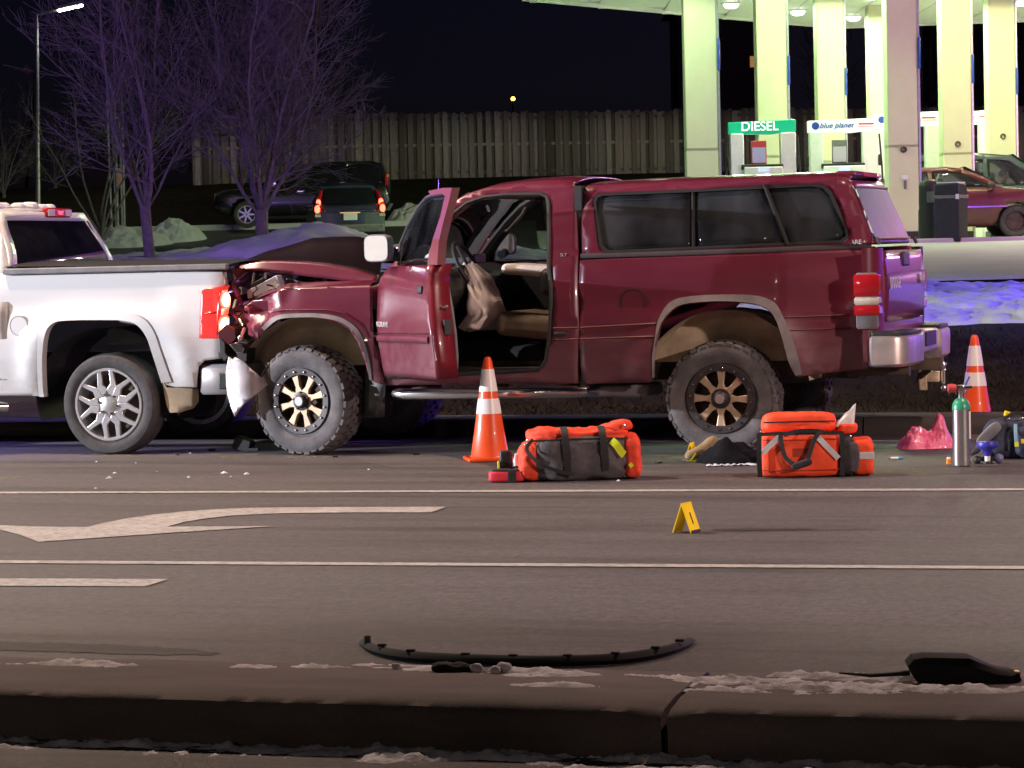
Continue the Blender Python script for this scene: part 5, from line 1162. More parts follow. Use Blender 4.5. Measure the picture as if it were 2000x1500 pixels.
for s_ in (-1, 1):
    Y_ = (lambda x, z: cside_y(x, z)) if s_ < 0 else (lambda x, z: -cside_y(x, z))
    out = [(xc - .01, .55), (cabx(zc_b) - .0, zc_b), (cabx(zR - .1) - .0, zR - .1), (cabx(zR - .03) - .02, zR - .03), (CF + .75, zR - .03), (CF + .05, zc_b + .02), (CF - .05, .55)]
    win = [(xc - .22, zc_b + .06), (cabx(zR) - .12, zR - .13), (CF + .85, zR - .13), (CF + .35, zc_b + .06)]
    cs = panel('cab_side', 'white', wt, out, Y_, [win], th=.04, near=s_ < 0, dz=.06)
    gy2 = (lambda x, z: cside_y(x, z) + .02) if s_ < 0 else (lambda x, z: -cside_y(x, z) - .02)
    panel('side_window', 'glass_black', cs, win, gy2, th=.005, near=s_ < 0)
mb = MB(); mb.grid(lambda a, b: (lerp(CF + .76, CF + .0, a), lerp(-.7, .7, b) * lerp(1, 1.25, a), lerp(zR - .03, zc_b, a) + .03 * (1 - (2 * b - 1) ** 2)), 4, 8); mb.build('windscreen', 'glass_black', wt)
mb = MB(); mb.prism([(CF + .02, .5), (CF + .02, zc_b - .02), (CF - .9, zc_b - .08), (CF - 1.2, zc_b - .2), (CF - 1.25, .5)], -.93, .93, 'y'); mb.build('hood', 'white', wt, bevel=.06, seg=3)
MB().box((WWx - 1.9, 0, .60), (2.2, 1.7, .10)).build('underbody', 'black_matte', wt)
sx, sz = WT.on(4, 795, -.97); MB().tube([(CF, -.97, sz), (sx - .06, -.97, sz), (sx - .0, -.90, sz)], .04, 10).build('side_step', 'chrome', wt)
# snow left on the cab roof
mb = MB(); rnd = random.Random(7)
for (u, v, r_) in [(5, 403, .05), (30, 402, .045), (55, 402, .05), (70, 401, .05), (85, 405, .03), (110, 404, .035), (118, 403, .03), (40, 404, .04)]:
    y_, z_ = WT.onx(u, v, xc - .35); y_ = max(-.6, min(.6, y_)); mb.sphere((xc - .35 + rnd.uniform(-.15, .1), y_, zR + .03), r_, 9, 6, (1.5, 1.6, .8))
sn = mb.build('snow', 'snow'); sn.location = WT.loc; kind(sn, 'stuff', 'lumps of snow left on the white cab roof')

# ================================================================== CARS IN THE BACKGROUND
def arch_pts(cx_, cz_, r_, x_dir=1, n=8):
    L = [(cx_ + r_ * math.cos(math.pi * i / n) * x_dir, cz_ + r_ * math.sin(math.pi * i / n)) for i in range(n + 1)]; return L
def car(name, label, cat, loc, rz, outline, hwt, wins, wx, wr, mat, style='car', glassm='glass_dark', cut=None):
    t = thing(name, label, cat, loc, rz)
    yf = lambda x, z: -interp(hwt, z) + (.16 * max(0, abs(x) - cut) ** 1.6 if cut else 0)
    body = panel('body', mat, t, outline, yf, [w_ for w_ in wins], th=.03, dx=.25, dz=.12)
    panel('body_far_side', mat, t, outline, lambda x, z: -yf(x, z), [w_ for w_ in wins], th=.03, dx=.25, dz=.12, near=False)
    n = len(outline); mb = MB(); k = 6
    for i in range(n):
        a, b = outline[i], outline[(i + 1) % n]
        if a[1] < .6 and b[1] < .6 and abs(a[0] - b[0]) < 5 and min(a[0], b[0]) > min(p[0] for p in outline) + .12 and max(a[0], b[0]) < max(p[0] for p in outline) - .12: continue
        vs = []
        for p in (a, b):
            y0 = yf(*p)
            for j in range(k + 1):
                q = 2 * j / k - 1; vs.append((p[0] + math.copysign(.10, p[0]) * (1 - q * q) * (abs(p[0]) > .8 * (cut or 9)), -y0 * q, p[1] + .035 * (1 - q * q) * (p[1] > .8)))
        mb.add(vs, [(j, j + 1, k + 2 + j, k + 1 + j) for j in range(k)])
    mb.build('shell', mat, t, ang=40)
    for s_ in (-1, 1):
        for w_ in wins:
            g = (lambda x, z: yf(x, z) + .012) if s_ < 0 else (lambda x, z: -yf(x, z) - .012)
            panel('side_window', glassm, t, w_, g, th=.004, near=s_ < 0)
        for x_ in wx: wheel(t, (x_, s_ * (interp(hwt, .4) - .10), wr), wr, .2, wr * .66, style, side=s_, detail=s_ < 0)
    MB().box((0, 0, .32), (max(p[0] for p in outline) * 1.6, interp(hwt, .4) * 1.7, .16)).build('underbody', 'black_matte', t)
    return t, yf
M['maroon'] = simple('maroon_paint', (.085, .010, .016), .3, coat=.5, var=.1)
M['darkgreen'] = simple('dark_green_paint', (.035, .06, .062), .25, coat=.6, var=.1)
M['blackpaint'] = simple('black_paint', (.012, .012, .014), .22, coat=.5)
M['bluegrey'] = simple('blue_grey_paint', (.035, .042, .07), .28, coat=.6)
# red sedan at the pumps, nose to the right
def stand(u, D):
    p = flat(u, D, 0); p.z = tz(p.x, p.y) + .03; return p
sd_out = [(-2.3, .30), (-2.42, .55), (-2.38, .90), (-2.25, .99), (-1.75, 1.02), (-1.35, 1.06), (-.80, 1.33), (-.45, 1.40), (0, 1.42), (.35, 1.38), (.75, 1.22), (1.10, .99), (1.6, .93), (2.05, .83), (2.28, .70), (2.33, .5), (2.25, .30)] + [(x, z) for x, z in arch_pts(1.35, .33, .37)] + [(.9, .25), (-1.0, .25)] + arch_pts(-1.4, .33, .37)
w1 = [(-1.18, 1.02), (-.78, 1.27), (-.35, 1.33), (-.33, 1.02)]; w2 = [(-.25, 1.02), (-.27, 1.34), (.05, 1.345), (.32, 1.30), (.92, 1.0)]
hw_car = [(.25, .80), (.5, .86), (.75, .87), (.95, .83), (1.0, .80), (1.4, .56)]
p = stand(1974, 53.4); p = p - R0 * 1.35; p.z = tz(p.x, p.y) + .03
se, yf = car('sedan', 'maroon sedan parked at the pumps behind the mauve column', 'car', p, YAW, sd_out, hw_car, [w1, w2], (-1.4, 1.35), .32, 'maroon', 'dark', 'glass', 1.9)
mb = MB(); mb.grid(lambda a, b: (lerp(.40, 1.12, a), lerp(-1, 1, b) * lerp(.57, .76, a), lerp(1.375, .985, a) + .05), 5, 6); mb.build('windscreen', 'glass_dark', se)
mb = MB(); mb.grid(lambda a, b: (lerp(-.85, -1.38, a), lerp(-1, 1, b) * lerp(.57, .72, a), lerp(1.325, 1.05, a) + .045), 5, 6); mb.build('rear_window', 'glass_dark', se)
MB().box((.86, -.92, 1.03), (.14, .16, .11)).build('mirror', 'black', se, bevel=.03)
MB().box((.1, -.875, .62), (2.2, .02, .03)).build('side_trim', 'chrome', se); MB().box((-.15, -.87, .86), (.17, .03, .03)).build('door_handle', 'black', se, bevel=.008)
MB().box((-.1, -.35, .95), (.15, .42, .5)).build('seat_back', 'grey_plastic', se, bevel=.04); MB().box((2.22, -.6, .68), (.12, .34, .13)).build('headlamp', 'lamp_clear', se, bevel=.03)
# dark green SUV behind it with a driver
sv_out = [(-2.2, .36), (-2.32, .6), (-2.3, 1.05), (-2.15, 1.5), (-1.95, 1.78), (-1.4, 1.83), (-.3, 1.84), (.35, 1.78), (.7, 1.55), (1.15, 1.12), (1.9, 1.05), (2.2, .92), (2.28, .6), (2.2, .36)] + arch_pts(1.35, .38, .42) + [(.85, .34), (-.9, .34)] + arch_pts(-1.35, .38, .42)
v1 = [(-2.05, 1.12), (-1.9, 1.66), (-1.25, 1.70), (-1.25, 1.12)]; v2 = [(-1.15, 1.12), (-1.15, 1.70), (-.28, 1.71), (-.28, 1.12)]; v3 = [(-.18, 1.12), (-.18, 1.71), (.28, 1.67), (.55, 1.48), (.92, 1.12)]
hw_suv = [(.3, .84), (.6, .90), (.95, .90), (1.1, .87), (1.8, .68)]
p = stand(1935, 58.4); sp_xy = p
su, yf = car('suv', 'dark green SUV with a driver inside, under the canopy behind the sedan', 'SUV', p, YAW + R(4), sv_out, hw_suv, [v1, v2, v3], (-1.35, 1.35), .37, 'darkgreen', 'car', 'glass', 1.8)
mb = MB(); mb.grid(lambda a, b: (lerp(.40, 1.16, a), lerp(-1, 1, b) * lerp(.69, .83, a), lerp(1.76, 1.13, a) + .05), 5, 6); mb.build('windscreen', 'glass_dark', su)
for x_ in (-.6, .45): MB().box((x_ - .15, -.90, .98), (.18, .03, .035)).build('door_handle', 'chrome', su, bevel=.008)
MB().box((-.72, -.82, 1.38), (.26, .012, .24), Matrix.Rotation(R(-18), 3, 'X')).build('window_sticker', emit('glowing_sticker', (.55, .85, .8), .12, (.7, .85, .82)), su)  # sticker given a faint glow of its own, no lamp behind it
MB().box((-2.27, -.80, 1.15), (.12, .14, .42)).build('tail_lamp', 'lamp_red', su, bevel=.03); MB().box((.95, -.97, 1.2), (.14, .18, .15)).build('mirror', 'black', su, bevel=.03)
for y_ in (-.36, .36): MB().box((-.02, y_, 1.05), (.16, .46, .75), Matrix.Rotation(R(-8), 3, 'Y')).build('seat_back', 'black', su, bevel=.05)
# the driver: head, shoulders and arms above the door sill
def rot_pt(loc, rz, v): return Vector(loc) + Matrix.Rotation(rz, 3, 'Z') @ Vector(v)
M['skin'] = simple('skin', (.42, .25, .18), .6); M['hair'] = simple('dark_hair', (.02, .016, .014), .7); M['jacket'] = simple('dark_jacket', (.05, .05, .06), .85)
pl_ = rot_pt(sp_xy, YAW + R(4), (.22, -.36, .62))
pe = thing('person', 'driver with short dark hair in a dark jacket sitting inside the green SUV', 'person', pl_, YAW + R(4))
tor = [(0, 0, 0, .16, .19), (0, 0, .18, .13, .18), (.01, 0, .36, .125, .20), (.02, 0, .48, .11, .20), (.03, 0, .545, .07, .10), (.04, 0, .58, .055, .06), (.05, 0, .63, .055, .058)]
mb = MB(); mb.loft([[(x + math.cos(q * math.pi / 8) * rx, y + math.sin(q * math.pi / 8) * ry, z) for q in range(16)] for x, y, z, rx, ry in tor])
for s_ in (-1, 1): mb.tube([(.02, s_ * .17, .47), (.12, s_ * .24, .26), (.36, s_ * .18, .30), (.44, s_ * .16, .34)], [.06, .05, .04, .032], 9)
for s_ in (-1, 1): mb.tube([(0, s_ * .09, .02), (.42, s_ * .11, .06), (.62, s_ * .11, -.22)], [.085, .07, .05], 9)
mb.build('body', 'jacket', pe, ang=70)
hd_ = [(.045, .60, .05, .05), (.055, .645, .06, .06), (.065, .68, .085, .068), (.06, .72, .098, .076), (.055, .77, .10, .078), (.05, .81, .088, .07), (.045, .845, .05, .045)]
mb = MB(); mb.loft([[(x + math.cos(q * math.pi / 8) * rx, math.sin(q * math.pi / 8) * ry, z) for q in range(16)] for x, z, rx, ry in hd_]); mb.box((.165, 0, .73), (.03, .025, .04)); mb.sphere((.05, -.077, .73), .018); mb.sphere((.05, .077, .73), .018); mb.build('head', 'skin', pe, ang=70)
mb = MB(); mb.loft([[(x + math.cos(q * math.pi / 8) * rx, math.sin(q * math.pi / 8) * ry, z) for q in range(16)] for x, z, rx, ry in ((.025, .71, .085, .082), (.03, .76, .10, .086), (.035, .815, .098, .08), (.04, .85, .07, .058), (.04, .865, .03, .025))]); mb.build('hair', 'hair', pe, ang=70)
for s_ in (-1, 1):
    mb = MB(); mb.sphere((.46, s_ * .16, .345), .035, 10, 6, (1.2, .7, .8))
    for f_ in range(4): mb.tube([(.47, s_ * .16 + (f_ - 1.5) * .014, .36), (.50, s_ * .16 + (f_ - 1.5) * .015, .35), (.49, s_ * .16 + (f_ - 1.5) * .014, .325)], .008, 6)
    mb.tube([(.45, s_ * .13, .35), (.475, s_ * .115, .365)], .009, 6); mb.build('hand', 'skin', pe)
# black SUV parked side-on, nose to the left
p = stand(603, 78.0)
bk_out = [(-2.45, .42), (-2.55, .62), (-2.5, .98), (-2.2, 1.08), (-1.05, 1.18), (-.45, 1.66), (-.1, 1.80), (.6, 1.85), (1.9, 1.85), (2.25, 1.76), (2.45, 1.2), (2.52, .62), (2.4, .42)] + arch_pts(1.5, .40, .45) + [(.95, .36), (-1.1, .36)] + arch_pts(-1.62, .40, .45)
b1 = [(-.92, 1.19), (-.35, 1.66), (-.1, 1.72), (.15, 1.73), (.15, 1.19)]; b2 = [(.27, 1.19), (.27, 1.74), (1.2, 1.76), (1.2, 1.19)]; b3 = [(1.32, 1.19), (1.32, 1.76), (1.95, 1.75), (2.2, 1.60), (2.33, 1.19)]
bl, yf = car('suv', 'black SUV parked sideways before the wooden fence', 'SUV', p, YAW + R(2), bk_out, hw_suv, [b1, b2, b3], (-1.62, 1.5), .39, 'blackpaint', 'car', 'glass_black', 2.1)
MB().box((-2.44, -.78, .88), (.18, .14, .22)).build('turn_lamp', 'amber', bl, bevel=.02); MB().box((-.78, -.95, 1.24), (.12, .16, .16)).build('mirror', 'chrome', bl, bevel=.03)
for x_ in (-.05, .95): MB().box((x_, -.905, 1.02), (.2, .03, .035)).build('door_handle', 'chrome', bl)
MB().box((2.44, -.80, 1.28), (.1, .1, .30)).build('tail_lamp', 'lamp_red', bl, bevel=.02); MB().box((2.47, -.805, 1.42), (.08, .1, .10)).build('turn_lamp', 'amber', bl, bevel=.02)
# blue-grey crossover seen from behind, brake lamps lit
p = stand(682, 68.5); cv_out = [(-2.1, .40), (-2.2, .6), (-2.18, .95), (-2.1, 1.15), (-1.8, 1.6), (-1.5, 1.66), (-.3, 1.68), (.2, 1.6), (.95, 1.08), (1.7, 1.0), (2.1, .85), (2.2, .55), (2.1, .36)] + arch_pts(1.3, .36, .4) + [(.8, .32), (-.85, .32)] + arch_pts(-1.3, .36, .4)
c1 = [(-1.85, 1.1), (-1.65, 1.5), (-.95, 1.53), (-.95, 1.1)]; c2 = [(-.85, 1.1), (-.85, 1.54), (.1, 1.52), (.72, 1.1)]
hw_c = [(.3, .84), (.55, .90), (.95, .90), (1.1, .87), (1.66, .62)]
cv, yf = car('crossover', 'blue-grey crossover seen from behind with lit brake lamps', 'car', p, YAW + R(97), cv_out, hw_c, [c1, c2], (-1.3, 1.3), .36, 'bluegrey', 'car', 'glass_black', 1.7)
mb = MB(); mb.grid(lambda a, b: (lerp(-2.16, -1.88, a) - .035 - .10 * (1 - (2 * b - 1) ** 2 * .55), lerp(-1, 1, b) * lerp(.70, .56, a), lerp(1.16, 1.56, a)), 4, 6); mb.build('rear_window', 'glass_black', cv)
for s_ in (-1, 1):
    tl = MB().tube([(-2.20, s_ * .80, .93), (-2.19, s_ * .805, 1.12), (-2.08, s_ * .745, 1.32), (-1.96, s_ * .68, 1.50)], [.07, .075, .065, .04], 8).build('tail_lamp', 'lamp_red', cv)
    for (x_, y_, z_, r_) in ((-2.25, .81, 1.04, .07), (-2.20, .775, 1.20, .06)): MB().sphere((x_, s_ * y_, z_), r_, 10, 7, (.5, 1, 1.5)).build('brake_bulb', 'lamp_tail_lit', tl)
    MB().box((-2.24, s_ * .80, .88), (.04, .14, .07)).build('reverse_lens', 'lamp_clear', tl)
MB().box((-2.285, 0, .98), (.03, 1.25, .05)).build('chrome_strip', 'chrome', cv, bevel=.01); MB().box((-2.29, 0, .84), (.03, .34, .17)).build('licence_plate', 'reflective', cv, bevel=.006)
for y_, z_ in ((-.035, 0), (.035, 0)): MB().box((-2.31, y_, 1.0), (.02, .02, .10)).build('emblem_bar', 'chrome', cv)
MB().box((-2.31, 0, 1.0), (.02, .06, .02)).build('emblem_bar', 'chrome', cv)
MB().box((-2.27, 0, .55), (.14, 1.7, .2)).build('rear_bumper', 'grey_plastic', cv, bevel=.04); MB().box((-2.275, .0, .94), (.03, .5, .012)).build('plate_light', emit('plate_light', (1, .5, .2), 1.2), cv)
# ================================================================== GAS STATION
M['column'] = simple('cream_column', (.62, .61, .42), .55, var=.06, scale=1.5)
M['steel'] = simple('column_edge_trim', (.5, .5, .52), .35, .6)
M['canopy_panel'] = simple('canopy_soffit', (.72, .74, .72), .5, var=.06)
M['fascia'] = simple('canopy_fascia', (.45, .42, .55), .5)
M['blue_sign'] = simple('blue_sign', (.03, .07, .45), .4)
M['white_plastic'] = simple('white_plastic', (.78, .78, .80), .4, var=.06)
M['header_white'] = emit('backlit_header_white', (.92, .94, 1.0), .42, (.8, .8, .82))
M['header_green'] = emit('backlit_header_green', (.0, .42, .22), .55, (.02, .4, .2))
M['letter_white'] = emit('backlit_letter', (1, 1, 1), .75, (.9, .9, .9)); M['letter_blue'] = simple('blue_letter', (.02, .10, .35), .5); M['letter_red'] = simple('red_letter', (.5, .05, .06), .5)
M['canopy_lamp'] = emit('canopy_lamp', (.95, 1, .90), 14.)
Zc = 7.0
def pt(la, d, z=0.): return R0 * la + F0 * d + ZV * z
# canopy: slab with fascia, soffit panels and recessed lamps
cor = [(.46, 59.5), (8.6, 69.3), (24, 67.0), (24, 44), (6, 44)]
cn = thing('fuel_canopy', 'flat fuel station canopy with pale lit soffit', 'canopy', pt(10, 58, tz(*pt(10, 58)[:2])))
cl = cn.location.copy()
mb = MB(); mb.prism([(p.x - cl.x, p.y - cl.y) for p in (pt(a, b) for a, b in cor)], Zc - cl.z + .04, Zc - cl.z + .9, 'z'); mb.build('canopy_slab', 'fascia', cn)
mb = MB(); 
for i in range(len(cor)):
    a, b = pt(*cor[i]) - cl, pt(*cor[(i + 1) % len(cor)]) - cl; a.z = b.z = Zc - cl.z; d = (b - a); ang = math.atan2(d.y, d.x)
    MB().box((a + b) / 2 + ZV * .06, (d.length, .10, .22), Matrix.Rotation(ang, 3, 'Z')).build('fascia_lip', 'canopy_panel', cn)
rows = 0
for i in range(-1, 15):       # soffit panels run away from the road
    a0 = i * 1.6 - 1; L = []
    n_ = 40; ds = [44.2 + j * .63 for j in range(n_ + 1)]
    def inside(la, d):
        c_ = False; k = len(cor)
        for q in range(k):
            (xi, yi), (xj, yj) = cor[q], cor[q - 1]
            if (yi > d) != (yj > d) and la < (xj - xi) * (d - yi) / (yj - yi) + xi: c_ = not c_
        return c_
    mbp = MB(); cnt = 0
    for j in range(n_):
        if inside(a0 + .8, ds[j]) and inside(a0 + .8, ds[j + 1]):
            q = [pt(a0 + .015, ds[j]), pt(a0 + 1.585, ds[j]), pt(a0 + 1.585, ds[j + 1]), pt(a0 + .015, ds[j + 1])]
            mbp.add([(v.x - cl.x, v.y - cl.y, Zc - cl.z + .0) for v in q], [(0, 1, 2, 3)]); cnt += 1
    if cnt: mbp.build('soffit_panel', 'canopy_panel', cn, recalc=False)
def soffit_at(u, v):
    d = ray(u, v); t = (Zc - .03 - CAMH) / d.z; return CAM + d * t
lights = [soffit_at(1428, 8), soffit_at(1558, 22), soffit_at(1667, 33), soffit_at(1950, 2), soffit_at(1995, 3)]
for i in range(4):
    lights.append(pt(3.2 + i * 1.7 - (.7 if i == 0 else 0), 47.2 + i * 4.4, Zc - .03)); lights.append(pt(9.4 + i * 1.75, 51.6 + i * 4.4, Zc - .03))
for la_, d_ in ((15.5, 45.3), (19, 45.3)): lights.append(pt(la_, d_, Zc - .03))
for i, l in enumerate(lights):
    h_ = MB().box(l - cl + ZV * .02, (.42, .42, .06), Matrix.Rotation(YAW, 3, 'Z')).build('lamp_housing', 'white_plastic', cn, bevel=.01)
    MB().sphere(l - cl - ZV * .03, .17, 14, 6, (1, 1, .45)).build('lamp_lens', 'canopy_lamp', h_)
    lamp('canopy_light', 'SPOT', tuple(l - ZV * .16), 760 if i < 13 else 380, ((.62, 1.0, .50), (.66, 1.0, .48), (1., .95, .48), (1., .95, .50), (.75, 1., .68))[i % 5 if i < 5 else (0 if i % 2 else 3)], .12, tuple(l - ZV * 4), 178 if i != 5 else 156, .05 if i != 5 else .25)
# columns
def column(label, u0, u1, D, tint='column', guards=True, base=True):
    c = (flat(u0, D, 0) + flat(u1, D, 0)) / 2; w_ = (flat(u1, D, 0) - flat(u0, D, 0)).length; z = tz(c.x, c.y)
    t = thing('canopy_column', label, 'column', (c.x, c.y, z), YAW, 'canopy columns'); c2 = c
    H = Zc - z
    MB().box((0, .3, 1.75 / 2 + .1), (w_, .6, 1.75 + .2 - .2)).build('lower_panel', tint, t, bevel=.02)
    MB().box((0, .3, 1.757 + (H - 1.757) / 2), (w_, .6, H - 1.757)).build('upper_panel', tint, t, bevel=.02)
    MB().box((0, .3, .08), (w_ + .03, .63, .22)).build('plinth', 'black', t, bevel=.01)
    MB().box((w_ / 2 + .022, .02, H / 2), (.04, .07, H - .05)).build('edge_trim', 'steel', t)
    MB().box((w_ / 2 + .03, .1, 3.55), (.05, .30, .6)).build('blade_sign', 'blue_sign', t, bevel=.02)
    return t, w_
columns = [(1350, 1413, 49.5, 'pale green lit canopy column standing left of the DIESEL pump'), (1490, 1549, 54.7, 'pale green canopy column right behind the DIESEL header'), (1607, 1660, 58.9, 'cream canopy column behind the blue lettered header'),
           (1708, 1757, 63.4, 'narrow cream canopy column half hidden by the mauve column'), (1743, 1802, 50.6, 'mauve shaded canopy column nearest the trash bin'), (1850, 1906, 55.6, 'yellow canopy column between sedan roof and green SUV'), (1940, 1992, 60.2, 'pale green canopy column above the green SUV roof'), ]
for i, (u0, u1, D, lab) in enumerate(columns):
    t, w_ = column(lab, u0, u1, D)
    if i >= 4:
        p_ = Vector((t.location)); zz = (dep((u0 + u1) / 2, [0, 0, 0, 0, 293, 282, 267][i], D)).z - p_.z
        MB().lathe([(.035, -.05), (.055, -.06), (.062, -.03), (.062, .0), (.035, 0)], 18, (0, 0, zz), 'y', close=True).build('hose_ring', 'rust', t)
        MB().box((0, -.02, zz - .52), (.13, .05, .07)).build('paper_towel_box', 'white_plastic', t, bevel=.01); MB().box((.02, -.015, zz - .66), (.05, .03, .16)).build('dispenser', 'grey_plastic', t, bevel=.01)
# dispensers with backlit headers
def pump(label, u0, u1, v0, v1, D, kindp):
    c = (flat(u0, D, 0) + flat(u1, D, 0)) / 2; z = tz(c.x, c.y); w_ = (flat(u1, D, 0) - flat(u0, D, 0)).length
    t = thing('fuel_pump', label, 'fuel pump', (c.x, c.y, z), YAW, 'fuel pumps')
    zh1 = dep((u0 + u1) / 2, v0, D).z - z; zh0 = dep((u0 + u1) / 2, v1, D).z - z
    hm = {'diesel': 'header_green'}.get(kindp, 'header_white')
    hdr = MB().prism([(-w_ / 2, zh1 - .03), (w_ / 2, zh1), (w_ / 2, zh0 + .03), (w_ * .12, zh0 - .02), (-w_ / 2, zh0)], -.09, .09, 'y').build('header', hm, t, bevel=.012)
    zm = (zh0 + zh1) / 2; fy = -.097
    if kindp == 'diesel': text('lettering', 'DIESEL', 'letter_white', hdr, (-.05, fy, zm + .005), (R(90), 0, 0), .25, .003)
    else:
        text('lettering', 'blue planet', 'letter_blue', hdr, (-.13, fy, zm), (R(90), 0, 0), .15, .003, .35)
        MB().lathe([(0, -.004), (.075, -.004), (.075, .004)], 20, (-w_ / 2 + .15, -.094, zm), 'y').build('round_logo', 'blue_sign', hdr)
        for dz_, ww_ in ((.02, .30), (-.03, .36)): MB().box((.46, fy + .001, zm + dz_), (ww_, .006, .03 if dz_ > 0 else .008)).build('red_rule', 'letter_red', hdr)
    for s_ in (-1, 1): MB().box((s_ * (w_ / 2 - .16), 0, zh0 / 2), (.26 if s_ < 0 else .30, .30, zh0 + .02)).build('side_tower', 'white_plastic', t, bevel=.02)
    cab_ = MB().box((0, 0, .78), (w_ - .56, .5, 1.48)).build('cabinet', 'white_plastic', t, bevel=.02)
    MB().box((-.02, -.02, 1.52), (w_ * .62, .42, .10)).build('display_hood', 'black', t, bevel=.015)
    MB().box((0, -.24, 1.46), (.22, .02, .07)).build('screen', emit('pump_screen', (.35, .5, 1), 1.3), cab_)
    ad = MB().box((-.08, -.12, 1.80), (.30, .05, .46)).build('ad_board', 'letter_red' if kindp == 'diesel' else 'grey_plastic', t, bevel=.01)
    MB().box((-.08, -.155, 1.75), (.26, .012, .30)).build('ad_poster', emit('poster_blue' if kindp == 'diesel' else 'poster_tan', (.25, .3, .75) if kindp == 'diesel' else (.75, .42, .38), .22, (.4, .4, .5)), ad)
    for s_ in (-1, 1):
        mbh = MB(); mbh.tube([(s_ * (w_ / 2 + .02), -.12, zh0 - .05), (s_ * (w_ / 2 + .06), -.14, 1.5), (s_ * (w_ / 2 + .08), -.15, .8), (s_ * (w_ / 2 + .0), -.16, .45)], .020, 7); mbh.build('hose', 'black', t)
        MB().box((s_ * (w_ / 2 + .02), -.13, 1.62), (.05, .08, .22)).build('nozzle', 'black', t, bevel=.015)
    return t
pump('fuel pump with green DIESEL header', 1432, 1563, 236, 262, 52.3, 'diesel')
pump('fuel pump with white header in blue script between two columns', 1586, 1722, 233, 259, 52.8, 'blue')
pump('fuel pump half hidden behind the mauve column with white header', 1716, 1842, 220, 248, 57.2, 'blue')
pump('fuel pump behind the yellow column, white header showing beside it', 1842, 1944, 218, 244, 62.5, 'blue')
# island kerbs, trash bin, black squeegee station
def stand_(u, D):
    p = flat(u, D, 0); p.z = tz(p.x, p.y) + .03; return p
p = stand_(1863, 47.8); tb = thing('trash_bin', 'square dark trash bin with grey liner rim by the mauve column', 'trash bin', p, YAW + R(-28))
MB().box((0, 0, .42), (.46, .46, .84), None, 1.03).build('bin_body', 'black', tb, bevel=.02); MB().box((0, 0, .80), (.50, .50, .06)).build('liner_rim', 'grey_plastic', tb, bevel=.015)
MB().box((0, 0, .93), (.48, .48, .22), None, .94).build('lid', 'black', tb, bevel=.03); MB().box((0, 0, 1.052), (.40, .40, .02)).build('lid_top', 'white_plastic', tb, bevel=.006); MB().box((.2, -.245, .80), (.06, .015, .09)).build('tag', 'white_plastic', tb)
p = stand_(1822, 48.6); bs = thing('squeegee_station', 'tall rounded black windscreen wash station beside the mauve column', 'wash station', p, YAW)
mb = MB(); mb.loft([[(math.cos(q * math.pi / 10) ** 1 * rx * (1.0), math.sin(q * math.pi / 10) * rx * .8, z) for q in range(20)] for z, rx in ((0.0, .20), (.05, .22), (.55, .215), (.6, .20), (.66, .205), (.98, .20), (1.07, .17), (1.12, .08))]); mb.build('body', 'black', bs, ang=50)
MB().box((.02, -.17, .80), (.20, .04, .2)).build('towel_slot', 'grey_plastic', bs, bevel=.02); MB().tube([(.1, -.05, 1.08), (.16, -.06, 1.22)], .014, 6).build('squeegee', 'chrome', bs)
# ================================================================== THINGS ON THE ROAD
def soft(name, mat, par, c, d, r=.25, amp=.012, freq=9., seed=0., n=18, power=5., sag=0., taper=1., rot=None, bulge=0.):
    """a padded, slightly wrinkled rounded box: cloth over a frame"""
    bm = bmesh.new(); bmesh.ops.create_cube(bm, size=2.); bmesh.ops.subdivide_edges(bm, edges=bm.edges, cuts=n, use_grid_fill=True)
    for v in bm.verts:
        p = v.co; L = (abs(p.x) ** power + abs(p.y) ** power + abs(p.z) ** power) ** (1 / power); q = p / L if L else p
        t = (q.z + 1) / 2; k = lerp(1, taper, t)
        w_ = Vector((q.x * d[0] / 2 * k, q.y * d[1] / 2 * k, q.z * d[2] / 2)); nrm = Vector((q.x / d[0], q.y / d[1], q.z / d[2])).normalized()
        s_ = nz(w_.x, w_.y * 1.3, w_.z + seed, freq) + .5 * nz(w_.x, w_.y, w_.z + seed + 4, freq * 2.3)
        w_ += nrm * (amp * s_ + bulge * (1 - q.x * q.x) * (1 - q.z * q.z) * abs(q.y))
        if sag: w_.z -= sag * (1 - q.x * q.x) * t
        v.co = (rot @ w_ if rot is not None else w_) + Vector(c)
    me = bpy.data.meshes.new(name); finish(bm, me, True, 60); bm.free(); return link(name, me, mat, par)
def strap(name, mat, par, pts, w_, th=.006, up=None):
    pts = [Vector(p) for p in pts]; mb = MB(); P2 = []
    for i in range(len(pts) - 1):
        a, b, c_, d_ = pts[max(i - 1, 0)], pts[i], pts[i + 1], pts[min(i + 2, len(pts) - 1)]
        for k in range(5):
            t = k / 5; P2.append(.5 * ((2 * b) + (c_ - a) * t + (2 * a - 5 * b + 4 * c_ - d_) * t * t + (3 * b - a - 3 * c_ + d_) * t ** 3))
    P2.append(pts[-1]); rings = []
    for i, p in enumerate(P2):
        t = (P2[min(i + 1, len(P2) - 1)] - P2[max(i - 1, 0)]).normalized(); u = Vector(up) if up else Vector((0, -1, 0)); s_ = t.cross(u)
        if s_.length < 1e-3: s_ = Vector((1, 0, 0))
        s_.normalize(); n_ = s_.cross(t).normalized(); rings.append([p + s_ * w_ / 2 + n_ * th / 2, p - s_ * w_ / 2 + n_ * th / 2, p - s_ * w_ / 2 - n_ * th / 2, p + s_ * w_ / 2 - n_ * th / 2])
    mb.loft(rings); return mb.build(name, mat, par, ang=50)
FA = YAW      # things that face the camera stand square to its heading
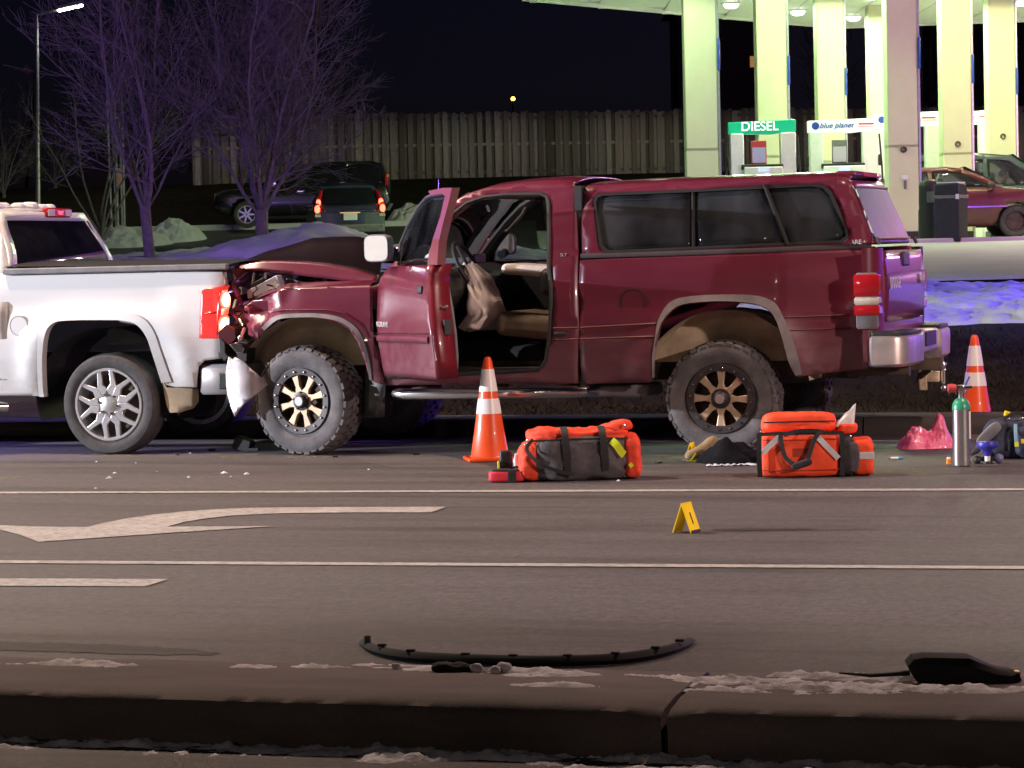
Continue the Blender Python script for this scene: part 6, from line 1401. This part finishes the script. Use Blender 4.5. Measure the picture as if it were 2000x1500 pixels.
# --- cones
def cone(label, loc, rz, H=.70, w_=.33):
    t = thing('traffic_cone', label, 'traffic cone', loc, rz, 'traffic cones'); r0, r1 = .128, .026
    def rr(z): return lerp(r0, r1, (z - .025) / (H - .025))
    MB().box((0, 0, .014), (w_, w_, .026)).build('base', 'orange', t, bevel=.01, seg=3)
    pr = [(r0 + .012, .026), (r0, .04)] + [(rr(z), z) for z in (.2, .36, .5, .62, H - .03)] + [(r1 * .9, H - .008), (r1 * .55, H), (r1 * .5, H - .03)]
    MB().lathe(pr, 40).build('cone_body', 'orange', t, ang=50)
    for a, b in ((.318, .420), (.468, .618)): MB().lathe([(rr(a) + .0025, a), (rr((a + b) / 2) + .003, (a + b) / 2), (rr(b) + .0025, b)], 40).build('reflective_band', 'reflective', t)
    return t
cone('orange traffic cone with two white bands beside the open truck door', gnd(957, 899), FA + R(8))
p = gnd(1906, 836); cone('orange traffic cone with two white bands behind the oxygen cylinder', (p.x, p.y, .0), FA + R(-12))
# --- evidence markers
M['ink'] = simple('black_ink', (.02, .02, .02), .6)
def marker(name, label, loc, rz, s=1.):
    t = thing(name, label, 'marker', loc, rz, 'evidence markers'); h_, w_, sp = .145 * s, .10 * s, .052 * s
    for k, sg in enumerate((-1, 1)):
        a = math.atan2(sp, h_); rot = Matrix.Rotation(sg * -a, 3, 'Y')
        pl = MB().box((sg * sp / 2, 0, h_ / 2), (.005 * s, w_, h_ * 1.03), rot).build('plate', 'yellow', t, bevel=.0015)
        o = text('numeral', '1', 'ink', pl, (sg * (sp / 2 + .0045 * s), 0, h_ * .48), (R(90), 0, R(90) * sg), .085 * s, .0006); o.rotation_euler = (R(90), 0, R(90) * sg); o.rotation_euler = (Matrix.Rotation(sg * -a, 4, 'Y') @ o.rotation_euler.to_matrix().to_4x4()).to_euler()
        if sg > 0: MB().box((sp * .95, 0, .008), (.006, w_ * .96, .014 * s), rot).build('foot', 'ink', pl)
    MB().tube([(0, -w_ / 2, h_), (0, w_ / 2, h_)], .004 * s, 6).build('hinge', 'yellow', t)
    return t
marker('evidence_marker', 'yellow numbered evidence tent standing alone in the turn lane', gnd(1341, 1040), FA + R(-32))
marker('evidence_marker', 'small yellow evidence tent beside the tan boot by the rear wheel', gnd(1352, 897), FA + R(-25), .75)
# --- grey and red duffel
M['red_cloth'] = simple('red_nylon', (.80, .060, .022), .75, var=.12, scale=14, bmp=.35, bscale=45); M['orange_cloth'] = simple('orange_nylon', (.88, .070, .016), .7, var=.10, scale=12, bmp=.3, bscale=40)
M['grey_cloth'] = simple('grey_canvas', (.085, .075, .082), .85, var=.25, scale=16, bmp=.5, bscale=70); M['strap'] = simple('black_webbing', (.018, .017, .019), .75, var=.3, scale=30); M['navy'] = simple('navy_nylon', (.022, .028, .055), .7, var=.3, scale=14, bmp=.4)
M['lime'] = simple('lime_tape', (.70, .78, .02), .45, var=.05); M['tape'] = simple('silver_tape', (.66, .64, .66), .4, .2, var=.1, scale=30)
b = gnd(1133, 936); bag = thing('duffel_bag', 'grey and red rescue duffel with black straps and a lime tape patch', 'bag', b, FA + R(3))
soft('bag_body', 'grey_cloth', bag, (.0, 0, .135), (.62, .30, .27), amp=.016, freq=10, seed=1, power=4.5, taper=.93)
soft('top_panel', 'red_cloth', bag, (-.01, .02, .275), (.62, .24, .10), amp=.020, freq=11, seed=5, power=4, sag=.012)
soft('top_flap', 'red_cloth', bag, (.21, .03, .305), (.22, .2, .07), amp=.016, freq=13, seed=8, power=3.5, rot=Matrix.Rotation(R(-14), 3, 'Y'))
for x_, d_, s_ in ((-.315, .14, 2.), (.315, .12, 7.)): soft('end_pocket', 'red_cloth', bag, (x_, -.0, .125 if x_ < 0 else .14), (d_, .28, .23 if x_ < 0 else .27), amp=.014, freq=12, seed=s_, power=3.6, taper=.85)
for x_ in (-.10, .13): strap('strap', 'strap', bag, [(x_, -.02, .325), (x_ + .002, -.115, .305), (x_ + .006, -.148, .25), (x_ + .012, -.158, .17), (x_ + .016, -.15, .06)], .042, up=(0, -1, .3))
strap('shoulder_strap', 'strap', bag, [(-.29, -.09, .26), (-.33, -.13, .20), (-.26, -.172, .12), (-.15, -.172, .07), (-.05, -.17, .045)], .022)
strap('lime_patch', 'lime', bag, [(.185, -.150, .245), (.215, -.163, .215), (.245, -.160, .17), (.262, -.158, .155)], .046, .004)
strap('lime_patch', 'lime', bag, [(.292, -.150, .10), (.31, -.145, .08)], .025, .004); strap('zip_line', 'strap', bag, [(-.30, -.115, .25), (-.1, -.132, .255), (.12, -.132, .255), (.29, -.115, .25)], .012, .004)
for (x_, z_) in ((-.325, .255), (-.335, .23), (.275, .33)): MB().sphere((x_, -.10, z_), .010).build('buckle', 'chrome', bag)
soft('mask_pouch', 'white_plastic', bag, (-.385, .02, .12), (.05, .07, .10), amp=.006, freq=20, seed=3, power=3, n=8)
# --- small red case with black strap
b = gnd(991, 941); cs = thing('pouch_case', 'small red hard case with black lid strap, left of the duffel', 'case', b, FA + R(-4))
soft('case_body', simple('red_case_plastic', (.72, .035, .06), .4, var=.08), cs, (0, 0, .038), (.225, .15, .072), amp=.002, power=5, n=10)
soft('case_lid', 'black', cs, (0, .0, .074), (.205, .135, .016), amp=.001, power=5, n=8); MB().box((.035, -.076, .04), (.05, .006, .074)).build('strap', 'strap', cs, bevel=.002)
MB().box((-.01, .05, .135), (.075, .035, .11)).build('device', 'black', cs, bevel=.012); MB().box((-.055, .04, .10), (.012, .03, .05)).build('clip', 'lime', cs, bevel=.003); MB().tube([(.02, -.05, .085), (.06, -.04, .095), (.09, -.05, .085)], .007, 6).build('handle', 'chrome', cs)
# --- orange trauma bag
b = gnd(1562, 929); ob = thing('trauma_bag', 'large bright orange medical bag with reflective strips and black handles', 'bag', b, FA + R(-3))
soft('bag_body', 'orange_cloth', ob, (0, 0, .138), (.50, .34, .276), amp=.007, freq=9, seed=3, power=7, bulge=.01)
soft('lid', 'orange_cloth', ob, (.0, .035, .325), (.47, .29, .125), amp=.010, freq=9, seed=9, power=4.6, taper=.90, rot=Matrix.Rotation(R(-3), 3, 'X'))
for x_ in (-.247, .247): strap('corner_trim', 'strap', ob, [(x_, -.16, .01), (x_ * 1.012, -.175, .1), (x_ * 1.012, -.175, .2), (x_, -.165, .275)], .03)
strap('top_trim', 'strap', ob, [(-.25, -.166, .268), (-.12, -.178, .272), (.05, -.178, .272), (.25, -.166, .268)], .022)
strap('reflective_strip', 'tape', ob, [(-.235, -.177, .155), (-.17, -.183, .215), (-.125, -.182, .252)], .034, .003); strap('reflective_strip', 'tape', ob, [(.10, -.182, .25), (.155, -.184, .19), (.225, -.178, .115)], .034, .003)
M['stitch'] = simple('dark_red_stitch', (.35, .03, .01), .8)
for z_ in (.05, .235): strap('seam', 'stitch', ob, [(-.23, -.176, z_), (-.1, -.182, z_ - .003), (.1, -.182, z_ - .002), (.23, -.176, z_)], .005, .003)
strap('zip_line', 'strap', ob, [(-.22, -.11, .335), (-.05, -.118, .338), (.12, -.118, .338), (.21, -.11, .335)], .008, .004)
MB().box((.0, -.184, .155), (.10, .003, .05)).build('name_patch', 'stitch', ob)
strap('handle', 'strap', ob, [(-.12, -.18, .265), (-.115, -.195, .2), (-.09, -.21, .125), (-.03, -.225, .085), (.03, -.225, .11), (.06, -.21, .18), (.09, -.2, .25), (.13, -.185, .285)], .026, .010)
strap('handle', 'strap', ob, [(-.10, -.185, .262), (-.02, -.195, .285), (.09, -.19, .285), (.14, -.18, .275)], .024, .008); soft('grip', 'strap', ob, (.0, -.232, .088), (.13, .03, .045), amp=.004, power=3, n=8, rot=Matrix.Rotation(R(-16), 3, 'Y'))
soft('side_pocket', 'strap', ob, (.275, -.02, .12), (.09, .30, .235), amp=.008, freq=12, seed=6, power=4.5); soft('end_pocket', 'orange_cloth', ob, (.375, -.0, .115), (.14, .27, .225), amp=.007, freq=12, seed=12, power=5)
MB().box((.385, -.136, .125), (.115, .006, .042)).build('reflective_strip', 'tape', ob, bevel=.002); soft('pocket_panel', 'grey_cloth', ob, (.315, -.15, .12), (.075, .03, .18), amp=.004, power=3.2, n=10)
soft('pocket_flap', 'orange_cloth', ob, (.29, .02, .285), (.12, .2, .07), amp=.008, freq=14, seed=2, power=4)
mb = MB(); mb.grid(lambda a, b_: (lerp(.215, .33, a) + .02 * b_, -.06 + .08 * b_ * a, .30 + .10 * b_ * (.35 + a) + .008 * nz(a * 4, b_ * 4, 1)), 8, 8); mb.build('paper_liner', 'tape', ob, solid=.003)
for (x_, z_) in ((-.01, .287), (-.235, .285), (.30, .245)): MB().sphere((x_, -.17, z_), .008).build('snap', 'chrome', ob)
# --- heap of clothes under the rear wheel with a tan boot
M['black_cloth'] = simple('black_cloth', (.008, .008, .011), 1., var=.4, scale=10, bmp=.5, spec=.1); M['tan'] = simple('tan_leather', (.24, .17, .09), .8, var=.3, scale=14, bmp=.3); M['paper'] = simple('pale_paper', (.62, .66, .80), .6, var=.1)
b = gnd(1425, 903); jk = thing('jacket', 'crumpled black jacket heaped on the road by the rear wheel', 'jacket', b, FA)
def heap(a, c_):
    q = 2 * math.pi * a; r_ = c_; x = math.cos(q) * r_ * .21 * (1 + .2 * nz(math.cos(q), math.sin(q), 3, 2)); y = math.sin(q) * r_ * .17
    h_ = .135 * (1 - r_ ** 2.2) * (1 + .5 * nz(x * 9, y * 9, 2)) + .02 * nz(x * 30, y * 30, 4) * (1 - r_) + .004
    return (x, y, max(.003, h_))
mb = MB(); mb.grid(heap, 44, 16); mb.build('cloth', 'black_cloth', jk, ang=80)
soft('sleeve', 'black_cloth', jk, (.13, -.06, .04), (.2, .1, .08), amp=.015, freq=16, seed=4, power=2.6, n=10)
b = gnd(1367, 899); bo_ = thing('boot', 'tan leather work boot lying beside the black jacket', 'boot', b, FA + R(20))
mb = MB(); mb.loft([[(x + z_ * 0 , math.cos(q * math.pi / 7) * ry, z0 + math.sin(q * math.pi / 7) * rz) for q in range(14)] for x, z_, z0, ry, rz in ((-.10, 0, .03, .02, .022), (-.085, 0, .035, .04, .032), (-.03, 0, .045, .045, .04), (.02, 0, .06, .045, .055), (.06, 0, .085, .045, .06), (.10, 0, .11, .042, .05), (.12, 0, .12, .03, .035))]); mb.build('upper', 'tan', bo_, ang=60)
MB().box((-.02, 0, .008), (.18, .085, .018)).build('sole', 'rust', bo_, bevel=.006); strap('lace', 'lime', bo_, [(-.05, -.05, .05), (-.09, -.06, .012), (-.12, -.06, .006), (-.06, -.08, .006)], .008, .003)
b = gnd(1425, 910); pp_ = thing('wrapper', 'pale blue torn packaging on the road in front of the jacket', 'wrapper', b, FA)
mb = MB(); mb.grid(lambda a, c_: (lerp(-.15, .17, a), lerp(-.03, .03, c_) * (1 + .5 * nz(a * 6, 0, 1)), .004 + .018 * abs(nz(a * 8, c_ * 3, 5))), 30, 6); mb.build('sheet', 'paper', pp_, ang=25)
# --- oxygen cylinder
b = gnd(1879, 911); ox = thing('oxygen_cylinder', 'upright silver oxygen cylinder with green shoulder and chrome regulator', 'gas cylinder', b, FA)
M['cyl'] = simple('brushed_cylinder', (.62, .62, .64), .24, .95, var=.08); M['green'] = simple('green_enamel', (.03, .28, .15), .35, var=.1, coat=.4)
MB().lathe([(0, 0), (.048, 0), (.056, .01), (.056, .36), (0, .36)], 36).build('cylinder_body', 'cyl', ox); MB().lathe([(.0565, .355), (.0565, .372), (.052, .395), (.036, .42), (.018, .43), (.016, .45)], 36).build('shoulder', 'green', ox)
MB().lathe([(0, .43), (.018, .43), (.018, .48), (.010, .49), (0, .49)], 18).build('valve', 'chrome', ox)
rg = MB().box((.0, -.0, .487), (.045, .04, .045)).build('regulator', 'chrome', ox, bevel=.008)
MB().lathe([(0, -.05), (.026, -.05), (.028, -.02), (.024, 0)], 18, (-.03, 0, .49), 'x').build('gauge', 'letter_red', rg); MB().tube([(.02, 0, .49), (.07, 0, .492)], .009, 8).build('outlet', 'chrome', rg); MB().tube([(-.03, 0, .47), (-.085, 0, .475)], [.006, .006], 6).build('lever', 'chrome', rg)
for x_ in (-.075, -.035, .0, .03): MB().tube([(x_, -.012, .475), (x_, -.012, .452)], .006, 6).build('pin', 'chrome', rg)
MB().tube([(.03, 0, .51), (.055, 0, .56)], .006, 6).build('key', 'blue_sign', rg); MB().lathe([(.057, .02), (.0575, .14)], 30).build('collar_label', 'cyl', ox)
MB().box((.047, -.033, .26), (.02, .002, .17), Matrix.Rotation(R(52), 3, 'Z')).build('label', 'reflective', ox)
b = gnd(1853, 906); bt_ = thing('pill_bottle', 'tiny amber bottle at the foot of the oxygen cylinder', 'bottle', b, FA); MB().lathe([(0, 0), (.016, 0), (.017, .028), (.012, .034), (0, .034)], 16).build('glass', 'amber', bt_); MB().lathe([(0, .034), (.012, .034), (.012, .042), (0, .042)], 16).build('cap', 'white_plastic', bt_)
# --- blue mask with a clear ball beside it
M['blue_rub'] = simple('violet_blue_rubber', (.04, .035, .38), .4, var=.15, coat=.2)
b = gnd(1929, 906); mk_ = thing('breathing_mask', 'violet blue breathing mask standing on its white connector', 'mask', b, FA)
MB().lathe([(0, .018), (.03, .016), (.034, .004), (0, 0)], 20).build('foot', 'black', mk_); MB().lathe([(.0, .018), (.018, .018), (.018, .052), (0, .052)], 20).build('connector', 'reflective', mk_)
MB().lathe([(.019, .05), (.024, .075), (.036, .09), (.064, .105), (.068, .12), (.064, .138), (.05, .142), (0, .135)], 28).build('mask_cup', 'blue_rub', mk_, ang=60)
MB().sphere((.075, .02, .032), .031, 16, 10).build('bulb', simple('cloudy_plastic', (.16, .17, .32), .2, coat=.5), mk_); MB().sphere((-.06, .03, .025), .026, 14, 8).build('valve', 'black', mk_); MB().tube([(-.05, .03, .03), (.07, .02, .03)], .014, 8).build('tube', 'black', mk_)
# --- navy backpack with flap
b = gnd(1968, 895); bk = thing('backpack', 'dark navy equipment backpack with yellow band behind the mask', 'backpack', b, FA)
soft('bag_body', 'navy', bk, (.05, .05, .125), (.42, .26, .25), amp=.012, freq=11, seed=4, power=4.2, taper=.85); soft('front_pocket', 'navy', bk, (.145, -.09, .11), (.22, .10, .21), amp=.012, freq=14, seed=9, power=3.8)
mb = MB(); mb.grid(lambda a, c_: (lerp(-.26, -.02, a) + .07 * c_ * (1 - a) + .01 * nz(a * 4, c_ * 4, 2), -.07 + .05 * a, .02 + .20 * a ** .8 + .03 * c_), 10, 6); mb.build('side_flap', M['navy'], bk, solid=.02); soft('flap_lining', 'grey_plastic', bk, (-.13, -.065, .165), (.19, .03, .075), amp=.006, power=3, n=8, rot=Matrix.Rotation(R(-42), 3, 'Y'))
M['pale_blue'] = simple('pale_blue_piping', (.22, .40, .55), .6); strap('piping', 'pale_blue', bk, [(.035, -.10, .225), (.028, -.135, .17), (.03, -.145, .11)], .02); strap('lime_tab', 'lime', bk, [(.03, -.147, .115), (.032, -.149, .085)], .024, .005)
strap('yellow_band', 'yellow', bk, [(.06, -.142, .118), (.15, -.150, .122), (.25, -.14, .126)], .028, .004); strap('top_handle', 'strap', bk, [(-.02, -.02, .25), (.03, -.03, .285), (.09, -.03, .285), (.13, -.02, .25)], .025)
for x_ in (.0, .085): MB().sphere((x_, -.06, .255), .013, 10, 6, (1.2, 1, .8)).build('buckle', 'chrome', bk)
MB().box((.0, .0, .287), (.034, .03, .034), Matrix.Rotation(R(18), 3, 'Y')).build('yellow_tag', 'yellow', bk, bevel=.005)
# --- pink plastic sack
def mat_sack():
    m, nt, b_ = mat_new('pink_plastic_film'); n_ = noise_node(nt, 8, 6); r_ = ramp(nt, n_.outputs[0], [(.3, (.78, .10, .24)), (.7, (.88, .24, .40))]); nt.links.new(r_.outputs[0], b_.inputs['Base Color']); b_.inputs['Roughness'].default_value = .22; b_.inputs['Coat Weight'].default_value = .6
    n2 = noise_node(nt, 16, 4, .6); bump(nt, b_, n2.outputs[0], .9, .03); return m
M['sack'] = mat_sack()
b = gnd(1815, 874); sk_ = thing('plastic_sack', 'crumpled translucent pink plastic sack lying behind the oxygen cylinder', 'plastic bag', b, FA)
def sack(a, c_):
    x = lerp(-.21, .20, a); y = lerp(-.15, .15, c_); e = max(0., 1 - abs(2 * a - 1) ** 3.5) * max(0., 1 - abs(2 * c_ - 1) ** 2.5)
    hump = .085 * math.exp(-((x + .10) / .09) ** 2) + .17 * math.exp(-((x - .085 + y * .2) / .06) ** 2 - ((y - .03) / .09) ** 2) + .05
    rid = .045 * abs(nz(x, y, 2, 9)) + .03 * abs(nz(x, y, 5, 24)) + .014 * abs(nz(x, y, 9, 48))
    return (x + .02 * nz(x, y, 3, 14), y + .03 * nz(x, y, 6, 10), max(.002, e ** .6 * (hump + rid) - .015))
mb = MB(); mb.grid(sack, 70, 50); mb.build('film', 'sack', sk_, ang=30)
# --- syringe
b = gnd(1752, 897); sy = thing('syringe', 'small syringe with blue tip lying on the road', 'syringe', (b.x, b.y, .008), FA + R(-5))
MB().tube([(-.04, 0, 0), (.01, 0, 0)], .008, 10).build('barrel', 'white_plastic', sy); MB().tube([(.01, 0, 0), (.035, 0, 0), (.04, 0, 0)], [.008, .007, .003], 10).build('tip', simple('blue_tip', (.05, .3, .7), .35), sy); MB().tube([(-.06, 0, 0), (-.04, 0, 0)], .004, 6).build('plunger', 'letter_red', sy)
# --- black air dam torn from a bumper, lying on the road
pA, pM, pB = gnd(707, 1242), gnd(1030, 1303), gnd(1352, 1246); o0 = pM
ad_ = thing('air_dam', 'long curved black plastic air dam lying on the road behind the median', 'air dam', o0)
ctl = [gnd(u, v) for u, v in ((706, 1258), (720, 1272), (750, 1284), (800, 1293), (880, 1299), (960, 1302), (1040, 1304), (1120, 1303), (1200, 1299), (1260, 1291), (1310, 1279), (1338, 1267), (1354, 1255))]
C2 = []
for i in range(len(ctl) - 1):
    a, b2, c3, d4 = ctl[max(i - 1, 0)], ctl[i], ctl[i + 1], ctl[min(i + 2, len(ctl) - 1)]
    for k in range(6):
        t = k / 6; C2.append(.5 * ((2 * b2) + (c3 - a) * t + (2 * a - 5 * b2 + 4 * c3 - d4) * t * t + (3 * b2 - a - 3 * c3 + d4) * t ** 3))
C2.append(ctl[-1]); rings = []
for i, p in enumerate(C2):
    t = i / (len(C2) - 1); d_ = (C2[min(i + 1, len(C2) - 1)] - C2[max(i - 1, 0)]).normalized(); n_ = Vector((-d_.y, d_.x, 0)); hgt = .036 * (1 - .55 * abs(2 * t - 1) ** 3); q = p - o0
    rings.append([q + n_ * .0 + ZV * .002, q - n_ * .012 + ZV * hgt * .5, q + n_ * .0 + ZV * hgt, q + n_ * .016 + ZV * (hgt + .003), q + n_ * .010 + ZV * hgt * .5, q + n_ * .012 + ZV * .002])
MB().loft(rings).build('strip', 'black_matte', ad_, ang=60)
for t in (.16, .26, .37, .47, .57, .67, .78, .88):
    p = C2[int(t * (len(C2) - 1))] - o0; MB().box(p + ZV * .038 + Vector((0, .015, 0)), (.03, .02, .010)).build('clip_tab', 'black_matte', ad_, bevel=.003)
p = gnd(718, 1268) - o0; MB().box(p + ZV * .03, (.025, .02, .04)).build('end_tab', 'black', ad_, bevel=.006)
# --- black plastic splash shield on the median
ctr = gnd(1880, 1332, .14); ps = thing('splash_shield', 'faceted black plastic splash shield lying on the snowy median', 'car part', (ctr.x, ctr.y, .14), FA)
PF = Frame((ctr.x, ctr.y, 0), FA)
L = [PF.on(u, v, 0) for u, v in ((1770, 1295), (1782, 1280), (1805, 1276), (1890, 1278), (1905, 1285), (1950, 1305), (1985, 1310), (1992, 1325), (1985, 1331), (1940, 1333), (1850, 1334), (1790, 1330), (1778, 1312))]
mb = MB(); n = len(L); cx = sum(p[0] for p in L) / n; cz = sum(p[1] for p in L) / n
mb.loft([[(lerp(x, cx, k), yy, lerp(z, .145, k2) - .14) for x, z in L] for yy, k, k2 in ((-.045, .14, .35), (-.03, .0, .1), (.02, .0, .0), (.09, .05, .12), (.12, .25, .5))]); mb.build('shell', 'black_matte', ps, ang=30)
MB().tube([(L[0][0] + .01, .0, .03), (L[0][0] - .10, .02, .022), (L[0][0] - .19, .03, .03)], [.016, .012, .006], 8, flatten=.5).build('arm', 'black', ps); MB().box((L[6][0], .0, L[6][1] - .155), (.02, .03, .03)).build('clip', 'orange', ps, bevel=.004)
# loose rubber lump on the median edge
b = gnd(890, 1311, .14); b.y = min(b.y, 7.7); lu = thing('rubber_scrap', 'flat black rubber scrap in the snow below the air dam', 'car part', (b.x, b.y, .14), FA); soft('lump', 'black_matte', lu, (0, 0, .012), (.15, .05, .03), amp=.012, freq=26, power=2.5, n=10)
for k, (u, v, s_) in enumerate([(930, 1312, .016), (968, 1315, .013), (985, 1312, .018), (773, 1306, .010)]):
    b = gnd(u, v, .14); b.y = min(b.y, 7.7); ic = soft('ice_lump', 'dirty_snow', None, (0, 0, s_ * .7), (s_ * 2.6, s_ * 2, s_ * 1.8), amp=.005, freq=40, power=2.4, n=6, seed=k); ic.location = (b.x, b.y, .14); tag(ic, 'single white lump of ice on the median near the rubber scrap', 'ice lump', 'ice lumps by the scrap')
# --- shards of broken lamp and glass
shards = [(188, 903), (265, 905), (224, 925), (213, 935), (187, 955), (306, 922), (438, 925), (482, 927), (451, 932), (369, 933), (372, 886), (366, 884), (483, 926), (1208, 940), (958, 938), (720, 918)]
rnd = random.Random(9); M['shard'] = simple('clear_shard', (.75, .80, .88), .12, .2, var=.1)
for i, (u, v) in enumerate(shards):
    b = gnd(u, v); s_ = rnd.uniform(.006, .012) * (1.5 if i in (2, 3, 6, 7) else 1); mb = MB()
    mb.add([(-s_ * 1.6, -s_, .001), (s_ * 1.2, -s_ * .8, .002), (s_ * 1.5, s_ * .9, .001), (-s_, s_, .003), (0, 0, s_ * 1.1)], [(0, 1, 4), (1, 2, 4), (2, 3, 4), (3, 0, 4), (3, 2, 1, 0)])
    o = mb.build('glass_shard', 'shard', None, smooth=False); o.location = (b.x, b.y, .001); o.rotation_euler = (0, 0, rnd.uniform(0, 6)); tag(o, 'tiny pale shard of broken lamp on the asphalt near the crash', 'shard', 'shards on the asphalt')
dark = [(1285, 905), (810, 888), (415, 880), (345, 889), (655, 893)]
for i, (u, v) in enumerate(dark):
    b = gnd(u, v); s_ = rnd.uniform(.02, .035); mb = MB(); L = [(math.cos(q) * s_ * rnd.uniform(.6, 1.5), math.sin(q) * s_ * rnd.uniform(.5, .9)) for q in [j * 1.05 for j in range(6)]]; mb.prism(L, .001, .012, 'z')
    o = mb.build('plastic_fragment', 'black', None, smooth=False); o.location = (b.x, b.y, .001); o.rotation_euler = (.1, .1, rnd.uniform(0, 6)); tag(o, 'broken black plastic fragment on the asphalt by the truck wheels', 'fragment', 'black fragments on the asphalt')
# crushed parts dropped between the trucks
b = gnd(472, 882); dp = thing('broken_bracket', 'dark broken bracket on the road between the two pickups', 'car part', b, 0); MB().box((0, .05, .05), (.14, .1, .10), Matrix.Rotation(.3, 3, 'Y')).build('bracket', 'black', dp, bevel=.012); MB().box((.08, .02, .015), (.1, .06, .02)).build('flange', 'black', dp)
# --- sprayed wheel-position marks and yellow tape
M['spray'] = simple('lime_spray', (.45, .55, .03), .8, var=.3, scale=60)
def splat(u0, v0, u1, v1, wd, seed):
    a, b_ = gnd(u0, v0), gnd(u1, v1); k = 14; d_ = (b_ - a); n_ = Vector((-d_.y, d_.x, 0)).normalized(); rnd = random.Random(seed); mb = MB()
    L = [a.lerp(b_, i / k) + n_ * rnd.gauss(0, .006) for i in range(k + 1)]
    mb.add([p + n_ * wd * rnd.uniform(.2, 1) + ZV * .004 for p in L] + [p - n_ * wd * rnd.uniform(.2, 1) + ZV * .004 for p in L], [(i, i + 1, k + 2 + i, k + 1 + i) for i in range(k) if rnd.random() < .8]); mb.build('spray_mark', 'spray', mk)
splat(175, 889, 255, 890, .008, 1); splat(560, 894, 650, 893, .010, 2); splat(430, 893, 480, 895, .006, 3); splat(-10, 935.5, 38, 933, .006, 4)
